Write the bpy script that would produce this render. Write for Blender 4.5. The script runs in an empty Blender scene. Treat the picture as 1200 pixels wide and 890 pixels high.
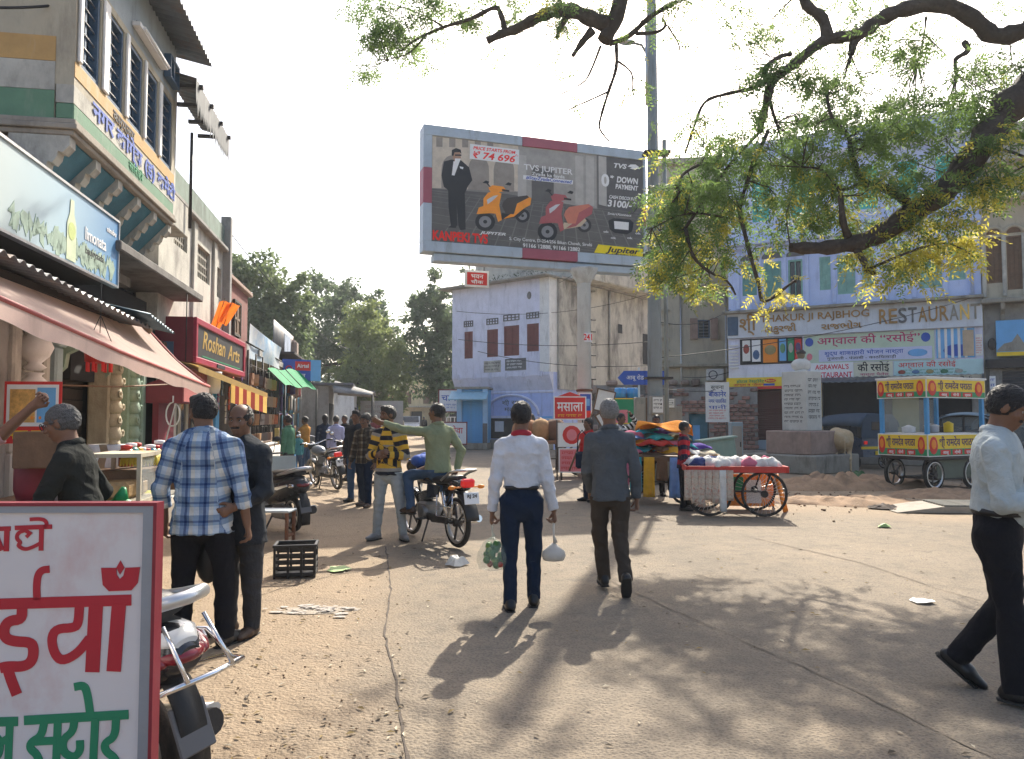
import bpy,math,random
import numpy as np
from mathutils import Vector,Matrix
S=bpy.context.scene
COL=S.collection
R=math.radians
SUN_AZ,SUN_EL=13.5,40.0
CAM_Z,PITCH,FPX=1.57,math.atan(0.05),900.0
cd=bpy.data.cameras.new('camera');cam=bpy.data.objects.new('camera',cd);COL.objects.link(cam)
cd.sensor_fit='HORIZONTAL';cd.sensor_width=36.0;cd.lens=36.0*FPX/1200.0
cd.clip_start=0.05;cd.clip_end=3000.0
cam.location=(0,0,CAM_Z);cam.rotation_euler=(math.pi/2+PITCH,0,0)
S.camera=cam
W=bpy.data.worlds.new('World');S.world=W;W.use_nodes=True
wn=W.node_tree.nodes;wl=W.node_tree.links
sky=wn.new('ShaderNodeTexSky');sky.sky_type='NISHITA';sky.sun_disc=False
sky.sun_elevation=R(SUN_EL);sky.sun_rotation=R(SUN_AZ)
sky.air_density=1.0;sky.dust_density=4.0;sky.ozone_density=1.0
bg=wn['Background'];bg.inputs['Strength'].default_value=0.15
wl.new(sky.outputs[0],bg.inputs['Color'])
sd=bpy.data.lights.new('sun','SUN');sd.energy=5.0;sd.angle=R(0.6);sd.color=(1.0,0.93,0.80)
sun=bpy.data.objects.new('sun',sd);COL.objects.link(sun)
sdir=Vector((math.sin(R(SUN_AZ))*math.cos(R(SUN_EL)),math.cos(R(SUN_AZ))*math.cos(R(SUN_EL)),math.sin(R(SUN_EL))))
sun.rotation_euler=(-sdir).to_track_quat('-Z','Y').to_euler()
sun.location=(10,30,40)
S.view_settings.view_transform='Standard';S.view_settings.look='None'
S.view_settings.exposure=0.9;S.view_settings.gamma=1.0
S.cycles.max_bounces=6;S.cycles.transparent_max_bounces=8
# ------- helpers
rng=random.Random(7)
nrg=np.random.default_rng(7)
def P(u,v,d):
 """photograph pixel (u, v) at forward distance d -> world point"""
 a,b=(u-600.0)/FPX,(445.0-v)/FPX
 f=math.cos(PITCH)-b*math.sin(PITCH);z=math.sin(PITCH)+b*math.cos(PITCH)
 return Vector((a/f*d,d,CAM_Z+z/f*d))
def G(u,v):
 a,b=(u-600.0)/FPX,(445.0-v)/FPX
 f=math.cos(PITCH)-b*math.sin(PITCH);z=math.sin(PITCH)+b*math.cos(PITCH)
 d=-CAM_Z*f/z
 return Vector((a/f*d,d,0.0))
MATS={}
def M(name,col,rough=.8,var=.18,scale=6.,bump=.15,bscale=60.,metal=0.,stain=None,sscale=(1.5,1.5,.35),samt=.5,trans=0.,coat=0.,spec=.4,emit=None,alpha=1.,objvar=0.):
 """procedural material: base colour broken up by two noises, optional stains with their own shape, fine bump"""
 if name in MATS:return MATS[name]
 m=bpy.data.materials.new(name);m.use_nodes=True;MATS[name]=m
 n,l=m.node_tree.nodes,m.node_tree.links
 b=n['Principled BSDF']
 tc=n.new('ShaderNodeTexCoord')
 n1=n.new('ShaderNodeTexNoise');n1.inputs['Scale'].default_value=scale;n1.inputs['Detail'].default_value=8;n1.inputs['Roughness'].default_value=.65
 l.new(tc.outputs['Object'],n1.inputs['Vector'])
 mr=n.new('ShaderNodeMapRange');mr.inputs[1].default_value=.28;mr.inputs[2].default_value=.72
 mr.inputs[3].default_value=1-var;mr.inputs[4].default_value=1+var
 l.new(n1.outputs['Fac'],mr.inputs[0])
 mul=n.new('ShaderNodeVectorMath');mul.operation='SCALE'
 rgb=n.new('ShaderNodeRGB');rgb.outputs[0].default_value=(*col,1)
 l.new(rgb.outputs[0],mul.inputs[0]);l.new(mr.outputs[0],mul.inputs['Scale'])
 out=mul.outputs[0]
 if objvar:
  oi=n.new('ShaderNodeObjectInfo');hs=n.new('ShaderNodeHueSaturation')
  ov=n.new('ShaderNodeMapRange');ov.inputs[3].default_value=1-objvar;ov.inputs[4].default_value=1+objvar
  l.new(oi.outputs['Random'],ov.inputs[0]);l.new(ov.outputs[0],hs.inputs['Value']);l.new(out,hs.inputs['Color']);out=hs.outputs[0]
 if stain is not None:
  mp=n.new('ShaderNodeMapping');mp.inputs['Scale'].default_value=sscale
  l.new(tc.outputs['Object'],mp.inputs[0])
  n2=n.new('ShaderNodeTexNoise');n2.inputs['Scale'].default_value=1.6;n2.inputs['Detail'].default_value=9;n2.inputs['Roughness'].default_value=.7
  l.new(mp.outputs[0],n2.inputs['Vector'])
  r2=n.new('ShaderNodeMapRange');r2.inputs[1].default_value=.62-.25*samt;r2.inputs[2].default_value=.80-.2*samt;r2.inputs[4].default_value=.85
  l.new(n2.outputs['Fac'],r2.inputs[0])
  mx=n.new('ShaderNodeMix');mx.data_type='RGBA';mx.inputs[7].default_value=(*stain,1)
  l.new(r2.outputs[0],mx.inputs[0]);l.new(out,mx.inputs[6]);out=mx.outputs[2]
 l.new(out,b.inputs['Base Color'])
 rr=n.new('ShaderNodeMapRange');rr.inputs[3].default_value=max(.02,rough-.12);rr.inputs[4].default_value=min(1,rough+.12)
 l.new(n1.outputs['Fac'],rr.inputs[0]);l.new(rr.outputs[0],b.inputs['Roughness'])
 b.inputs['Metallic'].default_value=metal;b.inputs['Specular IOR Level'].default_value=spec
 b.inputs['Coat Weight'].default_value=coat
 if emit:b.inputs['Emission Color'].default_value=(*emit[0],1);b.inputs['Emission Strength'].default_value=emit[1]
 if alpha<1:b.inputs['Alpha'].default_value=alpha
 if bump:
  n3=n.new('ShaderNodeTexNoise');n3.inputs['Scale'].default_value=bscale;n3.inputs['Detail'].default_value=5
  l.new(tc.outputs['Object'],n3.inputs['Vector'])
  bp=n.new('ShaderNodeBump');bp.inputs['Strength'].default_value=bump;bp.inputs['Distance'].default_value=.02
  l.new(n3.outputs['Fac'],bp.inputs['Height']);l.new(bp.outputs[0],b.inputs['Normal'])
 if trans:
  tb=n.new('ShaderNodeBsdfTranslucent');l.new(out,tb.inputs['Color'])
  ms=n.new('ShaderNodeMixShader');ms.inputs[0].default_value=trans
  l.new(b.outputs[0],ms.inputs[1]);l.new(tb.outputs[0],ms.inputs[2]);l.new(ms.outputs[0],n['Material Output'].inputs['Surface'])
 return m
def rotm(rx=0,ry=0,rz=0):
 return Matrix.Rotation(rz,3,'Z')@Matrix.Rotation(ry,3,'Y')@Matrix.Rotation(rx,3,'X')
class MB:
 """collects shapes and links them as one mesh object"""
 def __init__(s):s.v=[];s.f=[];s.m=[];s.sm=[];s.n=0
 def add(s,vs,fs,mi=0,smooth=False):
  o=len(s.v);s.v.extend([tuple(p) for p in vs])
  for f in fs:s.f.append(tuple(i+o for i in f));s.m.append(mi);s.sm.append(smooth)
  return s
 def box(s,c,size,rot=None,mi=0,b=0.):
  hx,hy,hz=size[0]/2,size[1]/2,size[2]/2;c=Vector(c)
  if b<=0:
   vs=[Vector((x,y,z)) for x in(-hx,hx) for y in(-hy,hy) for z in(-hz,hz)]
   fs=[(0,1,3,2),(4,6,7,5),(0,4,5,1),(2,3,7,6),(0,2,6,4),(1,5,7,3)]
  else:
   b=min(b,hx*.9,hy*.9,hz*.9);vs=[];ix={}
   for sx in(-1,1):
    for sy in(-1,1):
     for sz in(-1,1):
      for a in range(3):
       p=[sx*(hx-b),sy*(hy-b),sz*(hz-b)];p[a]=(sx*hx,sy*hy,sz*hz)[a]
       ix[(sx,sy,sz,a)]=len(vs);vs.append(Vector(p))
   fs=[]
   def q(pts):
    ctr=sum((vs[i] for i in pts),Vector())/len(pts)
    nn=(vs[pts[1]]-vs[pts[0]]).cross(vs[pts[2]]-vs[pts[0]])
    fs.append(tuple(pts if nn.dot(ctr)>0 else pts[::-1]))
   for a in range(3):
    o1,o2=[k for k in range(3) if k!=a]
    for sg in(-1,1):
     L=[]
     for e1,e2 in((-1,-1),(1,-1),(1,1),(-1,1)):
      k=[0,0,0];k[a]=sg;k[o1]=e1;k[o2]=e2;L.append(ix[(*k,a)])
     q(L)
    for e1 in(-1,1):
     for e2 in(-1,1):
      L=[]
      for sg,aa in((-1,o1),(1,o1),(1,o2),(-1,o2)):
       k=[0,0,0];k[a]=sg;k[o1]=e1;k[o2]=e2;L.append(ix[(*k,aa)])
      q(L)
   for sx in(-1,1):
    for sy in(-1,1):
     for sz in(-1,1):q([ix[(sx,sy,sz,a)] for a in range(3)])
  if rot is not None:vs=[rot@p for p in vs]
  return s.add([p+c for p in vs],fs,mi)
 def bb(s,x0,x1,y0,y1,z0,z1,mi=0,b=0.):
  return s.box(((x0+x1)/2,(y0+y1)/2,(z0+z1)/2),(abs(x1-x0),abs(y1-y0),abs(z1-z0)),None,mi,b)
 def tube(s,pts,r,n=8,mi=0,cap=True,smooth=True,flat=1.):
  pts=[Vector(p) for p in pts];k=len(pts)
  rs=list(r) if hasattr(r,'__len__') else[r]*k
  vs=[];up=None
  for i,p in enumerate(pts):
   t=(pts[min(i+1,k-1)]-pts[max(i-1,0)])
   t=t.normalized() if t.length>1e-9 else Vector((0,0,1))
   if up is None:up=Vector((0,0,1)) if abs(t.z)<.9 else Vector((1,0,0))
   a=t.cross(up);a=a.normalized() if a.length>1e-6 else t.orthogonal().normalized()
   bvec=a.cross(t).normalized();up=bvec
   for j in range(n):
    th=2*math.pi*j/n
    vs.append(p+a*(math.cos(th)*rs[i])+bvec*(math.sin(th)*rs[i]*flat))
  fs=[(i*n+j,i*n+(j+1)%n,(i+1)*n+(j+1)%n,(i+1)*n+j) for i in range(k-1) for j in range(n)]
  s.add(vs,fs,mi,smooth)
  if cap:
   o=len(s.v)-len(vs)
   s.f+=[tuple(o+j for j in range(n))[::-1],tuple(o+(k-1)*n+j for j in range(n))];s.m+=[mi,mi];s.sm+=[False,False]
  return s
 def lathe(s,prof,n=16,c=(0,0,0),rot=None,mi=0,smooth=True,sx=1.,sy=1.):
  c=Vector(c);vs=[]
  for r,z in prof:
   for j in range(n):
    th=2*math.pi*j/n;p=Vector((math.cos(th)*r*sx,math.sin(th)*r*sy,z))
    vs.append((rot@p if rot is not None else p)+c)
  k=len(prof)
  fs=[(i*n+j,i*n+(j+1)%n,(i+1)*n+(j+1)%n,(i+1)*n+j) for i in range(k-1) for j in range(n)]
  fs+=[tuple(range(n))[::-1],tuple((k-1)*n+j for j in range(n))]
  return s.add(vs,fs,mi,smooth)
 def ell(s,c,r,nu=10,nv=7,mi=0,rot=None):
  pr=[(max(1e-4,math.sin(math.pi*i/nv)),-math.cos(math.pi*i/nv)) for i in range(nv+1)]
  c=Vector(c);vs=[]
  for q,z in pr:
   for j in range(nu):
    p=Vector((q*math.cos(2*math.pi*j/nu)*r[0],q*math.sin(2*math.pi*j/nu)*r[1],z*r[2]))
    vs.append((rot@p if rot is not None else p)+c)
  return s.add(vs,[(i*nu+j,i*nu+(j+1)%nu,(i+1)*nu+(j+1)%nu,(i+1)*nu+j) for i in range(nv) for j in range(nu)],mi,True)
 def torus(s,c,Rr,r,nu=24,nv=8,rot=None,mi=0,flat=1.):
  c=Vector(c);vs=[]
  for i in range(nu):
   a=2*math.pi*i/nu
   for j in range(nv):
    b=2*math.pi*j/nv;q=Rr+r*math.cos(b)
    p=Vector((q*math.cos(a),q*math.sin(a),r*flat*math.sin(b)))
    vs.append((rot@p if rot is not None else p)+c)
  return s.add(vs,[(i*nv+j,((i+1)%nu)*nv+j,((i+1)%nu)*nv+(j+1)%nv,i*nv+(j+1)%nv) for i in range(nu) for j in range(nv)],mi,True)
 def prism(s,poly,y0,y1,mi=0,ax='xz'):
  """polygon in the x-z plane (or x-y, y-z) extruded along the third axis"""
  mk={'xz':lambda a,b,c:(a,c,b),'xy':lambda a,b,c:(a,b,c),'yz':lambda a,b,c:(c,a,b)}[ax]
  n=len(poly)
  vs=[mk(a,b,y0) for a,b in poly]+[mk(a,b,y1) for a,b in poly]
  fs=[tuple(range(n)),tuple(range(n,2*n))[::-1]]+[(i,i+n,(i+1)%n+n,(i+1)%n) for i in range(n)]
  return s.add(vs,fs,mi)
 def stroke(s,pts,w,y0,y1,mi=0):
  """flat-ended brush stroke of width w along x-z points, extruded in y"""
  pts=[Vector((p[0],p[1])) for p in pts];k=len(pts);L=[];Rr=[]
  for i in range(k):
   t=(pts[min(i+1,k-1)]-pts[max(i-1,0)]).normalized();nn=Vector((-t.y,t.x));sc=1.
   if 0<i<k-1:
    t1=(pts[i]-pts[i-1]).normalized();sc=min(1.6,1/max(.3,abs(t.dot(t1))))
   L.append(pts[i]+nn*w/2*sc);Rr.append(pts[i]-nn*w/2*sc)
  for i in range(k-1):s.prism([L[i],L[i+1],Rr[i+1],Rr[i]],y0,y1,mi)
  return s
 def sheet(s,fn,nu,nv,mi=0,smooth=True,thick=0.):
  vs=[Vector(fn(i/nu,j/nv)) for i in range(nu+1) for j in range(nv+1)]
  fs=[(i*(nv+1)+j,(i+1)*(nv+1)+j,(i+1)*(nv+1)+j+1,i*(nv+1)+j+1) for i in range(nu) for j in range(nv)]
  return s.add(vs,fs,mi,smooth)
 def obj(s,name,mats,parent=None,loc=None,rot=None,thick=0.,**props):
  me=bpy.data.meshes.new(name);me.from_pydata(s.v,[],s.f)
  for m in(mats if isinstance(mats,(list,tuple)) else[mats]):me.materials.append(m)
  me.polygons.foreach_set('material_index',s.m);me.polygons.foreach_set('use_smooth',s.sm);me.update()
  o=bpy.data.objects.new(name,me);COL.objects.link(o)
  if parent is not None:o.parent=parent
  if loc is not None:o.location=loc
  if rot is not None:o.rotation_euler=rot
  if thick:
   sm=o.modifiers.new('thickness','SOLIDIFY');sm.thickness=thick;sm.offset=0
  for k,v in props.items():o[k]=v
  return o
def tag(o,label,cat=None,group=None,kind=None):
 if label:o['label']=label
 if cat:o['category']=cat
 if group:o['group']=group
 if kind:o['kind']=kind
 return o
def thing(name,label,cat,loc=(0,0,0),rz=0.,group=None):
 o=bpy.data.objects.new(name,None);COL.objects.link(o);o.empty_display_size=.2
 o.location=loc;o.rotation_euler=(0,0,rz)
 return tag(o,label,cat,group)
def kids(o):return[c for c in COL.objects if c.parent is o]
def dup(root,loc,rz=0.,label=None,group=None,scale=None):
 allc=list(COL.objects)
 r=root.copy();COL.objects.link(r);r.location=loc;r.rotation_euler=(0,0,rz)
 if label:r['label']=label
 if group:r['group']=group
 if scale:r.scale=(scale,)*3 if not hasattr(scale,'__len__') else scale
 for ch in allc:
  if ch.parent is root:
   c=ch.copy();COL.objects.link(c);c.parent=r
   for g in allc:
    if g.parent is ch:
     dd=g.copy();COL.objects.link(dd);dd.parent=c
 return r
FIT=[]
FONT=None
def text(st,parent,x,y,z,w=None,h=.2,mat=None,bold=0.,shear=0.,name='lettering',align='CENTER',ext=.002,rot=None,rz=0.):
 """flat lettering in the parent's x-z plane facing -y, fitted to width w and cap height h"""
 cu=bpy.data.curves.new(name,'FONT');cu.body=st.replace('\u094d\u0930','\u094d');cu.size=h*1.38;cu.align_x=align;cu.align_y='CENTER'
 cu.offset=bold;cu.shear=shear;cu.extrude=ext;cu.resolution_u=3
 o=bpy.data.objects.new(name,cu);COL.objects.link(o);o.parent=parent;o.location=(x,y,z)
 o.rotation_euler=rot or(math.pi/2,0,rz);cu.materials.append(mat)
 if w:FIT.append((o,w,h))
 return o
def fit_texts():
 bpy.context.view_layer.update()
 for o,w,h in FIT:
  d=o.dimensions
  if d.x>1e-4:o.scale.x=w/d.x
 FIT.clear()
 dg=bpy.context.evaluated_depsgraph_get()
 for o in[o for o in COL.objects if o.type=='FONT']:
  me=bpy.data.meshes.new_from_object(o.evaluated_get(dg));nm=o.name
  n=bpy.data.objects.new('lettering',me);COL.objects.link(n);n.parent=o.parent
  n.location=o.location;n.rotation_euler=o.rotation_euler;n.scale=o.scale
  bpy.data.objects.remove(o)
RX90=rotm(math.pi/2)
# ------- people: distance fields meshed to one smooth surface per garment
def surface_nets(F,org,h):
 S0=F<0
 c=S0.astype(np.int8)
 s=sum(c[i:c.shape[0]-1+i,j:c.shape[1]-1+j,k:c.shape[2]-1+k] for i in(0,1) for j in(0,1) for k in(0,1))
 act=(s>0)&(s<8)
 I=np.argwhere(act)
 if len(I)==0:return np.zeros((0,3)),np.zeros((0,4),int)
 idx=-np.ones(act.shape,np.int64);idx[act]=np.arange(len(I))
 acc=np.zeros((len(I),3));cnt=np.zeros(len(I))
 cor={(i,j,k):F[I[:,0]+i,I[:,1]+j,I[:,2]+k] for i in(0,1) for j in(0,1) for k in(0,1)}
 for a in range(3):
  o=[q for q in range(3) if q!=a]
  for e1 in(0,1):
   for e2 in(0,1):
    k0=[0,0,0];k0[o[0]]=e1;k0[o[1]]=e2;k1=list(k0);k1[a]=1
    f0,f1=cor[tuple(k0)],cor[tuple(k1)]
    x=(f0<0)!=(f1<0)
    t=np.where(x,f0/np.where(x,f0-f1,1),0)
    p=np.zeros((len(I),3));p[:,o[0]]=e1;p[:,o[1]]=e2;p[:,a]=t
    acc+=p*x[:,None];cnt+=x
 V=(I+acc/cnt[:,None])*h+np.array(org)
 Q=[]
 for a in range(3):
  o1,o2=(a+1)%3,(a+2)%3
  sl0=[slice(None)]*3;sl1=[slice(None)]*3;sl0[a]=slice(0,-1);sl1[a]=slice(1,None)
  A,B=S0[tuple(sl0)],S0[tuple(sl1)]
  E=np.argwhere(A!=B)
  E=E[(E[:,o1]>0)&(E[:,o2]>0)&(E[:,o1]<F.shape[o1]-1)&(E[:,o2]<F.shape[o2]-1)]
  if len(E)==0:continue
  sgn=A[E[:,0],E[:,1],E[:,2]]
  def g(d1,d2):
   q=E.copy();q[:,o1]-=d1;q[:,o2]-=d2
   return idx[q[:,0],q[:,1],q[:,2]]
  q=np.stack([g(1,1),g(0,1),g(0,0),g(1,0)],1)
  q[~sgn]=q[~sgn][:,::-1]
  Q.append(q)
 return V,np.concatenate(Q)
def nrm(v):v=np.asarray(v,float);return v/max(1e-9,np.linalg.norm(v))
class Field:
 def __init__(s,k=.02):s.p=[];s.k=k;s.segs=[];s.noise=None;s.cuts=[]
 def seg(s,a,b,ra,rb,lat=None,ds=1.,flat0=False,flat1=False,k=None,voff=0.,sub=False,track=True):
  a=np.asarray(a,float);b=np.asarray(b,float)
  s.p.append(('s',a,b,ra,rb,None if lat is None else nrm(lat),ds,flat0,flat1,s.k if k is None else k,sub))
  if track and not sub:s.segs.append((a,b,voff))
  return s
 def ell(s,c,r,X=None,k=None,sub=False):
  s.p.append(('e',np.asarray(c,float),np.asarray(r,float),np.eye(3) if X is None else np.asarray(X,float),s.k if k is None else k,sub));return s
 def cut(s,pt,n):s.cuts.append((np.asarray(pt,float),nrm(n)));return s
 def mesh(s,h):
  lo=np.full(3,1e9);hi=-lo
  for q in s.p:
   if q[-1]:continue
   if q[0]=='s':
    r=max(q[3],q[4])*max(1,q[6]);lo=np.minimum(lo,np.minimum(q[1],q[2])-r);hi=np.maximum(hi,np.maximum(q[1],q[2])+r)
   else:
    r=max(q[2]);lo=np.minimum(lo,q[1]-r);hi=np.maximum(hi,q[1]+r)
  pad=3*h+.012;lo-=pad;hi+=pad
  n=np.ceil((hi-lo)/h).astype(int)+1
  F=np.full(n,.2,np.float32)
  ax=[lo[i]+h*np.arange(n[i]) for i in range(3)]
  for q in s.p:
   k=q[-2];mg=k+2.5*h+.03
   if q[0]=='s':
    r=max(q[3],q[4])*max(1,q[6]);l2=np.minimum(q[1],q[2])-r-mg;h2=np.maximum(q[1],q[2])+r+mg
   else:
    r=max(q[2]);l2=q[1]-r-mg;h2=q[1]+r+mg
   i0=np.clip(((l2-lo)/h).astype(int),0,n);i1=np.clip(((h2-lo)/h).astype(int)+1,0,n)
   if np.any(i1<=i0):continue
   X,Y,Z=np.meshgrid(*[ax[i][i0[i]:i1[i]] for i in range(3)],indexing='ij',sparse=True)
   if q[0]=='s':
    _,a,b,ra,rb,lat,ds,f0,f1,k,sub=q
    d=b-a;L=math.sqrt(d@d)+1e-9;u=d/L
    px,py,pz=X-a[0],Y-a[1],Z-a[2]
    t=px*u[0]+py*u[1]+pz*u[2]
    tc=np.clip(t/L,0,1)
    qx,qy,qz=px-tc*d[0],py-tc*d[1],pz-tc*d[2]
    rr=ra+(rb-ra)*tc
    if lat is None or ds==1:D=np.sqrt(qx*qx+qy*qy+qz*qz)-rr
    else:
     w=nrm(np.cross(lat,u));f=qx*w[0]+qy*w[1]+qz*w[2]
     D=np.sqrt(np.maximum(qx*qx+qy*qy+qz*qz-f*f,0)+(f/ds)**2)-rr
    if f0:D=np.maximum(D,-t)
    if f1:D=np.maximum(D,t-L)
   else:
    _,c,r3,B,k,sub=q
    px,py,pz=X-c[0],Y-c[1],Z-c[2]
    e=[(px*B[i][0]+py*B[i][1]+pz*B[i][2])/r3[i] for i in range(3)]
    m=np.sqrt(e[0]**2+e[1]**2+e[2]**2);D=(m-1)*min(r3)
   sl=tuple(slice(i0[i],i1[i]) for i in range(3));G0=F[sl]
   if sub:F[sl]=np.maximum(G0,-D)
   else:
    hh=np.clip(.5+.5*(G0-D)/k,0,1)
    F[sl]=D*hh+G0*(1-hh)-k*hh*(1-hh)
  if s.noise is not None:
   m=np.abs(F)<.04;I=np.argwhere(m);pts=I*h+lo
   F[m]+=s.noise(pts)
  for pt,nn in s.cuts:
   X,Y,Z=np.meshgrid(*ax,indexing='ij',sparse=True)
   F=np.maximum(F,((X-pt[0])*nn[0]+(Y-pt[1])*nn[1]+(Z-pt[2])*nn[2]).astype(np.float32))
  return surface_nets(F,lo,h)
 def obj(s,name,mat,parent,h,uv=False,**props):
  V,Q=s.mesh(h)
  me=bpy.data.meshes.new(name)
  me.from_pydata(V.tolist(),[],Q.tolist());me.materials.append(mat)
  me.polygons.foreach_set('use_smooth',[True]*len(Q));me.update()
  if uv and s.segs:
   best=np.full(len(V),9.);UV=np.zeros((len(V),3))
   for a,b,vo in s.segs:
    d=b-a;L=np.linalg.norm(d)+1e-9;u=d/L;t=np.clip((V-a)@u,0,L);q=V-a-t[:,None]*u;dist=np.linalg.norm(q,axis=1)
    x=nrm(np.cross(u,(0,1,0))) if abs(u[1])<.9 else np.array((1.,0,0));y=np.cross(u,x)
    sel=dist<best;best[sel]=dist[sel]
    UV[sel,0]=(q@x)[sel];UV[sel,1]=((V-a)@u)[sel]+vo;UV[sel,2]=(q@y)[sel]
   at=me.attributes.new('cuv','FLOAT_VECTOR','POINT');at.data.foreach_set('vector',UV.astype(np.float32).ravel())
  o=bpy.data.objects.new(name,me);COL.objects.link(o);o.parent=parent
  for k,v in props.items():o[k]=v
  return o
def cloth_noise(seed,amp,fz=26.,fx=10.):
 r=np.random.default_rng(seed);K=r.normal(size=(7,3));K/=np.linalg.norm(K,axis=1)[:,None]
 K*=np.array([fx,fx,fz])*r.uniform(.5,1.7,7)[:,None];ph=r.uniform(0,6.3,7)
 def f(p):
  w=.35*np.sin(p@np.array([7.,5,9])+ph[0])
  n=sum(np.sin(p@K[i]+ph[i]+w*3) for i in range(7))/3.2
  return(amp*(np.abs(n)*2-1)).astype(np.float32)
 return f
def cloth(name,col,pattern=None,rough=.9,cols=None):
 """fabric: weave bump; plaid or bands follow the garment through the cuv attribute"""
 if name in MATS:return MATS[name]
 m=M(name,col,rough,.14,9.,.25,320.,spec=.2)
 n,l=m.node_tree.nodes,m.node_tree.links;b=n['Principled BSDF']
 b.inputs['Specular IOR Level'].default_value=.12
 wz=n.new('ShaderNodeTexNoise');wz.inputs['Scale'].default_value=16;wz.inputs['Detail'].default_value=4;wz.inputs['Distortion'].default_value=1.2;tq=n.new('ShaderNodeTexCoord');l.new(tq.outputs['Object'],wz.inputs[0])
 b2=n.new('ShaderNodeBump');b2.inputs['Strength'].default_value=.55;b2.inputs['Distance'].default_value=.025;l.new(wz.outputs['Fac'],b2.inputs['Height']);l.new(b.inputs['Normal'].links[0].from_socket,b2.inputs['Normal']);l.new(b2.outputs[0],b.inputs['Normal'])
 if pattern:
  at=n.new('ShaderNodeAttribute');at.attribute_name='cuv';sx=n.new('ShaderNodeSeparateXYZ');l.new(at.outputs['Vector'],sx.inputs[0])
  def math_(op,a,bb=None):
   k=n.new('ShaderNodeMath');k.operation=op
   for i,q in enumerate((a,bb)):
    if q is None:continue
    if isinstance(q,(int,float)):k.inputs[i].default_value=q
    else:l.new(q,k.inputs[i])
   return k.outputs[0]
  base=b.inputs['Base Color'].links[0].from_socket
  def ramp(src,period,off,stops):
   fr=math_('FRACT',math_('ADD',math_('DIVIDE',src,period),off))
   cr=n.new('ShaderNodeValToRGB');cr.color_ramp.interpolation='CONSTANT'
   e=cr.color_ramp.elements
   while len(e)<len(stops):e.new(.5)
   for i,(p,c) in enumerate(stops):e[i].position=p;e[i].color=(*c,1)
   l.new(fr,cr.inputs[0]);return cr.outputs[0]
  if pattern=='plaid':
   c1=ramp(sx.outputs['X'],.125,.5,cols[0]);c2=ramp(sx.outputs['Y'],.125,.3,cols[1])
   mx=n.new('ShaderNodeMix');mx.data_type='RGBA';mx.blend_type='MULTIPLY';mx.inputs[0].default_value=1
   l.new(c1,mx.inputs[6]);l.new(c2,mx.inputs[7]);res=mx.outputs[2]
  else:
   res=ramp(sx.outputs['Y'],pattern[0],pattern[1],cols)
  m2=n.new('ShaderNodeMix');m2.data_type='RGBA';m2.blend_type='MULTIPLY';m2.inputs[0].default_value=1
  l.new(res,m2.inputs[6]);l.new(base,m2.inputs[7]);l.new(m2.outputs[2],b.inputs['Base Color'])
 return m
SKIN=M('skin',(.17,.085,.05),.55,.12,14.,.12,180.,spec=.4)
SKIN2=M('skin_fair',(.26,.135,.085),.55,.12,14.,.12,180.,spec=.4)
HAIRM=M('hair_black',(.012,.011,.011),.5,.3,40.,.8,160.,spec=.5)
HAIRG=M('hair_grey',(.22,.21,.20),.6,.45,55.,.8,160.,spec=.4)
EYEW=M('eye_white',(.30,.27,.25),.3,.05,5,0)
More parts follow.
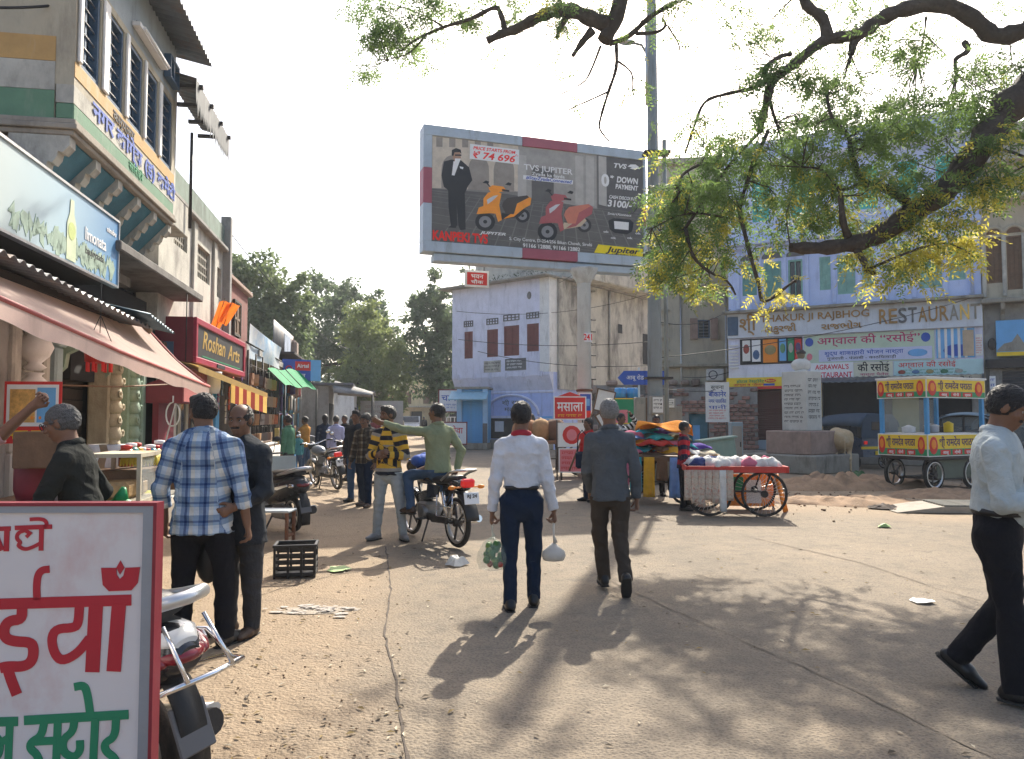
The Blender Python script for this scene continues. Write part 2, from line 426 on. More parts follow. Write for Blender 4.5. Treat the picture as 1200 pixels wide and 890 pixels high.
def person(label,loc,rz,H=1.7,h=.008,shirt=None,trous=None,shoe=None,skin=None,hair='short',hairm=None,arms=None,legs=None,lean=0.,side=0.,head=(0,0),sleeve=1.,hem=None,tuck=False,seat=None,build=1.,belly=0.,extras=(),group=None,seed=1,curl=(.5,.5),twist=0.,roll=0.,moustache=False,beard=False,sandals=False,name='person',bottom=.03,hoodie=False,loose=1.,collar=True):
 t=thing(name,label,'person',loc,rz,group)
 skin=skin or SKIN;hairm=hairm or HAIRM
 A=lambda*q:np.array(q,float)
 X,Y,Z=A(1,0,0),A(0,1,0),A(0,0,1)
 legs=legs or{};arms=arms or{}
 u=nrm(A(math.sin(side),math.sin(lean),math.cos(side)*math.cos(lean)))
 xr=nrm(A(math.cos(twist),math.sin(twist),0)-u*(A(math.cos(twist),math.sin(twist),0)@u));fwd=np.cross(u,xr)
 fwd=-fwd if fwd[1]*math.cos(twist)<0 else fwd
 J={}
 P0=A(0,0,0)
 low=9
 for sg,s in((-1,'l'),(1,'r')):
  th,sh,ft=legs.get(s,(A(sg*.05,0,-1),A(sg*.0,-.03,-1),A(sg*.25,1,0)))
  J['hip'+s]=P0+X*sg*.052*H;J['knee'+s]=J['hip'+s]+nrm(th)*.238*H;J['ank'+s]=J['knee'+s]+nrm(sh)*.24*H;J['ft'+s]=nrm(ft)
  toe=J['ank'+s]+J['ft'+s]*.1*H
  low=min(low,J['ank'+s][2]-.042*H,toe[2]-.03*H if abs(J['ft'+s][2])>.2 else 9)
 off=Z*(-low) if seat is None else Z*seat
 for k in list(J):
  if not k.startswith('ft'):J[k]=J[k]+off
 P0=P0+off
 Sc=P0+u*.272*H;NB=P0+u*.312*H
 for sg,s in((-1,'l'),(1,'r')):
  ua,fa=arms.get(s,(A(sg*.16,-.02,-1),A(sg*.05,.12,-1)))[:2]
  J['sh'+s]=Sc+xr*sg*.0985*H*build;J['el'+s]=J['sh'+s]+nrm(ua)*.168*H;J['wr'+s]=J['el'+s]+nrm(fa)*.15*H
 hp,hy=head[1],head[0]
 hd=nrm(A(*(u*.75+Z*.4))+fwd*.12);HC0=NB+hd*.055*H
 hf=nrm(fwd*math.cos(hp)+Z*math.sin(hp) if True else fwd)
 Rz=np.array([[math.cos(hy),-math.sin(hy),0],[math.sin(hy),math.cos(hy),0],[0,0,1]])
 hf=Rz@hf;hx=nrm(np.cross(hf,Z));hz=np.cross(hx,hf)
 HC=HC0+hz*.052*H+hf*.012*H
 B=np.stack([hx,hf,hz])
 hl=lambda x,y,z:HC+(hx*x+hf*y+hz*z)*H
 # ---- body
 f=Field(.022*H)
 f.seg(P0-u*.005*H,P0+u*.10*H,.071*H*build,.066*H*build,xr,.72);f.seg(P0+u*.10*H,P0+u*.22*H,.066*H*build,.082*H*build,xr,.62)
 f.seg(J['shl'],NB,.018*H,.033*H);f.seg(J['shr'],NB,.018*H,.033*H)
 f.seg(NB-u*.02*H,HC-hz*.025*H-hf*.012*H,.036*H,.033*H)
 for s in 'lr':
  f.seg(J['sh'+s],J['el'+s],.0235*H,.0225*H,k=.012*H);f.seg(J['el'+s],J['wr'+s],.024*H,.0160*H,k=.01*H)
  f.seg(J['hip'+s],J['knee'+s],.042*H,.026*H,k=.012*H);f.seg(J['knee'+s],J['ank'+s],.026*H,.019*H,k=.01*H)
  f.seg(J['ank'+s]-J['ft'+s]*.01*H-Z*.012*H,J['ank'+s]+J['ft'+s]*.06*H-Z*.014*H,.016*H,.010*H)
 kk=.012*H
 f.ell(hl(0,-.010,.014),A(.046,.0575,.054)*H,B,kk);f.ell(hl(0,.014,-.028),A(.034,.036,.038)*H,B,kk)
 f.ell(hl(0,.034,-.052),A(.015,.012,.012)*H,B,kk)
 for sg in(-1,1):
  f.ell(hl(sg*.018,.0475,.005),A(.010,.007,.007)*H,B,.004*H,True)
  f.ell(hl(sg*.0455,-.004,-.004),A(.006,.013,.019)*H,B,.006*H);f.ell(hl(sg*.026,.032,-.014),A(.012,.012,.012)*H,B,kk)
 f.seg(hl(-.024,.043,.015),hl(.024,.043,.015),.006*H,.006*H,k=.008*H)
 f.seg(hl(0,.049,.006),hl(0,.061,-.016),.0050*H,.0085*H,k=.007*H);f.seg(hl(-.009,.052,-.018),hl(.009,.052,-.018),.006*H,.006*H,k=.005*H)
 f.seg(hl(-.012,.0475,-.036),hl(.012,.0475,-.036),.005*H,.005*H,k=.004*H)
 for sg,s in((-1,'l'),(1,'r')):
  spec=arms.get(s,())
  hdir=nrm(spec[2]) if len(spec)>2 and spec[2] is not None else nrm(J['wr'+s]-J['el'+s])
  pn=nrm(spec[3]) if len(spec)>3 else-xr*sg
  pn=nrm(pn-hdir*(pn@hdir));ac=np.cross(hdir,pn)
  ac=ac if ac@fwd>0 else-ac
  if len(spec)>4:ac=ac*spec[4]
  c=curl[0 if s=='l' else 1];w=J['wr'+s];kf=.006*H
  f.seg(w,w+hdir*.05*H,.016*H,.021*H,ac,.55,k=.012*H)
  for i,(ox,ln) in enumerate(((.019,.042),(.0065,.047),(-.006,.043),(-.018,.034))):
   b0=w+(hdir*.052+ac*ox)*H;an=c*1.15+i*.06;d1=hdir*math.cos(an)+pn*math.sin(an);an2=an+c*1.35+.12;d2=hdir*math.cos(an2)+pn*math.sin(an2)
   m_=b0+d1*ln*.55*H;rr=max(.0052*H,h*.72);f.seg(b0,m_,rr,rr*.95,k=kf);f.seg(m_,m_+d2*ln*.5*H,rr*.95,rr*.8,k=kf*.6)
  b0=w+(hdir*.018+ac*.016)*H;d1=nrm(hdir*.75+ac*.6+pn*.35);m_=b0+d1*.028*H;d2=nrm(hdir*.8+ac*.1+pn*(.3+.6*c));rr=max(.0062*H,h*.75)
  f.seg(b0,m_,.009*H,rr,k=kf);f.seg(m_,m_+d2*.026*H,rr,rr*.85,k=kf)
 f.obj('body',skin,t,h)
 if h<.011:
  for sg in(-1,1):
   MB().ell(hl(sg*.018,.0395,.003),(.0062*H,)*3,8,6,0).ell(hl(sg*.018,.0447,.0038),(.0040*H,)*3,6,5,1).obj('eye',[EYEW,HAIRM],t)
   MB().tube([hl(sg*.009,.051,.0145),hl(sg*.019,.0515,.0175),hl(sg*.029,.044,.0145)],[.002*H,.0028*H,.0015*H],6).obj('eyebrow',hairm,t)
 hc=h*1.15
 # ---- hair
 if hair:
  g=Field(.012*H);e_=.007*H
  g.ell(hl(0,-.012,.018),A(.0485,.060,.0555)*H,B)
  g.ell(hl(0,-.022,-.002),A(.0455,.046,.045)*H,B,.02*H)
  if hair=='balding':
   g.ell(hl(0,.035,.055),A(.045,.075,.05)*H,B,sub=True)
  if hair in('short','balding','thick'):
   g.ell(hl(0,.062,-.022),A(.075,.05,.052)*H,B,sub=True)
   if hair=='thick':g.seg(hl(-.018,.026,.052),hl(.018,.026,.052),.018*H,.018*H)
   g.cut(hl(0,-.02,-.034),-hz+hf*.25)
  if hair=='long':
   g.seg(hl(0,-.03,0),hl(0,-.045,-.11),.045*H,.03*H);g.ell(hl(0,.06,-.02),A(.04,.055,.052)*H,B,sub=True)
  if hair in('short','balding','thick'):
   for sg in(-1,1):g.ell(hl(sg*.047,-.002,-.008),A(.010,.009,.014)*H,B,sub=True)
  g.noise=cloth_noise(seed+9,.0024*H,190,190)
  g.obj('hair',hairm,t,h)
 if beard or moustache:
  g=Field(.006*H)
  g.seg(hl(-.015,.048,-.028),hl(.015,.048,-.028),.0062*H,.0062*H)
  if beard:
   g.ell(hl(0,.0140,-.0295),A(.0352,.0368,.0395)*H,B);g.ell(hl(0,.034,-.052),A(.016,.0135,.0135)*H,B)
   g.ell(hl(0,.05,-.0),A(.06,.06,.026)*H,B,sub=True);g.cut(hl(0,.0,0),hz*.6-hf);g.cut(hl(0,0,-.022),hz);g.ell(hl(0,.053,-.0365),A(.0125,.012,.005)*H,B,sub=True)
  g.obj('beard' if beard else 'moustache',hairm,t,h)
  # ---- trousers
 lo=loose
 g=Field(.02*H);e_=.010*H*lo
 ws=.075 if not tuck else .085
 g.seg(P0-u*.012*H,P0+u*.11*H,.082*H*build+e_*.9,(.069 if tuck else .073)*H*build+e_*.8,xr,.74,voff=0)
 for s in 'lr':
  kn,an=J['knee'+s],J['ank'+s]
  dn=nrm(an-kn)
  g.seg(J['hip'+s],kn,.0505*H*build+e_*.9,.0285*H+e_*1.25,voff=.1,k=.012*H)
  g.seg(kn,an+dn*(.014*H),.0285*H+e_*1.25,bottom*H+.003*H,flat1=True,voff=.1+.24*H,k=.01*H)
 g.cut(P0+u*(ws if tuck else(-.045 if hem is None else hem)+.022)*H,u);g.noise=cloth_noise(seed,(.0028 if h<.008 else .0022)*H,42,27)
 g.obj('trousers',trous,t,hc,uv=True)
 # ---- top
 g=Field(.02*H);e_=.0115*H*lo
 hemz=hem if hem is not None else-.045
 if tuck:hemz=.075
 g.seg(P0+u*hemz*H,P0+u*.10*H,(.094 if hemz<.05 else .080)*H*build+e_,.076*H*build+e_,xr,.78,flat0=True,voff=hemz*H)
 g.seg(P0+u*.10*H,P0+u*.235*H,.076*H*build+e_,.095*H*build+e_,xr,.66,voff=.10*H)
 if belly:g.ell(P0+u*.09*H+fwd*.035*H,A(.07,.05+belly,.075)*H,np.stack([xr,fwd,u]))
 g.seg(J['shl'],NB-u*.012*H,.027*H+e_*.55,.036*H,track=False);g.seg(J['shr'],NB-u*.012*H,.027*H+e_*.55,.036*H,track=False)
 g.seg(Sc+u*.01*H,NB+u*.004*H,.045*H,.040*H,track=False)
 for s in 'lr':
  sh,el,wr=J['sh'+s],J['el'+s],J['wr'+s]
  if sleeve>0:
   c1=min(1.,sleeve*2)
   g.seg(sh,sh+(el-sh)*c1,.0305*H+e_*.55,.0305*H+e_*.75-(c1*.007*H),flat1=sleeve<=.5,voff=0,k=.014*H)
   if sleeve>.5:g.seg(el,el+(wr-el)*(sleeve*2-1),.0245*H+e_*.75,(.0175*H if sleeve>.95 else .022*H)+e_*.6,flat1=True,voff=.168*H,k=.01*H)
 g.noise=cloth_noise(seed+3,(.0034 if h<.008 else .0026)*H,38,40)
 top=g.obj('sweater' if hoodie else 'shirt',shirt,t,hc,uv=True)
 if collar:
  cm=MB();ctr=NB+u*.012*H
  for i in range(14):
   pass
  ring=[]
  for i in range(13):
   a=-2.6+i*5.2/12;ring.append(ctr+(xr*math.sin(a)*.043-fwd*math.cos(a)*.040)*H+u*(.012*math.cos(a)+.002)*H)
  cm.tube(ring,[.006*H]+[.010*H]*11+[.006*H],8,0,flat=1.5);cm.obj('collar',shirt if not isinstance(collar,bpy.types.Material) else collar,t)
  # ---- shoes
 for s in 'lr':
  an,d=J['ank'+s],J['ft'+s]
  dn=nrm(np.cross(np.cross(d,Z),d)) if abs(d[2])<.95 else nrm(A(0,-1,0));dn=-dn if dn[2]>0 else dn
  if abs(d[2])>.2:dn=nrm(nrm(J['ank'+s]-J['knee'+s])-d*(nrm(J['ank'+s]-J['knee'+s])@d))
  g=Field(.012*H);lat=np.cross(d,dn)
  hb=an-d*.024*H+dn*.022*H;tb=an+d*.108*H+dn*.024*H
  g.seg(hb,an+d*.05*H+dn*.021*H,.024*H,.026*H);g.seg(an+d*.05*H+dn*.021*H,tb,.0265*H,.018*H,lat,.8);
  if not sandals:g.seg(an-d*.01*H,an+dn*.02*H,.026*H,.027*H)
  g.cut(an+dn*.042*H,dn)
  g.obj('shoe',shoe,t,hc*.85)
  sm=MB();s0=an+dn*.0405*H
  pts=[(-.052,0),(-.045,.022),(0,.027),(.05,.030),(.095,.024),(.122,.0),(.095,-.022),(.05,-.027),(0,-.024),(-.045,-.02)]
  vs=[s0+(d*a+lat*b)*H for a,b in pts];n=len(vs);vs2=[q+dn*.007*H for q in vs]
  sm.add([Vector(q) for q in vs+vs2],[tuple(range(n)),tuple(range(n,2*n))[::-1]]+[(i,i+n,(i+1)%n+n,(i+1)%n) for i in range(n)]);sm.obj('sole',M('sole',(.03,.028,.025),.8),t)
 t['_j']=0
 del t['_j']
 PJ[t.name]={k:Vector(v) for k,v in J.items()};PJ[t.name].update(P0=Vector(P0),NB=Vector(NB),HC=Vector(HC),u=Vector(u),hf=Vector(hf),hx=Vector(hx),hz=Vector(hz),xr=Vector(xr),fwd=Vector(fwd))
 return t
PJ={}
def world_joint(t,k):
 M4=Matrix.Translation(t.location)@Matrix.Rotation(t.rotation_euler.z,4,'Z')
 return M4@PJ[t.name][k]
 # ------- shared materials
mt=lambda n:MATS[n]
M('white_paint',(.76,.75,.73),.7,.10,3.,.12,40.,stain=(.30,.27,.23),samt=.35)
M('old_white',(.50,.48,.42),.85,.16,2.,.25,30.,stain=(.17,.155,.14),sscale=(1.1,1.1,.55),samt=.55)
M('blue_white',(.46,.54,.84),.8,.10,2.,.15,35.,stain=(.20,.23,.36),sscale=(2,2,.3),samt=.35)
M('lilac',(.68,.69,.82),.8,.10,2.,.15,35.,stain=(.40,.41,.50),sscale=(2,2,.35),samt=.4)
M('cream',(.46,.41,.31),.85,.13,2.,.2,30.,stain=(.22,.19,.15),sscale=(1.6,1.6,.35),samt=.5)
M('pale_yellow',(.60,.50,.30),.85,.12,2.,.2,30.,stain=(.3,.25,.17),samt=.4)
M('ochre',(.50,.31,.12),.8,.15,4.,.15,40.,stain=(.5,.44,.34),samt=.3)
M('band_green',(.13,.25,.16),.8,.15,4.,.15,40.,stain=(.3,.32,.25),samt=.3)
M('teal_paint',(.055,.17,.23),.7,.2,5.,.15,40.)
M('window_blue',(.05,.10,.17),.6,.2,6.,.1,50.)
M('window_green',(.12,.30,.27),.65,.2,6.,.12,50.,stain=(.06,.14,.13),samt=.3)
M('shutter_red',(.17,.045,.04),.65,.2,6.,.12,50.)
M('dark_wood',(.045,.036,.030),.8,.3,8.,.2,40.)
M('brown_wood',(.16,.095,.055),.75,.25,10.,.2,60.)
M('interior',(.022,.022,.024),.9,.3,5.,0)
M('glass_dark',(.02,.025,.03),.12,.2,4.,0,spec=.5)
M('plaster_grey',(.30,.29,.27),.9,.15,2.5,.3,30.,stain=(.13,.12,.11),sscale=(1.,1.,.6),samt=.55)
M('concrete',(.33,.29,.24),.9,.15,3.,.3,40.,stain=(.16,.14,.12),samt=.4)
M('stone_grey',(.30,.28,.235),.85,.15,4.,.3,50.,stain=(.13,.12,.10),sscale=(2,2,.7),samt=.5)
M('stone_pink',(.36,.25,.20),.85,.2,5.,.3,50.,stain=(.15,.12,.10),samt=.4)
M('rubble_stone',(.27,.20,.16),.9,.3,5.,.5,40.,objvar=.35)
M('corrugated',(.13,.14,.15),.5,.25,3.,.1,60.,metal=.5,stain=(.16,.09,.05),samt=.45)
M('steel',(.55,.55,.55),.35,.12,8.,.05,60.,metal=1.)
M('chrome',(.75,.75,.76),.12,.06,8.,0,metal=1.)
M('iron_dark',(.05,.045,.042),.6,.3,12.,.15,80.,metal=.4)
M('rust',(.17,.075,.04),.85,.35,14.,.3,80.)
M('black_plastic',(.018,.018,.019),.45,.2,9.,.1,120.)
M('black_gloss',(.012,.012,.014),.15,.1,9.,0,coat=.6)
M('rubber',(.02,.019,.018),.85,.25,20.,.3,120.,stain=(.13,.10,.075),samt=.35)
M('red_paint',(.48,.035,.025),.5,.18,9.,.08,60.)
M('red_print',(.62,.03,.025),.55,.06,6.,0)
M('maroon',(.20,.022,.035),.5,.14,5.,.06,50.)
M('maroon_pale',(.42,.12,.11),.6,.14,5.,.06,50.)
M('yellow_print',(.80,.56,.03),.55,.08,6.,0)
M('gold',(.72,.47,.12),.35,.12,9.,.05,60.,metal=.5)
M('green_print',(.02,.26,.11),.55,.08,6.,0)
M('blue_print',(.03,.09,.42),.55,.08,6.,0)
M('sky_print',(.15,.40,.72),.55,.12,2.,0)
M('black_print',(.015,.015,.017),.55,.1,6.,0)
M('white_print',(.80,.80,.80),.5,.05,6.,0)
M('grey_print',(.12,.12,.125),.55,.12,4.,0)
M('orange_print',(.80,.25,.02),.55,.1,6.,0)
M('pink_print',(.72,.22,.25),.55,.1,6.,0)
M('blue_paint',(.06,.30,.60),.55,.15,4.,.1,50.,stain=(.25,.3,.35),samt=.25)
M('kiosk_blue',(.12,.40,.72),.55,.15,4.,.1,50.,stain=(.25,.35,.45),samt=.3)
M('cable',(.02,.02,.02),.7,.1,5,0)
M('paper',(.75,.74,.70),.85,.08,12.,.05,60.)
M('brass',(.62,.40,.12),.3,.15,9.,.05,60.,metal=.9)
M('clay',(.34,.13,.06),.85,.2,12.,.15,80.)
def wall_open(mb,x0,x1,z0,z1,y0,y1,ops,mi=0):
 """wall slab between y0 and y1 with real openings (x0, x1, z0, z1)"""
 xs=sorted({x0,x1,*[o[0] for o in ops],*[o[1] for o in ops]});
 for a,b in zip(xs,xs[1:]):
  hol=sorted([(o[2],o[3]) for o in ops if o[0]<=a+1e-6 and o[1]>=b-1e-6]);z=z0
  for h0,h1 in hol:
   if h0>z:mb.bb(a,b,y0,y1,z,h0,mi)
   z=h1
  if z<z1:mb.bb(a,b,y0,y1,z,z1,mi)
 return mb
def window(par,x0,x1,z0,z1,y,fm,lm,kind='shutter',fw=.05,dep=.1,leaves=2,name='window',rows=2):
 """frame set in an opening whose outer face is at y; leaves, panes or bars are its sub-parts"""
 w=MB()
 ya,yb=y+.015,y+dep
 w.bb(x0,x0+fw,ya,yb,z0,z1);w.bb(x1-fw,x1,ya,yb,z0,z1);w.bb(x0+fw,x1-fw,ya,yb,z1-fw,z1);w.bb(x0+fw,x1-fw,ya,yb,z0,z0+fw)
 f=w.obj(name,fm,par)
 if kind=='shutter':
  n=leaves;wd=(x1-x0-2*fw)/n
  for i in range(n):
   a=x0+fw+i*wd+.004;b=a+wd-.008;s=MB();zz0,zz1=z0+fw+.004,z1-fw-.004
   s.bb(a,b,ya+.035,ya+.06,zz0,zz1);st=min(.05,(b-a)*.2)
   s.bb(a,a+st,ya+.015,ya+.0345,zz0,zz1);s.bb(b-st,b,ya+.015,ya+.0345,zz0,zz1)
   for k in range(rows+1):
    zc=zz0+(zz1-zz0)*k/rows;s.bb(a+st,b-st,ya+.016,ya+.0345,max(zz0,zc-st*.6),min(zz1,zc+st*.6))
   s.obj('shutter',lm,f)
 elif kind=='bars':
  MB().bb(x0+fw,x1-fw,yb-.02,yb-.01,z0+fw,z1-fw).obj('pane',MATS['glass_dark'],f)
  n=max(4,int((z1-z0)/.125));
  b0=None
  for k in range(1,n):
   zc=z0+(z1-z0)*k/n
   if b0 is None:b0=MB().tube([(x0+fw,ya+.03,0),(x1-fw,ya+.03,0)],.009,5).obj('bar',MATS['steel'],f,loc=(0,0,zc))
   else:
    o=b0.copy();COL.objects.link(o);o.parent=f;o.location=(0,0,zc)
  MB().bb((x0+x1)/2-.02,(x0+x1)/2+.02,ya+.04,ya+.07,z0+fw,z1-fw).obj('mullion',fm,f)
 else:
  MB().bb(x0+fw,x1-fw,yb-.03,yb-.02,z0+fw,z1-fw).obj('pane',MATS['glass_dark'],f)
  MB().bb((x0+x1)/2-.015,(x0+x1)/2+.015,ya+.01,yb-.032,z0+fw,z1-fw).obj('mullion',fm,f)
 return f
def panel_sign(name,label,cat,par_loc,rz,w,h,d,face,frame,fr=.03,parent=None,group=None,rx=0.):
 """a board of size w x h standing at par_loc (bottom centre), facing local -y; parts: panel, frame"""
 t=thing(name,label,cat,par_loc,rz,group);t.rotation_euler.x=rx
 MB().bb(-w/2,w/2,0,d,0,h,b=.004).obj('panel',face,t)
 if fr:
  m=MB();y0,y1=-.012,d*.8
  m.bb(-w/2-fr,-w/2+.002,y0,y1,-fr,h+fr);m.bb(w/2-.002,w/2+fr,y0,y1,-fr,h+fr);m.bb(-w/2+.002,w/2-.002,y0,y1,h-.002,h+fr);m.bb(-w/2+.002,w/2-.002,y0,y1,-fr,.002)
  m.obj('frame',frame,t)
 return t
def sq(par,x0,x1,z0,z1,y,mat,name='printed_panel',thk=.004):
 return MB().bb(x0,x1,y-thk,y,z0,z1).obj(name,mat,par)
def squiggle(par,x0,x1,z0,z1,y,mat,rows=2,seed=1,name='fine_print'):
 """rows of small print too fine to read: short dashes hanging from a head line"""
 r=random.Random(seed);m=MB();rh=(z1-z0)/rows
 for k in range(rows):
  zb=z0+rh*(k+.22);zt=z0+rh*(k+.78);x=x0+r.uniform(0,.06)*(x1-x0);xe=x1-r.uniform(0,.2)*(x1-x0)
  while x<xe:
   w=min(rh*r.uniform(.8,2.4),xe-x)
   m.bb(x,x+w,y-.002,y,zt-rh*.09,zt)
   xx=x
   while xx<x+w-rh*.1:
    m.bb(xx,xx+rh*.10,y-.0016,y,zb+r.uniform(0,.25)*rh,zt-rh*.09)
    if r.random()<.5:m.bb(xx+rh*.1,xx+rh*.27,y-.0018,y,zb+rh*.12,zb+rh*.22)
    xx+=rh*r.uniform(.28,.42)
   x+=w+rh*.35
 o=m.obj(name,mat,par);o['kind']='stuff';return o
 # ------- ground
def ground_material():
 m=bpy.data.materials.new('ground_dusty');m.use_nodes=True;n,l=m.node_tree.nodes,m.node_tree.links;b=n['Principled BSDF']
 tc=n.new('ShaderNodeTexCoord');sx=n.new('ShaderNodeSeparateXYZ');l.new(tc.outputs['Object'],sx.inputs[0])
 def noise(sc,det=8,rough=.65):
  k=n.new('ShaderNodeTexNoise');k.inputs['Scale'].default_value=sc;k.inputs['Detail'].default_value=det;k.inputs['Roughness'].default_value=rough;l.new(tc.outputs['Object'],k.inputs[0]);return k.outputs['Fac']
 def mth(op,*a):
  k=n.new('ShaderNodeMath');k.operation=op
  for i,q in enumerate(a):
   if isinstance(q,(int,float)):k.inputs[i].default_value=q
   else:l.new(q,k.inputs[i])
  return k.outputs[0]
 def mixc(f,a,c):
  k=n.new('ShaderNodeMix');k.data_type='RGBA'
  l.new(f,k.inputs[0])
  for i,q in((6,a),(7,c)):
   if isinstance(q,tuple):k.inputs[i].default_value=(*q,1)
   else:l.new(q,k.inputs[i])
  return k.outputs[2]
 def rng_(s,a,c,d=0.,e=1.):
  k=n.new('ShaderNodeMapRange');k.inputs[1].default_value=a;k.inputs[2].default_value=c;k.inputs[3].default_value=d;k.inputs[4].default_value=e;l.new(s,k.inputs[0]);return k.outputs[0]
 big,mid,fine,grit=noise(.35),noise(1.7),noise(14),noise(110,3)
 v=n.new('ShaderNodeTexVoronoi');v.inputs['Scale'].default_value=48;l.new(tc.outputs['Object'],v.inputs[0])
 lf=mth('ADD',mth('ADD',sx.outputs['X'],mth('MULTIPLY',sx.outputs['Y'],.105)),mth('MULTIPLY',mth('SUBTRACT',mid,.5),1.1))
 lf=rng_(lf,-.05,-.75)
 rf=mth('SUBTRACT',mth('ADD',mth('MULTIPLY',sx.outputs['X'],.55),mth('MULTIPLY',sx.outputs['Y'],1.)),mth('MULTIPLY',mid,2.4));rf=mth('MULTIPLY',rng_(rf,13.6,15.2),rng_(sx.outputs['X'],2.6,4.4))
 earth=mth('MAXIMUM',lf,rf)
 conc=mixc(rng_(big,.3,.7),(.172,.143,.108),(.282,.227,.166));conc=mixc(rng_(mid,.45,.75,0,.55),conc,(.32,.25,.17))
 conc=mixc(rng_(noise(4.2,10,.75),.50,.68,0,.7),conc,(.125,.105,.084));conc=mixc(rng_(noise(.8,6,.6),.55,.72,0,.6),conc,(.31,.24,.165))
 conc=mixc(rng_(v.outputs['Distance'],.12,.5,.62,0),conc,(.095,.08,.066));conc=mixc(rng_(grit,.58,.72,0,.5),conc,(.40,.335,.26))
 v2=noise(45,4,.7)
 er=mixc(rng_(fine,.3,.7),(.255,.188,.124),(.335,.255,.172));er=mixc(rng_(mid,.5,.72,0,.6),er,(.19,.145,.105));er=mixc(rng_(grit,.62,.75,0,.5),er,(.12,.095,.075))
 col=mixc(earth,conc,er);l.new(col,b.inputs['Base Color']);b.inputs['Roughness'].default_value=.88;b.inputs['Specular IOR Level'].default_value=.3
 hgt=mth('ADD',mth('ADD',mth('MULTIPLY',grit,.5),mth('MULTIPLY',v.outputs['Distance'],-.7)),mth('MULTIPLY',fine,1.3))
 bp=n.new('ShaderNodeBump');bp.inputs['Strength'].default_value=.6;bp.inputs['Distance'].default_value=.025;l.new(hgt,bp.inputs['Height']);l.new(bp.outputs[0],b.inputs['Normal'])
 return m
def gnoise(x,y):return(math.sin(x*1.3+.7*y)*.5+math.sin(x*.37-y*.9+1.3)*.7+math.sin(2.9*x+1.7*y+2)*.25+math.sin(5.1*y-3.3*x)*.15)
def graded(a,b,fine,ratio=1.18):
 L=[0.];st=fine
 while L[-1]<b:L.append(L[-1]+st);st*=ratio if L[-1]>14 else 1.
 Rn=[0.];st=fine
 while Rn[-1]>a:Rn.append(Rn[-1]-st);st*=ratio if Rn[-1]<-9 else 1.
 return sorted(set(L+Rn))
gx,gy=graded(-700,700,.5),graded(-60,1500,.5)
gm=MB();ny=len(gy)
gm.add([(x,y,.006*gnoise(x,y)-.006) for x in gx for y in gy],[(i*ny+j,(i+1)*ny+j,(i+1)*ny+j+1,i*ny+j+1) for i in range(len(gx)-1) for j in range(ny-1)],0,True)
GM=ground_material()
tag(gm.obj('ground',GM),'dusty concrete and earth market square',kind='structure')
def strip(name,pts,w,mat,label,z=.006,jag=.5,seed=1):
 r=random.Random(seed);L=[]
 P2=[]
 for(a,b) in zip(pts,pts[1:]):
  n=max(2,int(math.dist(a,b)/.12))
  for i in range(n):P2.append((a[0]+(b[0]-a[0])*i/n+r.uniform(-1,1)*w*jag*1.6,a[1]+(b[1]-a[1])*i/n+r.uniform(-1,1)*w*jag*1.6))
 P2.append(pts[-1]);vs=[]
 for i,p in enumerate(P2):
  q0,q1=P2[max(0,i-1)],P2[min(len(P2)-1,i+1)];t=Vector((q1[0]-q0[0],q1[1]-q0[1]));t=t.normalized() if t.length else Vector((1,0));ww=w*r.uniform(.25,1.)
  zz=.006*gnoise(*p)-.006+z
  vs+=[(p[0]-t.y*ww,p[1]+t.x*ww,zz),(p[0]+t.y*ww,p[1]-t.x*ww,zz)]
 k=len(P2)
 return tag(MB().add(vs,[(2*i,2*i+1,2*i+3,2*i+2) for i in range(k-1)],0,True).obj(name,mat),label,kind='structure')
M('crack_dark',(.09,.07,.055),.95,.3,20.,.3,90.)
M('joint_dark',(.17,.135,.10),.95,.25,12.,.3,90.)
M('gravel_brown',(.24,.16,.10),.95,.4,25.,.8,70.)
gp=lambda u,v:tuple(G(u,v)[:2])
strip('road_crack',[gp(452,640),gp(458,690),gp(450,740),gp(462,790),gp(472,850),gp(478,900)],.011,mt('crack_dark'),'long crack along the edge of the slab',seed=3)
strip('road_crack',[gp(300,700),gp(330,690),gp(400,672),gp(460,665)],.009,mt('crack_dark'),'crack across the verge',seed=4)
strip('road_crack',[gp(330,655),gp(420,650),gp(520,655)],.012,mt('joint_dark'),'thin crack by the crate',seed=9)
strip('slab_joint',[gp(690,670),gp(800,720),gp(940,780),gp(1080,845),gp(1200,905)],.008,mt('joint_dark'),'joint between two concrete pours',jag=1.1,seed=5)
strip('slab_joint',[gp(870,627),gp(1010,660),gp(1100,690),gp(1210,720)],.010,mt('joint_dark'),'edge of the upper concrete pour',jag=.3,seed=6)
strip('slab_joint',[gp(560,597),gp(700,590),gp(800,612)],.015,mt('joint_dark'),'joint across the square',jag=.3,seed=7)
r_=random.Random(5)
def blob(name,c,rx,ry,mat,label,z=.007,hgt=0.,n=28,seed=0,rings=5,kind='structure',jag=.25):
 r=random.Random(seed);ph=[r.uniform(0,6.3) for _ in range(6)];vs=[]
 for k in range(rings+1):
  f=k/rings
  for j in range(n):
   a=2*math.pi*j/n;q=f*(1+jag*sum(math.sin((m+2)*a+ph[m])/(m+1.6) for m in range(5)))
   x,y=c[0]+math.cos(a)*rx*q,c[1]+math.sin(a)*ry*q
   zz=.006*gnoise(x,y)-.006+z+hgt*(1-f*f)*(1+.35*math.sin(7*x+ph[0])*math.sin(9*y+ph[1])+.3*math.sin(17*x+ph[2]+5*y))
   vs.append((x,y,zz if k<rings else .006*gnoise(x,y)-.006+(z if not hgt else-.02)))
 m=MB().add(vs,[(k*n+j,k*n+(j+1)%n,(k+1)*n+(j+1)%n,(k+1)*n+j) for k in range(rings) for j in range(n)]+[tuple(range(n))],0,True)
 return tag(m.obj(name,mat),label,kind=kind)
M('lime_white',(.37,.335,.30),.95,.15,20.,.3,90.)
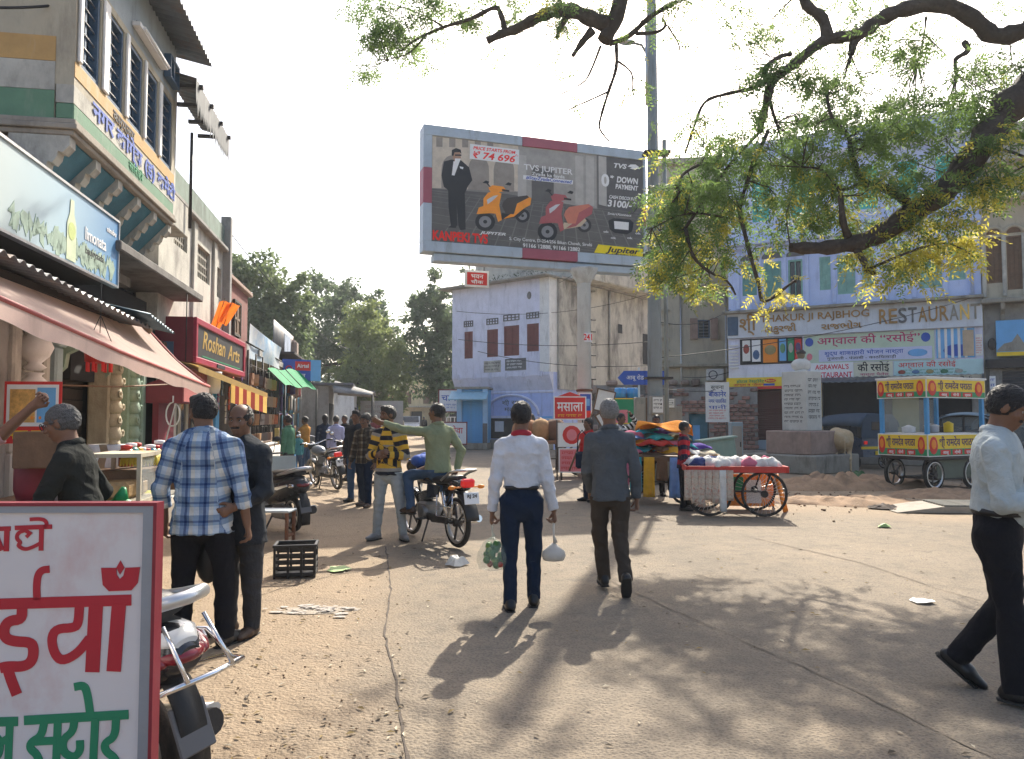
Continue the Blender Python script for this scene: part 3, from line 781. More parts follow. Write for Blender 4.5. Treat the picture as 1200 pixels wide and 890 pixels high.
M('mound_earth',(.30,.195,.118),.95,.28,5.,.7,45.,stain=(.17,.115,.075),sscale=(2,2,2),samt=.4)
blob('lime_stain',gp(372,716),.30,.12,M('lime_faint',(.33,.28,.225),.95,.2,14.,.4,80.),'faint lime stain on the road',z=.0045,seed=15,jag=.3,n=60)
lm_=MB();lr=random.Random(4);lc=gp(372,716)
for i in range(80):
 x,y,r=lc[0]+lr.gauss(0,.15),lc[1]+lr.gauss(0,.075),lr.uniform(.012,.06)*(1 if i<30 else .4);vs=[(x+r*math.cos(k*.698)*lr.uniform(.6,1.3),y+r*.7*math.sin(k*.698)*lr.uniform(.6,1.3),.006*gnoise(x,y)-.006+.007+.0002*i) for k in range(9)]
 lm_.add(vs,[tuple(range(9))])
tag(lm_.obj('lime_spill',mt('lime_white')),'pale spill of lime on the road',kind='structure')
for i,(u,v,rx,ry,hh) in enumerate([(900,572,1.5,.8,.16),(975,572,1.5,1.0,.26),(850,585,.9,.5,.1),(1040,568,1.3,.9,.2),(1010,590,1.5,.55,.12),(930,588,1.3,.5,.10),(1110,582,1.4,.6,.14)]):
 blob('earth_mound',gp(u,v),rx,ry,mt('mound_earth'),'heap of orange earth',z=.0,hgt=hh,n=44,rings=9,seed=20+i)
rm=thing('ribbed_ramp','grey ribbed concrete ramp slab at the edge of the raised kerb','ramp',(*gp(1105,598),0),-.12);rm['kind']='structure'
MB().prism([(-.9,0),(1.6,0),(1.6,.12),(-.2,.10)],-.45,.5,0).obj('slab',mt('concrete'),rm)
b0=None
for k in range(9):
 o=MB().box((.7,-.40+k*.105,.118),(1.7,.045,.03),None,0,.006).obj('rib',mt('stone_grey'),rm) if b0 is None else b0.copy()
 if b0 is None:b0=o
 else:COL.objects.link(o);o.parent=rm;o.location.y=k*.105
st=MB();nr=random.Random(3)
for i in range(680):
 if i<420:u,v=nr.uniform(820,1150),nr.gauss(582,9)
 else:u,v=nr.uniform(230,470),nr.uniform(600,890)
 v=max(556,v);x,y=gp(u,v);s=nr.uniform(.003,.016)**1.0*(2.2 if i<420 else .55)
 st.ell((x,y,s*.3),(s,s*nr.uniform(.6,1.2),s*.6),6,4,0)
tag(st.obj('loose_stones',mt('gravel_brown')),'small loose stones on the earth',kind='stuff')
hm=MB();
hm.sheet(lambda a,b:(-260+a*460,330+b*320,max(-.5,30*math.sin(math.pi*min(1,b*1.1))**1.2*math.exp(-((a-.42)/.22)**2)*(1+.12*math.sin(19*a)+.08*math.sin(31*a+9*b))-.5)),60,24)
M('hill_green',(.075,.095,.05),.95,.35,.06,.6,.5)
tag(hm.obj('hill',mt('hill_green')),'wooded hill far beyond the street',kind='structure')
fl_=MB();lr=random.Random(17)
for i in range(520):
 u,v=(lr.uniform(200,480),lr.uniform(560,890)) if i%2 else(lr.uniform(480,1180),560+abs(lr.gauss(0,120)))
 x,y=gp(u,v);a,s_=lr.uniform(0,6.3),lr.uniform(.012,.035);c,d_=math.cos(a)*s_,math.sin(a)*s_;z=.006*gnoise(x,y)+.001
 fl_.add([(x-c,y-d_,z),(x+d_*.4,y-c*.4,z+s_*.3),(x+c,y+d_,z+.003),(x-d_*.4,y+c*.4,z+s_*.2)],[(0,1,2,3)],i%3)
tag(fl_.obj('fallen_leaves',[M('dry_leaf',(.22,.15,.05),.8,.3,9,0),M('dry_leaf_dark',(.09,.065,.04),.8,.3,9,0),M('dry_leaf_pale',(.42,.36,.26),.8,.3,9,0)]),'dry leaves and bits of straw scattered on the ground',kind='stuff')
# ------- left side of the street
LO=Vector((-3.38,0,0));LANG=math.atan2(.986,-.165)
es,et=Vector((-.16505,.98628,0)),Vector((-.98628,-.16505,0))
def dl(u,c):return-c/((u-600)/900.+.16734)
def SL(u,v,c):
 d=dl(u,c);p=P(u,v,d)-LO
 return p.dot(es),p.dot(et),p.z+0
def L3(s,t,z=0.):return LO+es*s+et*t+Vector((0,0,z))
def lthing(name,label,cat,group=None,s=0.,t=0.,z=0.):return thing(name,label,cat,L3(s,t,z),LANG,group)
# --- office building with the projecting window bay
ob=lthing('office_building','two storey cream office with five blue barred windows over a bracketed bay','building')
T0=SL(120,200,2.80)[1]
def sd_(u):return SL(u,200,2.80)[0]
s0,s1=sd_(84),sd_(203)
wins=[(92,114),(123.5,142),(147.5,164.5),(168.5,182.5),(187,200)]
ops=[(sd_(a),sd_(b),4.86,5.78) for a,b in wins]
w=MB();wall_open(w,s0+.002,s1,4.62,5.86,T0,T0+.16,ops);w.obj('wall',mt('cream'),ob)
MB().bb(s0+.002,s1,T0+.001,T0+.16,5.86,7.0).obj('upper_wall',M('grey_blue_wall',(.36,.40,.42),.85,.12,3.,.2,40.,stain=(.2,.2,.2),samt=.5),ob)
MB().bb(s0-.0,s1,T0-.004,T0+.15,4.30,4.45,b=.01).obj('green_band',mt('band_green'),ob)
MB().bb(s0-.0,s1,T0-.002,T0+.15,4.45,4.62).obj('white_band',mt('old_white'),ob)
MB().bb(s0-.0,s1,T0-.007,T0-.0005,4.70,4.84).obj('ochre_band',mt('ochre'),ob)
for a,b,c,d in ops:window(ob,a,b,c,d,T0,mt('window_blue'),mt('window_blue'),'bars',.045,.12)
for a,b in[(s0+.04,sd_(92)-.03)]+[(sd_(i[1])+.03,sd_(j[0])-.03) for i,j in zip(wins,wins[1:])]:MB().bb(a,b,T0-.03,T0-.0008,4.86,5.80,b=.01).obj('pilaster',mt('white_paint'),ob)
text('नगर कांग्रेस (इ) कमेटी',ob,(s0+s1)/2+.25,T0-.010,4.57,3.0,.17,mt('blue_print'),.006)
text('कार्यालय',ob,s0+1.35,T0-.011,4.745,.7,.11,mt('black_print'),.003)
text('सिरोही',ob,(s0+s1)/2+.1,T0-.010,4.385,.5,.09,mt('green_print'),.002)
ef=MB();fo=[(T0+1.05,T0+2.2,5.25,6.3)]
for t0_,t1_,za,zb in((T0+.16,T0+1.05,5.1,7.),(T0+1.05,T0+2.2,5.1,5.25),(T0+1.05,T0+2.2,6.3,7.),(T0+2.2,6,5.1,7.),(T0+.16,6,4.3,5.1)):
 ef.bb(s0+.004,s0+.16,t0_,t1_,za,zb)
ef.obj('end_wall',mt('cream'),ob)
for nm,za,zb,mm in(('ochre_stripe',4.83,5.06,'ochre'),('white_stripe',4.56,4.826,'old_white'),('green_stripe',4.30,4.556,'band_green')):
 MB().bb(s0-.006,s0+.0035,T0+.162,6,za,zb).obj(nm,mt(mm),ob)
ew=MB();ew.bb(s0+.02,s0+.1,T0+1.05,T0+1.1,5.25,6.3);ew.bb(s0+.02,s0+.1,T0+2.15,T0+2.2,5.25,6.3);ew.bb(s0+.02,s0+.1,T0+1.1,T0+2.15,5.25,5.3);ew.bb(s0+.02,s0+.1,T0+1.1,T0+2.15,6.25,6.3)
ew=ew.obj('window',mt('window_blue'),ob);MB().bb(s0+.11,s0+.12,T0+1.05,T0+2.2,5.25,6.3).obj('pane',mt('glass_dark'),ew)
for k in range(7):MB().tube([(s0+.05,T0+1.1,5.4+k*.13),(s0+.05,T0+2.15,5.4+k*.13)],.009,5).obj('bar',mt('steel'),ew)
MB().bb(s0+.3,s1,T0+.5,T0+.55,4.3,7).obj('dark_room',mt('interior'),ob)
mo=MB()
for k,(dz,pr) in enumerate(((0,.03),(.05,.05),(.10,.015))):mo.bb(s0-pr,s1,T0-pr,6,4.295-.05-dz,4.295-dz,b=.008)
mo.obj('cornice',mt('stone_pink') if 0 else mt('concrete'),ob)
bs=[s0+.06+(s1-s0-.12)*i/5 for i in range(6)]
def bracket_poly():
 top,bot=4.14,3.45;pts=[(T0+.02,top),(T0+.02,top-.09)]
 for i in range(6):
  a=i/6.;x=T0+.04+a*.52;z=top-.10-.58*a
  pts+=[(x+.035,z-.055),(x+.075,z-.045),(x+.087,z-.10)]
 return pts+[(.02,bot),(.02,top)]
br0=None
for i,s in enumerate(bs):
 if br0 is None:br0=MB().prism(bracket_poly(),-.07,.07,0,'yz').obj('bracket',mt('old_white'),ob,loc=(s,0,0))
 else:
  o=br0.copy();COL.objects.link(o);o.parent=ob;o.location=(s,0,0)
for a,b in zip(bs,bs[1:]):
 MB().add([(a+.071,T0+.05,4.125),(b-.071,T0+.05,4.125),(b-.071,.0,3.62),(a+.071,.0,3.62),(a+.071,T0+.05,4.14),(b-.071,T0+.05,4.14),(b-.071,.02,3.70),(a+.071,.02,3.70)],[(0,1,2,3),(4,7,6,5),(0,4,5,1),(1,5,6,2),(2,6,7,3),(3,7,4,0)]).obj('soffit_panel',mt('teal_paint'),ob)
MB().add([(s0+.03,T0+.2,4.13),(s0+.03,6,4.13),(s0+.75,6,3.4),(s0+.75,T0+.65,3.4)],[(0,1,2,3)]).obj('end_soffit',mt('concrete'),ob)
for k in range(3):
 MB().prism([(s0+.02,4.13),(s0+.02,4.02),(s0+.15,3.93),(s0+.2,3.82),(s0+.35,3.72),(s0+.4,3.6),(s0+.6,3.45),(s0+.75,3.4),(s0+.75,4.13)],T0+.75+k*.75,T0+.9+k*.75,0,'xz').obj('bracket',mt('old_white'),ob)
MB().bb(s0+.75,s1,.0,.2,3.3,4.3).obj('back_wall',mt('plaster_grey'),ob)
def corr(fn,ns,nt,amp,per):
 return lambda a,b:tuple(Vector(fn(a,b))+Vector((0,0,amp*math.sin(2*math.pi*a*per))))
ev=MB();ev.sheet(corr(lambda a,b:(s0-.2+a*(10.72-s0),T0+.1-b*.52,6.60-.11*b),0,0,.022,30),240,4)
ev.obj('eave_sheet',mt('corrugated'),ob,thick=.004)
MB().tube([(sd_(152),T0-.12,5.98),(sd_(183),T0-.12,5.98)],.02,8).obj('tube_lamp',mt('white_print'),ob)
MB().bb(sd_(150),sd_(185),T0-.09,T0-.004,5.98,6.03).obj('lamp_batten',mt('white_paint'),ob)
for s in(sd_(155),sd_(180)):MB().tube([(s,T0,6.1),(s,T0-.12,6.0)],.01,5).obj('lamp_arm',mt('iron_dark'),ob)
window(ob,sd_(188),sd_(199),5.95,6.25,T0-.11,mt('window_blue'),None,'pane',.03,.1,name='vent_window')
MB().bb(s1,sd_(221),T0+.5,T0+.56,4.5,5.95).obj('teal_panel',mt('teal_paint'),ob)
MB().bb(s1,sd_(221),T0,T0+.55,4.18,4.62,b=.01).obj('balcony_floor',mt('old_white'),ob)
MB().bb(s1+.01,s1+.09,T0,T0+.1,4.62,6.2).obj('end_post',mt('old_white'),ob)
MB().tube([(sd_(219),T0-.05,4.3),(sd_(219),T0-.05,5.7)],.022,8).obj('pole',mt('iron_dark'),ob)
fr=MB();cs0,cs1=s1-.25,12.25
fr.sheet(lambda a,b:(cs0+a*(cs1-cs0),T0+.1-b*.42,6.2-.1*b+.012*math.sin(a*110)),160,3)
fr.obj('canopy_sheet',mt('corrugated'),ob,thick=.004)
fv=[];nf=26
for i in range(nf):
 a0,a1=cs0+(cs1-cs0)*i/nf,cs0+(cs1-cs0)*(i+1)/nf;hz=.34+.14*abs(math.sin(i*1.7))
 fv.append([(a0,6.09),(a1,6.09),(a1,6.09-hz*.7),((a0+a1)/2,6.09-hz),(a0,6.09-hz*.7)])
fm=MB()
for p in fv:fm.prism(p,T0-.325,T0-.319,0)
fm.obj('canopy_fringe',M('zinc',(.10,.11,.115),.7,.3,4.,.1,50.,stain=(.22,.22,.22),samt=.5),ob)
for s in(cs0+.2,cs0+.85,cs0+1.5,cs0+2.1):MB().box((s,T0-.12,6.06),(.06,.5,.05)).obj('canopy_arm',mt('iron_dark'),ob)
# --- weathered building behind, with pierced screens
wb=lthing('weathered_building','stained grey plaster upper floor with pierced stone screens beyond the office','building')
c3=3.3;wa,wz=SL(186,300,c3)[0],SL(263,300,c3)[0];tw=SL(220,300,c3)[1]
jal=[(SL(203,3,c3)[0],SL(219,3,c3)[0],4.35,4.85),(SL(231,3,c3)[0],SL(246,3,c3)[0],4.1,4.7),(SL(252,3,c3)[0],SL(259,3,c3)[0],4.0,4.6)]
m=MB();wall_open(m,wa,wz,3.0,5.0,tw,tw+.3,jal);m.obj('wall',mt('old_white'),wb)
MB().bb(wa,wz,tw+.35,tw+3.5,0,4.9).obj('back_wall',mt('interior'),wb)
for a,b,za,zb in jal:
 j=MB();n=7
 for i in range(n+1):
  x=a+(b-a)*i/n;j.bb(x-.018,x+.018,tw+.05,tw+.1,za,zb)
 for i in range(5):
  z=za+(zb-za)*i/4;j.bb(a,b,tw+.048,tw+.102,z-.02,z+.02)
 j.obj('pierced_screen',mt('stone_grey'),wb)
MB().bb(wa,wz+.1,tw-.12,tw+.3,5.0,5.09,b=.02).obj('ledge',mt('plaster_grey'),wb)
MB().bb(wa,wz+.05,tw-.02,tw+.12,5.09,5.55,b=.02).obj('parapet',M('green_grey',(.20,.26,.22),.9,.2,3.,.2,40.,stain=(.07,.08,.07),samt=.6),wb)
for x in(SL(226,3,c3)[0],SL(250,3,c3)[0]):MB().bb(x-.12,x+.12,tw-.05,tw-.001,3.0,5.0,b=.01).obj('pilaster',mt('old_white'),wb)
MB().bb(wz-.18,wz+.02,tw-.15,tw+.05,3.2,5.75,b=.01).obj('corner_post',mt('plaster_grey'),wb)
sa,sz=SL(142,300,2.86)[0],SL(239,300,2.86)[0];ts=SL(200,300,2.86)[1]
MB().bb(sa,sz,ts,tw+.4,3.42,3.53,b=.015).obj('shade_slab',M('slab_dark',(.16,.15,.14),.9,.2,2,.3,30.,stain=(.06,.055,.05),samt=.6),wb)
MB().tube([(sz-.9,ts+.03,3.42),(sz-.9,ts+.03,2.4)],.008,5).obj('hanging_wire',mt('cable'),wb)
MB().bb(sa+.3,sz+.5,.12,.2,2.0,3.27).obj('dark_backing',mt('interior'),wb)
# --- lemon drink hoarding
a,b=SL(0,200,2.9)[0]-1.6,SL(140,200,2.9)[0];tt=SL(100,200,2.9)[1]
dk=lthing('drink_hoarding','faded hoarding with pale bottle and trees under a blue sky above the awning','hoarding',s=a,t=tt,z=3.03)
w_,h_=b-a,.70
sky_m=M('hoarding_sky',(.42,.62,.78),.45,.05,1.,.03,10.)
n_,l_=sky_m.node_tree.nodes,sky_m.node_tree.links;tcx=n_.new('ShaderNodeTexCoord');sxx=n_.new('ShaderNodeSeparateXYZ');l_.new(tcx.outputs['Object'],sxx.inputs[0])
cr=n_.new('ShaderNodeValToRGB');mrx=n_.new('ShaderNodeMapRange');mrx.inputs[2].default_value=w_;l_.new(sxx.outputs['X'],mrx.inputs[0]);l_.new(mrx.outputs[0],cr.inputs[0])
e=cr.color_ramp.elements;e[0].position=.25;e[0].color=(.44,.49,.46,1);e[1].position=1;e[1].color=(.07,.22,.44,1);k=e.new(.65);k.color=(.36,.50,.58,1)
l_.new(cr.outputs[0],n_['Principled BSDF'].inputs['Base Color'])
MB().bb(0,w_,0,.03,0,h_).obj('panel',sky_m,dk)
tr=MB();r2=random.Random(4)
for i in range(70):
 x=r2.uniform(.42,.98)*w_;tr.prism([(x+q*math.cos(an),max(.01,r2.uniform(.05,.22)+q*.8*math.sin(an))) for an,q in[(k*1.05,r2.uniform(.03,.11)) for k in range(6)]],-.003-.0002*(i%7),0.,0)
tr.obj('printed_trees',M('print_foliage',(.30,.40,.32),.5,.3,10,0),dk)
xb=w_*.70
MB().prism([(xb-.11,.02),(xb+.11,.02),(xb+.11,.36),(xb+.05,.47),(xb+.04,.60),(xb-.04,.60),(xb-.05,.47),(xb-.11,.36)],-.006,-.004).obj('printed_bottle',M('print_bottle',(.55,.62,.42),.5,.15,10,0),dk)
MB().prism([(xb+.085*math.cos(i*.4),.30+.085*math.sin(i*.4)) for i in range(16)],-.0085,-.0065).obj('printed_label',M('print_lab',(.48,.56,.20),.5,.2,14,0),dk)
text('limonata',dk,w_*.845,-.004,.36,.58,.13,mt('white_print'),.002)
text('baujeyaada',dk,w_*.84,-.004,.20,.5,.075,mt('black_print'),.001)
text('nimbu',dk,w_*.95,-.004,.55,.28,.06,mt('white_print'),.001)
tf=MB();tf.bb(-.02,w_+.02,-.015,.05,h_,h_+.025);tf.bb(-.02,w_+.02,-.015,.05,-.025,0);tf.bb(w_,w_+.02,-.0145,.05,0,h_);tf.obj('frame',mt('steel'),dk)
MB().bb(0,w_,.06,1.1,.0,.05).obj('backing',mt('iron_dark'),dk)
# --- corrugated roof and pink canvas awning of the snack stall
cg=lthing('corrugated_roof','dark corrugated iron sheet roof over the snack stall beneath the hoarding','roof')
m=MB();ca,cb=SL(0,3,2.9)[0]-1.5,SL(163,3,2.85)[0]
m.sheet(lambda a,b:(ca+a*(cb-ca),tt-.22+b*1.5,2.80-.17*a+.26*b+.018*math.sin(a*190)),320,3);m.obj('sheet',mt('corrugated'),cg,thick=.003)
m=MB();m.sheet(lambda a,b:(cb-.5+a*1.0,tt-.35+b*.9,2.72-.1*a+.2*b+.018*math.sin(a*60)),80,3);m.obj('loose_sheet',M('corr_blue',(.08,.13,.16),.5,.25,4.,.1,50.,metal=.4),cg,thick=.003)
MB().bb(ca,cb,tt+.05,tt+.11,2.68,2.74).obj('purlin',mt('dark_wood'),cg)
aw=thing('canvas_awning','faded pink canvas awning stretched out over the snack stall','awning')
def awp(a,b):
 i0,i1=Vector((-4.0,3.2,3.08)),P(171,384,10.1);o0,o1=Vector((-2.80,3.2,2.36)),P(245,453,9.9)
 p=i0.lerp(i1,a).lerp(o0.lerp(o1,a),b);p.z-=.05*math.sin(math.pi*b)*(1+.4*math.sin(9*a))+.03*math.sin(math.pi*a)
 return p
M('awning_pink',(.80,.62,.55),.85,.08,3.,.1,120.,stain=(.55,.42,.36),samt=.3,trans=.6)
m=MB();m.sheet(awp,40,10);m.obj('canvas',mt('awning_pink'),aw)
m=MB();m.sheet(lambda a,b:awp(a,1)+Vector((.004,0,-.13*b+.012*b*math.sin(40*a))),60,2);m.obj('valance',mt('awning_pink'),aw)
MB().tube([awp(0,1),awp(.5,1),awp(1,1)],.018,8).obj('front_pole',mt('maroon_pale'),aw)
MB().tube([awp(1,0),awp(1,.5),awp(1,1)],.016,8).obj('end_pole',mt('maroon_pale'),aw)
MB().ell(awp(.98,.05),(.09,.09,.07),8,6).obj('rope_knot',mt('brown_wood'),aw)
# --- carved stone shop front
cf=lthing('carved_shopfront','old shopfront with carved green and cream stone columns and dark slatted shutters','shop')
cw=3.38
q=lambda u:SL(u,400,cw)[0]
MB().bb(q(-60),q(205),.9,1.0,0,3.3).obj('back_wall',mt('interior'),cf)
MB().bb(q(-60),q(18),.0,.3,0,3.2).obj('side_wall',mt('plaster_grey'),cf)
lt=MB();lt.bb(q(-60),q(205),-.02,.4,2.52,2.72,b=.02);lt.obj('lintel',mt('stone_grey'),cf)
cc=MB()
for i in range(16):
 s=q(5)+i*(q(200)-q(5))/16;cc.prism([(s,2.72),(s+.24,2.72),(s+.24,2.66),(s+.18,2.62),(s+.12,2.55),(s+.06,2.62),(s,2.66)],-.06,-.021)
cc.obj('carved_frieze',mt('brown_wood'),cf)
def carved_column(s,wd,mat,name='carved_column',scroll=True):
 m=MB();m.bb(s-wd/2,s+wd/2,-.08,.2,.0,.35,b=.02);m.bb(s-wd/2*.8,s+wd/2*.8,-.05,.2,.35,2.3,b=.02);m.bb(s-wd/2,s+wd/2,-.1,.2,2.3,2.52,b=.03)
 if scroll:
  for k in range(11):
   z=.5+k*.16;m.lathe([(wd*.27,0),(wd*.33,.03),(wd*.345,.07),(wd*.31,.11),(wd*.27,.16)],8,(s,-.05,z));m.torus((s+(.06 if k%2 else-.06),-.05-wd*.3,z+.08),.035,.014,10,5,RX90)
 return m.obj(name,mat,cf)
G_=M('carved_green',(.24,.33,.25),.8,.2,6.,.25,50.,stain=(.36,.33,.24),samt=.5)
carved_column(q(132)-.15,.34,M('carved_cream',(.40,.36,.26),.8,.2,6.,.25,50.,stain=(.2,.17,.12),samt=.5));carved_column(q(150),.32,G_);carved_column(q(162)+.12,.2,G_,scroll=False);carved_column(q(63),.22,M('carved_blue',(.33,.42,.44),.8,.15,6.,.25,50.,stain=(.2,.22,.2),samt=.4),scroll=False)
carved_column(q(205)-.2,.35,mt('old_white'),scroll=False)
m=MB();m.bb(q(8),q(52),-.06,.12,0,1.25,b=.02);m.bb(q(8),q(18),-.05,.12,1.25,2.5,b=.02);m.bb(q(46),q(52),-.05,.12,1.25,2.5,b=.02);m.bb(q(18),q(46),.06,.12,1.25,2.5);m.obj('niche_pillar',mt('old_white'),cf)
for zz,sc in((1.62,1.),(2.02,1.15)):
 MB().lathe([(.05*sc,0),(.09*sc,.03),(.05*sc,.07),(.11*sc,.14),(.14*sc,.22),(.11*sc,.30),(.06*sc,.35),(.09*sc,.38)],14,((q(18)+q(46))/2,-.05,zz)).obj('carved_vase',mt('white_paint'),cf)
sl0=None
for k in range(15):
 z=.5+k*.135
 if sl0 is None:sl0=MB().box(((q(64)+q(128))/2,.3,0),(q(128)-q(64)-.1,.03,.125),rotm(.12),0,.004).obj('slat',mt('dark_wood'),cf,loc=(0,0,z))
 else:
  o=sl0.copy();COL.objects.link(o);o.parent=cf;o.location=(0,0,z)
pf=MB();pf.bb(q(-60),q(210),-.25,.9,0,.32,b=.02);pf.obj('platform',mt('concrete'),cf)
for s in(q(70),q(124)):
 MB().prism([(0,2.5),(-.3,2.5),(-.26,2.4),(-.17,2.37),(-.15,2.28),(-.07,2.24),(-.05,2.1),(0,2.05)],s-.05,s+.05,0,'yz').obj('scroll_bracket',G_,cf)
mb_=lthing('shutter_box','maroon shutter housing with a looped cable hanging at its end','shutter box',s=q(166),t=-.42,z=1.78)
MB().prism([(-.12,0),(.42,0),(.42,.24),(.0,.42),(-.12,.42)],0,.85,0,'yz').obj('housing',mt('maroon'),mb_)
MB().bb(.01,.84,-.135,-.118,.02,.30).obj('front_plate',mt('maroon_pale'),mb_)
MB().bb(.02,.83,.2,.28,-1.25,.0).obj('rolled_shutter',mt('maroon'),mb_)
lp=[(-.02,.0+.09*math.sin(a),-.16+.17*math.cos(a)) for a in[i*.42 for i in range(15)]];MB().tube([(-.02,.0,.1)]+lp+[(-.02,.1,-.6),(-.02,.12,-1.1)],.011,6).obj('looped_cable',mt('white_paint'),mb_)
rt=lthing('scalloped_trim','row of dark red fabric scallops under the shop ceiling','trim')
m=MB()
for i in range(12):
 s=q(172)+i*.28;m.prism([(s,2.35),(s+.27,2.35),(s+.27,2.22),(s+.2,2.14),(s+.07,2.14),(s,2.22)],-.3,-.285)
m.obj('scallops',mt('maroon'),rt)
gs=lthing('glass_fronted_shop','shop with cream framed glass doors and a small green exit style lamp','shop')
a,b=q(192),q(228)
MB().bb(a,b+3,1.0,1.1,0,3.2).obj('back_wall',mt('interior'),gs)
MB().bb(a,b+.4,-.02,.3,2.0,2.2,b=.01).obj('lintel',mt('cream'),gs)
for i in range(4):
 x=a+(b-a)*i/4;fr_=MB();wd=(b-a)/4-.03
 fr_.bb(x,x+.06,.0,.06,.3,2.0);fr_.bb(x+wd-.06,x+wd,.0,.06,.3,2.0);fr_.bb(x+.06,x+wd-.06,.0,.06,1.92,2.0);fr_.bb(x+.06,x+wd-.06,.0,.06,.3,.42)
 f=fr_.obj('door',mt('cream'),gs);MB().bb(x+.06,x+wd-.06,.02,.03,.42,1.92).obj('pane',mt('glass_dark'),f)
MB().box((a-.12,-.3,1.93),(.12,.05,.09),None,0,.01).obj('green_lamp',M('lamp_green',(.02,.5,.2),.4,0,5,0,emit=((.02,.8,.3),1.2)),gs)
MB().lathe([(.12,0),(.15,.1),(.15,.32),(.17,.35),(.17,.38)],16,(b-.3,-.35,2.0)).obj('white_drum',mt('white_paint'),gs)
# --- the red sign box "Roshan Arts"
a,b=SL(228,400,2.9)[0],SL(286,400,2.9)[0];t9=SL(250,400,2.9)[1];zt,zb=3.13,2.42
rs=lthing('shop_sign_box','large maroon box sign with gold script lettering on a black panel','sign',s=a,t=t9,z=zb)
wd,hh=b-a,zt-zb
MB().bb(0,wd,.02,.95,0,hh,b=.01).obj('box',mt('maroon'),rs)
m=MB();m.bb(0,wd,-.03,.019,hh-.1,hh,b=.008);m.bb(0,wd,-.03,.019,0,.1,b=.008);m.bb(0,.1,-.0295,.019,.1,hh-.1);m.bb(wd-.1,wd,-.0295,.019,.1,hh-.1);m.obj('frame',M('maroon_bright',(.36,.03,.06),.4,.12,5.,.04,50.),rs)
MB().bb(.1,wd-.1,.0,.0195,.1,hh-.1).obj('panel',mt('black_print'),rs)
text('Roshan',rs,wd*.33,-.002,hh*.55,wd*.42,.30,mt('gold'),.005,.25);text('Arts',rs,wd*.74,-.002,hh*.52,wd*.28,.28,mt('gold'),.005,.25)
MB().bb(wd*.12,wd*.9,-.004,0,.13,.15).obj('green_line',mt('green_print'),rs)
MB().bb(wd*.35,wd*.5,-.045,-.032,.02,.08).obj('dark_tag',mt('black_print'),rs)
MB().bb(-.02,-.001,.3,.75,.05,.32).obj('dark_patch',mt('window_blue'),rs)
for k,(u,v0,v1,lab) in enumerate([(258,346,385,'orange flag hanging by the grey corner post'),(267,350,380,'orange flag tied up beyond the corner post')]):
 d=14.3;f=thing('flag',lab,'flag',P(u,v1,d),.25)
 H_=(v1-v0)/900*d
 f.scale=(.62,.62,.8);MB().tube([(-.2,0,-.25),(.12,0,H_+.1)],.012,6).obj('stick',mt('brown_wood'),f)
 m=MB();m.sheet(lambda a,b:(-.2+.38*a*(1-.3*b)-.1*b+.16*(1-b),.06*math.sin(6*a+3*b),H_*(1-b)+.04*math.sin(5*a)),10,12);m.obj('cloth',M('flag_orange',(.85,.22,.03),.8,.12,6,.1,100.,trans=.4),f)
 # --- yellow awning with red stripes
ya=lthing('striped_awning','yellow awning with red striped end flap below the maroon sign','awning')
p0,p1=P(232,428,11.6),P(313,461,16.0)
inn0,inn1=p0+et*1.0+Vector((0,0,.35)),p1+et*1.0+Vector((0,0,.35))
tl=lambda p:Vector(((p-LO).dot(es),(p-LO).dot(et),p.z))
p0,p1,inn0,inn1=map(tl,(p0,p1,inn0,inn1))
YA=M('awning_yellow',(.58,.40,.14),.8,.1,4.,.1,90.,stain=(.5,.35,.15),samt=.3,trans=.45);RA=M('awning_red',(.27,.055,.05),.8,.1,4.,.1,90.,trans=.4)
m=MB();m.sheet(lambda a,b:tuple(p0.lerp(p1,a).lerp(inn0.lerp(inn1,a),b)+Vector((0,0,-.05*math.sin(math.pi*b)))),20,6);m.obj('canvas',YA,ya)
m=MB();m.sheet(lambda a,b:tuple(p0.lerp(p1,a)+Vector((0,-.01,-.10*b))),20,2);m.obj('valance',YA,ya)
n_=9
for i in range(n_):
 a0,a1=i/n_,(i+1)/n_
 def fl(a,b):
  x=a0+(a1-a0)*a;tp=p1.lerp(p1+Vector((0,.72,.22)),x);return(tp.x+.02*math.sin(9*x),tp.y,tp.z-b*(.42+.2*x*0))
 m=MB();m.sheet(fl,3,4);m.obj('flap_stripe',RA if i%2 else YA,ya)
 # --- orange poster shop front between
yp=lthing('orange_poster','orange poster with red and black lettering on the shop front','poster',s=q(232),t=-.12,z=1.35)
MB().bb(0,1.05,0,.02,-.1,.72).obj('panel',mt('orange_print'),yp)
text('जरदा',yp,.52,-.003,.56,.8,.16,mt('black_print'),.003);text('पान',yp,.5,-.003,.33,.6,.16,mt('red_print'),.004);text('मसाला',yp,.5,-.003,.08,.85,.18,mt('black_print'),.004)
bpst=lthing('blue_post','bright blue post beside the orange poster','post',s=q(239)+.1,t=-.2)
MB().bb(0,.3,0,.12,0,2.5,b=.01).obj('shaft',mt('blue_paint'),bpst);MB().bb(-.02,.32,-.01,.13,0,.12,b=.01).obj('foot',mt('concrete'),bpst)
sh3=lthing('goods_shop','open shop stacked with dim goods under the striped awning','shop')
a=q(236)+.4;b=a+5.0
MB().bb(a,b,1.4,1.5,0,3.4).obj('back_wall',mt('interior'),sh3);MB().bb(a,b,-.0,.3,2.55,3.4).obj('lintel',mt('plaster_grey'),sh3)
for x in(a,b-.2):MB().bb(x,x+.2,0,1.4,0,2.55).obj('side_wall',mt('plaster_grey'),sh3)
gr=random.Random(11)
for k in range(4):
 MB().bb(a+.2,b-.2,.9,1.38,.5+k*.5,.53+k*.5).obj('shelf',mt('brown_wood'),sh3)
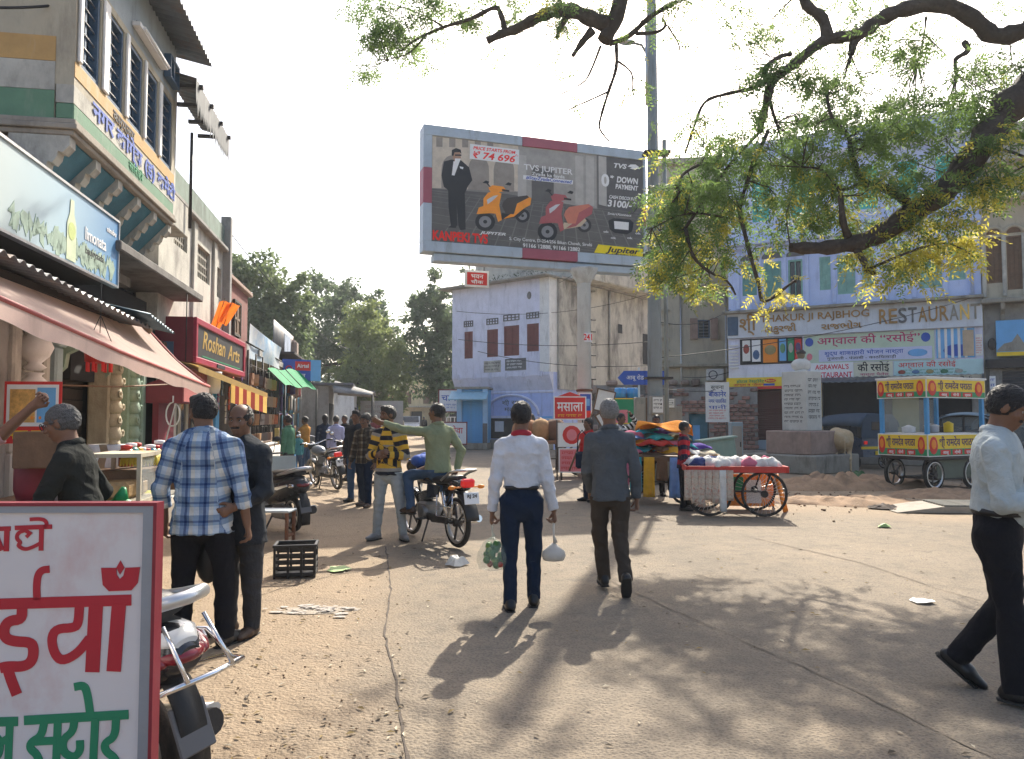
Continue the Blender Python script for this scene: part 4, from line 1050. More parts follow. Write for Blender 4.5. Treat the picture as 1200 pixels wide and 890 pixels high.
gm_=[M('good_%d'%i,c,.6,.15,8,.05,objvar=.2) for i,c in enumerate([(.3,.06,.04),(.08,.16,.3),(.35,.28,.12),(.1,.25,.13),(.4,.38,.33),(.15,.08,.2)])]
for k in range(4):
 x=a+.3
 while x<b-.6:
  w_=gr.uniform(.14,.34);hh_=gr.uniform(.15,.4)
  o=MB().box((x+w_/2,1.1,.53+k*.5+hh_/2),(w_*.9,.3,hh_),None,0,.01).obj('packed_box',gr.choice(gm_),None);o.location=L3(0,0,0);o.rotation_euler.z=LANG
  tag(o,'small packed goods box on the shelves of the open shop under the striped awning','box','boxes on the shop shelves')
  x+=w_+gr.uniform(.02,.3)
gr=random.Random(77)
for k in range(30):
 s_,z_=a-.2+k*.175,2.5-.28*(k%3);t=thing('packet_strip','strip of bright packets hung in the row under the striped awning','packets',L3(s_,-.12-.1*(k%2),z_),LANG,'packet strips under the striped awning');c_=gr.randrange(6)
 for j in range(4):MB().box((0,0,-.06-j*.125),(.12,.025,.11),rotm(gr.uniform(-.2,.2),gr.uniform(-.1,.1),0),0,.01).obj('packet',gm_[c_],t)
 MB().tube([(0,0,.1),(0,0,-.5)],.004,4).obj('string',mt('cable'),t)
 # --- dark red building, tarpaulin, second sign, green net awning, leaning upper storeys
rb=lthing('red_wall_building','narrow dark red upper storey with cracked parapet beyond the box sign','building')
a,b=SL(268,3,3.2)[0],SL(296,3,3.2)[0];t_=SL(280,3,3.2)[1]
MB().bb(a,b,t_,t_+3,2.5,4.55).obj('wall',M('dull_red',(.23,.085,.07),.85,.15,3,.2,40.,stain=(.1,.06,.05),samt=.5),rb)
MB().bb(a-.1,b+.15,t_-.1,t_+3,4.55,4.66,b=.02).obj('parapet',mt('stone_pink'),rb)
window(rb,a+1.0,a+1.8,3.4,4.2,t_-.08,mt('dark_wood'),mt('brown_wood'),'shutter',.05,.07)
tp=lthing('tarpaulin','blue and white tarpaulin sheet stretched over the bag shop roof','tarpaulin')
c0,c1,c2,c3_=[tl(P(*k)) for k in((293,379,17.8),(330,408,22.0),(328,433,22.0),(291,420,17.8))]
TM=M('tarp_white',(.62,.68,.72),.6,.1,2.,.15,20.,stain=(.15,.38,.62),sscale=(.9,.9,.9),samt=.62,trans=.25)
m=MB();m.sheet(lambda a,b:tuple(c0.lerp(c1,a).lerp(c3_.lerp(c2,a),b)+Vector((0,.05*math.sin(8*a)*math.sin(3*b),.05*math.sin(math.pi*a)*(b-.5)))),20,10);m.obj('sheet',TM,tp)
MB().tube([c3_+Vector((-.3,0,.35)),c2+Vector((.3,0,.25))],.02,6).obj('rope',mt('cable'),tp)
bg_=lthing('bag_shop','shop hung with leather bags behind a goods table under a green net awning','shop')
a,b=SL(285,3,3.45)[0],SL(348,3,3.45)[0];tb_=.1
MB().bb(a,b,tb_+1.5,tb_+1.6,0,3.2).obj('back_wall',M('shop_tan',(.30,.24,.17),.9,.2,3,.1),bg_)
MB().bb(a,b,tb_-.4,tb_+1.5,3.1,3.25).obj('roof',mt('plaster_grey'),bg_)
for x in(a,b-.15):MB().bb(x,x+.15,tb_-.2,tb_+1.5,0,3.1).obj('side_wall',mt('plaster_grey'),bg_)
ga=lthing('green_net_awning','bright green net awning on thin poles by the bag shop','awning')
g0,g1,g2,g3=[tl(P(*k)) for k in((313,432,20.0),(352,434,24.0),(371,456,24.0),(334,452,20.0))]
GN=M('green_net',(.015,.42,.16),.7,.15,30,.2,200.,trans=.5)
m=MB();m.sheet(lambda a,b:tuple(g0.lerp(g1,a).lerp(g3.lerp(g2,a),b)+Vector((0,0,.03*math.sin(12*a)))),24,6);m.obj('net',GN,ga)
for p in(g3,g2):MB().tube([p,Vector((p.x,p.y,0))],.025,6).obj('pole',mt('iron_dark'),ga)
for k in range(5):MB().tube([g0.lerp(g1,k/4),g3.lerp(g2,k/4)],.015,5).obj('rib',mt('iron_dark'),ga)
d2=lthing('telecom_sign','blue and red telephone shop sign above the green net','sign',s=tl(P(331,446,23.5)).x,t=tl(P(331,446,23.5)).y,z=P(331,446,23.5).z)
d2.rotation_euler.z=.52
MB().bb(0,1.18,0,.06,0,.66).obj('panel',mt('blue_print'),d2);MB().bb(.38,.86,-.006,0,.32,.60).obj('red_block',mt('red_print'),d2);MB().bb(.86,1.18,-.004,0,.0,.66).obj('pale_block',mt('sky_print'),d2)
text('Airtel',d2,.62,-.009,.46,.36,.12,mt('white_print'),.003);text('रिचार्ज',d2,.4,-.007,.16,.6,.12,mt('white_print'),.002);MB().torus((.19,-.004,.36),.09,.018,16,6,RX90).obj('red_swirl',mt('red_print'),d2)
fh=lthing('grey_loft','shabby grey loft with corrugated sides above the telephone sign','building')
a,b=tl(P(318,420,25)).x,tl(P(362,420,30)).x
MB().bb(a,b,.3,4,0,3.7).obj('wall',mt('interior'),fh)
gr=random.Random(31)
for k in range(46):
 s_,z_=a-1.0+(b-a+1.2)*gr.random(),gr.choice((1.2,1.75,2.3,2.9))+gr.uniform(-.1,.1);c_=gr.choice(((.30,.05,.04),(.05,.16,.22),(.42,.30,.10),(.05,.05,.06),(.36,.34,.30),(.10,.07,.20),(.20,.11,.06),(.05,.22,.16)))
 t=thing('hung_garment','garment hung in the crowded rows on the dark shop front beyond the bag shop','garment',L3(s_,.12-.25*gr.random(),z_),LANG+gr.uniform(-.6,.6),'garments on the far shop front');w_=gr.uniform(.12,.22)
 MB().sheet(lambda x,y:((x-.5)*2*w_*(1-.25*y*(1-y)),.03*math.sin(7*x+k),-y*.52),6,5).obj('fabric',M('garment_%d'%(int(c_[0]*100)),c_,.9,.25,9,.2,90.),t,thick=.02)
 MB().tube([(-.1,0,0),(0,0,.06),(.1,0,0)],.006,4).obj('hanger',mt('iron_dark'),t)
m=MB();m.sheet(lambda x,y:(a-.2+x*(b-a+.4),.2+.02*math.sin(x*150),3.72+1.05*y),150,2);m.obj('sheet_cladding',mt('corrugated'),fh,thick=.004)
MB().bb(a-.5,b+.8,-.5,.5,3.62,3.7,b=.01).obj('ledge',mt('dark_wood'),fh)
sq(fh,b-2.6,b-.8,3.8,4.6,.17,M('poster_pale',(.36,.42,.52),.7,.35,3,0),'faded_poster')
MB().bb(b-.3,b+.5,.0,1.,3.72,4.6,b=.1).obj('bundled_sacking',mt('rubble_stone'),fh)
# ------- centre: shrine house, hoarding, poles
TA=math.atan2(-4,5)
te=thing('shrine_house','lilac two storey corner house with red shutters and an arched blue ground floor','building',(-3.05,42.1,0),TA)
TW=6.55
zc=8.55
wz=[(.75,1.35),(2.35,3.1),(3.5,4.5),(5.0,5.75)]
w0,w1=4.75,6.2
ops=[(a+.15,b+.15,w0 if i!=3 else w0+.15,w1+.1*(i>1)) for i,(a,b) in enumerate(wz)]
pl_=MB();wall_open(pl_,0,TW-.6,3.85,zc,-.35,-.05,[o for o in ops]);pl_.obj('wall',mt('lilac'),te)
MB().bb(TW-.6,TW,-.35,.3,3.85,zc).obj('corner_wall',mt('white_paint'),te)
for a,b,c,d in ops:
 window(te,a,b,c,d,-.35,mt('shutter_red'),mt('shutter_red'),'shutter',.06,.12,2,rows=3)
 g=MB();zz=d+.25
 for k in range(5):
  x=a+(b-a)*k/4;g.bb(x-.03,x+.03,-.38,-.351,zz,zz+.32)
 for k in range(3):g.bb(a-.03,b+.03,-.376,-.352,zz+.14*k,zz+.14*k+.05)
 g.obj('vent_grille',mt('grey_print'),te)
MB().bb(0,TW,-.02,14,0,3.85).obj('lower_wall',mt('blue_white'),te)
MB().bb(.02,TW-.02,-.04,14,3.86,zc-.02).obj('core',mt('old_white'),te)
MB().bb(-.6,TW+.2,-.95,.3,zc,zc+.1,b=.03).obj('eave_slab',mt('stone_grey'),te)
MB().prism([(-.35,3.85),(-.35,3.7),(-.02,2.95),(.0,3.85)],0,TW,0,'yz').obj('sloped_soffit',mt('lilac'),te)
b0=None
for k in range(6):
 x=.5+k*(TW-1)/5
 if b0 is None:b0=MB().prism([(-.40,3.9),(-.40,3.62),(-.25,3.6),(-.22,3.35),(-.1,3.3),(-.03,3.0),(0,3.9)],-.09,.09,0,'yz').obj('bracket',mt('lilac'),te,loc=(x,0,0))
 else:
  o=b0.copy();COL.objects.link(o);o.parent=te;o.location=(x,0,0)
MB().bb(-.03,TW+.03,-.06,.0,2.82,2.94,b=.02).obj('string_course',mt('lilac'),te)
MB().bb(2.3,3.45,-.38,-.352,3.95,4.55).obj('pale_plaque',mt('old_white'),te);squiggle(te,2.35,3.4,4.0,4.5,-.381,mt('black_print'),3,5)
MB().bb(3.75,5.1,-.38,-.352,4.0,4.6).obj('dark_plaque',mt('grey_print'),te);squiggle(te,3.82,5.03,4.05,4.55,-.381,mt('white_print'),3,6)
ap=[(3.9+1.75*math.cos(math.pi*i/16),1.75+1.0*math.sin(math.pi*i/16),) for i in range(17)]
MB().tube([(x,-.06,z) for x,z in ap],.07,6).obj('arch_moulding',mt('lilac'),te)
text('श्री राम',te,3.9,-.03,2.35,1.3,.2,mt('grey_print'),.002);text('मंदिर',te,3.9,-.03,2.0,1.0,.2,mt('grey_print'),.002)
MB().bb(2.3,5.5,-.05,-.021,0.5,1.55).obj('doorway',mt('interior'),te)
dm=MB();dm.bb(2.18,2.3,-.12,-.021,.3,1.68);dm.bb(5.5,5.62,-.12,-.021,.3,1.68);dm.bb(2.3,5.5,-.12,-.021,1.55,1.68);dm.obj('door_surround',mt('lilac'),te)
MB().bb(1.3,TW,-1.0,-.021,0,.45,b=.03).obj('plinth',mt('stone_grey'),te)
sq(te,2.8,3.4,.85,1.4,-.052,mt('white_print'),'paper_notice');sq(te,4.1,4.45,.8,1.2,-.052,mt('white_print'),'paper_notice')
MB().bb(1.35,1.95,-.07,-.022,.35,1.6).obj('notice_board',mt('grey_print'),te);squiggle(te,1.4,1.9,.4,1.55,-.072,mt('white_print'),8,8)
MB().bb(5.75,TW-.05,-.07,-.022,.2,1.65).obj('blue_mural',mt('sky_print'),te);squiggle(te,5.8,TW-.1,.3,1.6,-.072,mt('white_print'),6,9)
rl=MB()
for z in(.75,1.0):rl.tube([(1.4,-.98,z),(3.2,-.98,z)],.03,6)
for k in range(5):rl.tube([(1.4+k*.45,-.98,.45),(1.4+k*.45,-.98,1.05)],.025,6)
rl.obj('railing',mt('kiosk_blue'),te)
MB().ell((5.3,-.355,7.75),(.14,.02,.2),10,6).obj('emblem',mt('grey_print'),te)
MB().bb(.3,TW+1.0,1.2,9,zc+.1,12.3).obj('upper_storey',mt('old_white'),te)
MB().bb(.15,TW+1.1,1.05,9.1,12.3,12.5,b=.03).obj('roof_slab',mt('plaster_grey'),te)
sdw=MB();SW=M('stained_plaster',(.50,.47,.41),.9,.15,1.2,.3,20.,stain=(.12,.11,.105),sscale=(.8,.8,.34),samt=.75)
sdw.bb(TW-.01,TW+.12,.31,14,3.0,zc-.01);sdw.obj('stained_flank',SW,te)
MB().bb(TW,TW+.3,.3,14.2,zc+.0,zc+.14,b=.02).obj('flank_ledge',mt('plaster_grey'),te)
MB().bb(TW+.09,TW+1.05,3.2,14,zc+.15,13.6).obj('tall_flank',SW,te)
for yy,zz,ww,h_ in((2.2,6.9,.35,.4),(6.0,6.3,.45,.5),(8.8,4.7,.55,1.8),(11.5,6.6,.6,2.0),(12.8,4.4,.5,.6)):
 MB().bb(TW+.115,TW+.135,yy,yy+ww,zz,zz+h_).obj('side_opening',mt('interior'),te)
for yy in(5.0,10.5):MB().tube([(TW+.18,yy,3.0),(TW+.18,yy,zc-.05)],.06,8).obj('drain_pipe',mt('plaster_grey'),te)
MB().tube([(TW+.2,10.9,4.2),(TW+.25,10.9,13.4)],.1,8).obj('drain_pipe',mt('teal_paint'),te)
for yy in(1.5,3.1):MB().bb(TW+.13,TW+.45,yy,yy+.12,zc-.35,zc-.25).obj('stone_spout',mt('stone_grey'),te)
gr=random.Random(2);wd=MB()
for i in range(160):
 x,y,z=gr.uniform(2.2,6.5),gr.uniform(-.8,.1),zc+.1+gr.uniform(0,.3);a=gr.uniform(0,6.3);l=gr.uniform(.08,.22)
 wd.add([(x,y,z),(x+l*math.cos(a),y,z+l*.5),(x+l*math.cos(a)*.8,y+.05,z+l*.7)],[(0,1,2)])
LEAFD=M('leaf_dark',(.035,.055,.022),.7,.35,.6,0,trans=.3)
tag(wd.obj('roof_weeds',LEAFD,te),None,kind='stuff')
lw=thing('broken_stone_wall','broken rubble stone wall at the foot of the stained house','wall',(4.2,33.5,0),-.15)
MB().bb(-1,9.5,0,.5,0,3.0).obj('core',mt('plaster_grey'),lw)
gr=random.Random(8);st0=[MB().box((0,0,0),(gr.uniform(.3,.6),.3,gr.uniform(.22,.36)),rotm(0,gr.uniform(-.1,.1),0),0,.06).obj('stone',mt('rubble_stone'),lw,loc=(0,0,-3)) for _ in range(6)]
first=list(st0)
for zi in range(10):
 x=-.9+gr.uniform(0,.3)
 while x<9.3:
  if zi>7 and gr.random()<.45:x+=.5;continue
  if first:o=first.pop()
  else:o=gr.choice(st0).copy();COL.objects.link(o);o.parent=lw
  o.location=(x,-.1+gr.uniform(-.05,.05),.2+zi*.32);x+=gr.uniform(.42,.6)
  # --- blue kiosk left of the shrine
ki=thing('blue_kiosk','small sky blue kiosk with a closed roller shutter and sheet hood','kiosk',(-2.75,38.3,0),-.12)
MB().bb(0,1.5,.12,1.5,.3,3.0).obj('body',mt('kiosk_blue'),ki);MB().bb(-.05,1.55,-.1,1.55,0,.32,b=.02).obj('plinth',mt('stone_grey'),ki)
sh0=None
for k in range(22):
 if sh0 is None:sh0=MB().box((.78,.09,0),(1.0,.03,.095),rotm(.15),0,.008).obj('shutter_slat',mt('kiosk_blue'),ki,loc=(0,0,.4))
 else:
  o=sh0.copy();COL.objects.link(o);o.parent=ki;o.location=(0,0,.4+k*.1)
for x in(.0,1.3):MB().bb(x,x+.25,-.02,.118,.32,3.0,b=.015).obj('pilaster',M('pale_blue',(.35,.55,.75),.6,.1,4,.1),ki)
for x in(.0,1.3):MB().bb(x+.01,x+.24,-.04,-.021,.32,1.3).obj('dark_strip',mt('grey_print'),ki)
MB().add([(-.3,-.75,2.45),(1.6,-.75,2.45),(1.6,.1,2.85),(-.3,.1,2.85),(-.3,-.75,2.5),(1.6,-.75,2.5),(1.6,.1,2.9),(-.3,.1,2.9)],[(0,1,2,3),(4,7,6,5),(0,4,5,1),(1,5,6,2),(2,6,7,3),(3,7,4,0)]).obj('hood',M('hood_blue',(.25,.45,.55),.5,.15,4,.1),ki)
MB().bb(-.1,1.6,-.05,1.5,3.0,3.12,b=.02).obj('roof',mt('stone_grey'),ki)
for(u,v,d,w_,h_,fm,tm,s_,lab) in[(527,508,37,1.6,1.0,'white_print','red_print','जल सेवा','white board with red lettering propped left of the blue kiosk'),(526,470,40,1.0,1.1,'white_print','blue_print','चाय','small white board above the red lettered board')]:
 p=P(u,v,d);t=panel_sign('signboard',lab,'sign',(p.x,p.y,p.z-h_/2),-.05,w_,h_,.06,mt(fm),mt('maroon'),.05)
 text(s_,t,0,-.004,h_*.62,w_*.8,h_*.3,mt(tm),.003);squiggle(t,-w_*.4,w_*.4,h_*.1,h_*.38,-.003,mt('blue_print'),2,3)
 m=MB();
 for sx in(-1,1):m.tube([(sx*w_*.4,.08,h_*.3),(sx*w_*.4,.08,-(p.z-h_/2))],.03,6)
 m.obj('legs',mt('iron_dark'),t)
 # --- the big hoarding on its pole
hb=thing('hoarding','large scooter advertisement hoarding in a blue grey steel frame on a tall pole','hoarding',(0,0,0),0)
L_,R_=P(495,301,19.0),P(757,318,21.0)
ang=math.atan2(R_.y-L_.y,R_.x-L_.x);HW=math.hypot(R_.x-L_.x,R_.y-L_.y);HH=3.22
hb.location=(L_.x,L_.y,5.73);hb.rotation_euler.z=ang
FB=M('frame_blue',(.42,.50,.58),.5,.12,3.,.06,40.,stain=(.2,.2,.2),samt=.25);FM=M('frame_maroon',(.36,.09,.13),.5,.12,3.,.06,40.)
fw,dp=.26,.42
def bar(x0,x1,z0,z1,m):MB().bb(x0,x1,-.06,dp,z0,z1,b=.01).obj('frame_bar',m,hb)
bar(0,HW*.42,HH-fw,HH,FB);bar(HW*.42+.003,HW*.67,HH-fw,HH,FM);bar(HW*.67+.003,HW,HH-fw,HH,FB)
bar(0,HW*.42,0,fw,FB);bar(HW*.42+.003,HW*.67,0,fw,FM);bar(HW*.67+.003,HW,0,fw,FB)
bar(0,fw*.85,fw,HH*.38,FB);bar(0,fw*.85,HH*.38+.003,HH*.66,FM);bar(0,fw*.85,HH*.66+.003,HH-fw,FB)
bar(HW-fw*.3,HW,fw,HH*.35,FB);bar(HW-fw*.3,HW,HH*.35+.003,HH*.5,FM);bar(HW-fw*.3,HW,HH*.5+.003,HH-fw,FB)
MB().bb(.05,HW-.05,.08,dp-.03,.05,HH-.05).obj('backing',mt('iron_dark'),hb)
X0,X1,Z0,Z1=fw*.85,HW-fw*.3,fw,HH-fw
PW,PH=X1-X0,Z1-Z0
px=lambda a:X0+(a-110)/(1067-110)*PW
def pz(a,b):
 top=105+(a-110)/957*(212-105);bot=622+(a-110)/957*(688-622)
 return Z0+(bot-b)/(bot-top)*PH
pt=lambda a,b:(px(a),pz(a,b))
MB().bb(X0,X1,-.02,.03,Z0,Z1).obj('poster',M('poster_wall',(.24,.225,.21),.4,.25,1.3,0),hb)
def pp(name,pts,mat,y):return MB().prism([pt(*p) for p in pts],-.02-y-.0025,-.02-y).obj(name,mat,hb)
PT=M('poster_plaza',(.115,.11,.105),.4,.2,3,0)
pp('printed_plaza',[(110,365),(430,385),(640,420),(1065,490),(1065,688),(110,622)],PT,.001)
tl_=MB()
for k in range(9):
 v=372+k*k*3.2;v2=v+40+k*10;tl_.prism([pt(110,v),pt(1065,min(684,v2+60)),pt(1065,min(687,v2+62)),pt(110,v+2)],-.0245,-.0236)
for k in range(20):
 a=130+k*46;tl_.prism([pt(a,384+(a-110)*.1),pt(a+4,384+(a-110)*.1),pt(a*1.35-230,640),pt(a*1.35-236,640)],-.0245,-.0236) if 110<a*1.35-236<1050 else None
tl_.obj('printed_paving',M('poster_joint',(.19,.18,.172),.4,.2,3,0),hb)
PB=M('poster_beige',(.60,.52,.42),.4,.2,4,0);PG=M('poster_stone',(.36,.34,.315),.4,.2,4,0)
pp('printed_arcade',[(112,108),(480,148),(480,372),(112,362)],PB,.0008)
for a in(150,262,372):pp('printed_arch',[(a,366)]+[(a+45-45*math.cos(math.pi*i/10),270-70*math.sin(math.pi*i/10)) for i in range(11)]+[(a+90,370)],M('poster_shadow',(.30,.265,.23),.4,.2,4,0),.0035)
for a in(128,182,236,290,344):pp('printed_balustrade',[(a,112),(a+26,114),(a+26,160),(a,160)],M('poster_shadow',(.17,.15,.13)),.0035)
pp('printed_portico',[(480,140),(840,185),(840,470),(480,415)],PG,.0008)
pp('printed_entrance',[(540,250),(640,262),(640,420),(540,405)],PT,.0035)
for a in(478,740,790,850):pp('printed_pillar',[(a,190),(a+38,195),(a+38,440),(a,430)],M('poster_pillar',(.46,.44,.41),.4,.15,4,0),.004)
pp('printed_dark_wall',[(845,186),(1065,212),(1065,490),(845,455)],M('poster_dark',(.105,.10,.098),.4,.2,3,0),.0012)
PK=M('print_suit',(.012,.013,.018),.4,.2,6,0)
pp('printed_suit',[(190,222),(160,232),(150,300),(160,355),(178,372),(180,450),(190,545),(175,553),(210,556),(217,540),(214,440),(222,545),(230,566),(252,562),(250,440),(248,385),(262,350),(280,320),(266,258),(232,224)],PK,.006)
pp('printed_face',[(198,180),(228,180),(231,215),(222,230),(205,230),(197,212)],M('print_skin',(.42,.24,.16),.4,.1,6,0),.0068)
pp('printed_hair',[(192,200),(193,175),(210,165),(230,172),(233,192),(226,184),(204,186),(199,205)],PK,.0095)
pp('printed_glasses',[(206,196),(233,196),(233,203),(206,203)],PK,.0097)
pp('printed_beard',[(206,216),(230,216),(226,232),(214,236),(206,230)],mt('white_print'),.0098)
pp('printed_shirt',[(200,230),(226,230),(204,300),(193,298)],mt('white_print'),.0095)
pp('printed_kerchief',[(226,254),(242,258),(240,268),(228,264)],mt('white_print'),.0096)
def scooter_print(ox,oy,sc,col,seat,floor):
 T=lambda L:[(ox+a*sc,oy+b*sc) for a,b in L]
 def wheel(cx,cy,r):
  for rr,mm,yy in((1.,PK,.005),(.62,M('print_rim',(.25,.25,.26),.4,.1,6,0),.0078),(.2,PK,.0106)):
   pp('printed_wheel',T([(cx+r*rr*math.cos(i*.3927),cy+r*rr*1.05*math.sin(i*.3927)) for i in range(16)]),mm,yy)
 wheel(38,205,44);wheel(205,172,33)
 pp('printed_fender',T([(0,168),(10,135),(45,120),(85,130),(92,165),(60,162),(30,165)]),col,.0108)
 pp('printed_apron',T([(30,90),(50,60),(80,50),(110,62),(100,120),(112,195),(95,205),(80,150),(30,130)]),col,.0112)
 pp('printed_floor',T([(100,195),(190,178),(215,150),(205,135),(150,165),(112,160)]),floor,.0108)
 pp('printed_side_panel',T([(118,190),(165,178),(212,135),(240,118),(245,85),(225,70),(180,108),(170,150)]),col,.0114)
 pp('printed_seat',T([(118,105),(135,85),(225,70),(235,80),(180,112),(165,165),(130,165),(112,125)]),seat,.0118)
 pp('printed_head',T([(52,35),(70,22),(118,28),(132,48),(95,58),(60,55)]),col,.0122)
 pp('printed_lamp',T([(45,95),(75,75),(95,72),(70,100),(48,118)]),M('print_chrome',(.6,.6,.62),.4,.1,6,0),.0125)
 for mx_,my_ in((40,5),(140,12)):pp('printed_mirror',T([(mx_-14,my_+6),(mx_,my_-6),(mx_+16,my_),(mx_+10,my_+11)]),PK,.0122)
 pp('printed_stalk',T([(50,14),(62,30),(58,32),(44,16)]),PK,.0124);pp('printed_grip',T([(112,40),(145,46),(145,54),(112,50)]),PK,.0126)
scooter_print(298,322,.98,M('print_orange',(.95,.33,.02),.4,.1,6,0),M('print_brown',(.055,.042,.038),.4,.1,6,0),PK)
scooter_print(572,358,1.02,M('print_maroon',(.42,.10,.11),.4,.1,6,0),M('print_tan',(.62,.20,.13),.4,.1,6,0),M('print_beige',(.58,.46,.32),.4,.1,6,0))
WP,RP=mt('white_print'),M('price_red',(.85,.02,.01),.4,.05,6,0)
pp('price_panel',[(270,142),(484,167),(482,240),(268,216)],WP,.012)
def ptxt(st,u0,u1,vc,h_,mat,bold=.004,sh=0.,y=.0148):
 a,b=px(u0),px(u1);uc=(u0+u1)/2;c=(text(st,hb,(a+b)/2,-.02-y,pz(uc,vc),b-a,h_/517*PH*.98,mat,bold,sh))
 c.rotation_euler=(math.pi/2,math.atan((pz(u1,vc+(u1-u0)*.10)-pz(u0,vc))/(b-a))*-1*0,0);return c
ptxt('PRICE STARTS FROM',282,466,172,16,RP,.003,.2);ptxt('₹ 74 696',280,462,206,34,RP,.006,.2);ptxt('/-',462,480,196,12,RP,.001,.2)
ptxt('TVS JUPITER',504,726,263,30,WP,.003);ptxt('Zyada ka fayda',540,690,291,17,WP,.002)
pp('tag_panel',[(502,291),(728,314),(727,334),(501,312)],WP,.012);ptxt('#StayZyadaConnected',512,722,313,17,mt('blue_print'),.003,.2)
ptxt('TVS',918,982,241,25,WP,.006,.25)
pp('horse_emblem',[(990,243),(1004,232),(1030,232),(1046,244),(1050,256),(1030,250),(1018,256),(1000,252),(1012,246)],WP,.012)
ptxt('0',862,900,315,66,WP,.016,0);ptxt('*',905,924,300,24,WP,.004);ptxt('DOWN',935,1040,313,32,WP,.008,.15);ptxt('PAYMENT',928,1040,347,26,WP,.006,.15)
ptxt('CASH DISCOUNT',898,1032,399,18,WP,.003,.2);ptxt('3100/-*',888,1028,431,36,WP,.008,.15);ptxt('SmartXonnect',890,1006,480,13,WP,.001,.2)
pp('display_body',[(895,510),(920,498),(1000,504),(1018,520),(1010,562),(985,577),(925,570),(900,552)],PK,.012);pp('display_screen',[(922,512),(994,518),(992,556),(924,550)],WP,.0146)
for a,b in((870,565),(905,595),(985,595),(1025,572)):ptxt('ok',a,a+26,b,12,WP,.001)
ptxt('KANPEKI TVS',114,346,602,46,RP,.013)
ptxt('JUPITER',312,426,580,14,WP,.003,.3);ptxt('S. City Centre, D-254/256 Bikan Chowk, Sirohi',440,816,617,17,WP,.001);ptxt('91166 12888, 91166 12882',500,760,645,20,WP,.003)
pp('yellow_strip',[(846,627),(1062,648),(1062,686),(826,668)],M('print_yellow',(.88,.70,.0),.4,.06,6,0),.012);ptxt('Jupiter',880,1048,657,30,PK,.006,.3);ptxt('CONNECTED',910,1030,677,9,PK,.0005)
pb=P(685,400,20.35);pole=thing('pole','x','pole') if 0 else None
hp=Vector((pb.x,20.45,0));inv=(Matrix.Translation(hb.location)@Matrix.Rotation(ang,4,'Z')).inverted();hl0=inv@hp
PWm=M('pole_paint',(.56,.58,.57),.55,.10,2.,.08,40.,stain=(.28,.26,.24),samt=.35)
MB().lathe([(.19,0),(.18,5.14),(.19,5.16)],20,(hl0.x,hl0.y,hl0.z)).obj('pole',PWm,hb)
MB().lathe([(.19,0),(.22,.06),(.40,.38),(.40,.42)],8,(hl0.x,hl0.y,hl0.z+5.15)).obj('flared_head',PWm,hb)
MB().bb(.3,HW-.3,.02,.4,-.22,-.02,b=.02).obj('support_beam',FB,hb)
MB().torus((hl0.x,hl0.y,hl0.z+2.3),.19,.04,20,6).obj('collar_clamp',mt('rust'),hb)
for k in range(6):MB().tube([(hl0.x+.17,hl0.y,hl0.z+2.6+k*.32),(hl0.x+.34,hl0.y,hl0.z+2.6+k*.32)],.018,5).obj('step_rung',mt('iron_dark'),hb)
rot_p=MB();rot_p.bb(hl0.x-.08,hl0.x+.14,hl0.y-.205,hl0.y-.17,hl0.z+3.58,hl0.z+3.82);rot_p.obj('number_patch',mt('white_print'),hb)
text('241',hb,hl0.x+.03,hl0.y-.207,hl0.z+3.70,.24,.17,RP,.004)
p=P(559,327,20.2);ls=panel_sign('hanging_sign','small red sign with white lettering hung under the left end of the hoarding','sign',(p.x,p.y,p.z-.17),ang,.56,.34,.05,mt('red_print'),mt('white_paint'),.05)
text('भवन',ls,0,-.004,.23,.34,.12,WP,.002);text('चौक',ls,0,-.004,.08,.34,.09,WP,.002)
for sx in(-.2,.2):MB().tube([(sx,.02,.37),(sx,.02,.62)],.014,6).obj('hanger',mt('iron_dark'),ls)
# --- posters and stands at the foot of the pole
def stand_board(name,lab,u,v0,v1,d,wpx,fmat,lines,rz=0.,frame='white_paint',legs=True,cat='sign',rx=0.):
 p=P(u,v1,d);w_=wpx/900*d;h_=(v1-v0)/900*d
 t=panel_sign(name,lab,cat,(p.x,p.y,p.z),rz,w_,h_,.05,mt(fmat),mt(frame),.025,rx=rx)
 for s_,fx,fz,ws,hs,mm,bo in lines:text(s_,t,fx*w_,-.004,fz*h_,ws*w_,hs*h_,mt(mm),bo)
 if legs and p.z>.1:
  for sx in(-1,1):MB().tube([(sx*w_*.42,.07,.02),(sx*w_*.42,.07,-p.z)],.02,6).obj('leg',mt('iron_dark'),t)
 return t,w_,h_
t,w_,h_=stand_board('shop_board','red board with yellow and white lettering at the foot of the hoarding pole',668,466,491,19.6,36,'red_print',[('मसाला',0,.55,.85,.46,'white_print',.005)],.02)
squiggle(t,-w_*.4,w_*.4,.02,h_*.25,-.003,mt('yellow_print'),1,4)
MB().prism([(-w_/2,h_),(0,h_+.14),(w_/2,h_),],0,.045,0).obj('gable_top',mt('red_print'),t)
t,w_,h_=stand_board('deity_poster','red and white poster of a round faced figure under the red board',670,497,523,19.55,30,'white_print',[])
MB().prism([(w_*.36*math.cos(i*.449),h_*.5+h_*.42*math.sin(i*.449)) for i in range(14)],-.004,-.001).obj('printed_disc',mt('red_print'),t)
MB().prism([(w_*.2*math.cos(i*.449),h_*.5+h_*.26*math.sin(i*.449)) for i in range(14)],-.007,-.0042).obj('printed_disc',mt('pink_print'),t)
t,w_,h_=stand_board('red_poster','pink and red poster lowest on the hoarding pole',671,527,553,19.5,30,'pink_print',[]);squiggle(t,-w_*.45,w_*.45,.02,h_*.95,-.003,mt('red_print'),4,14)
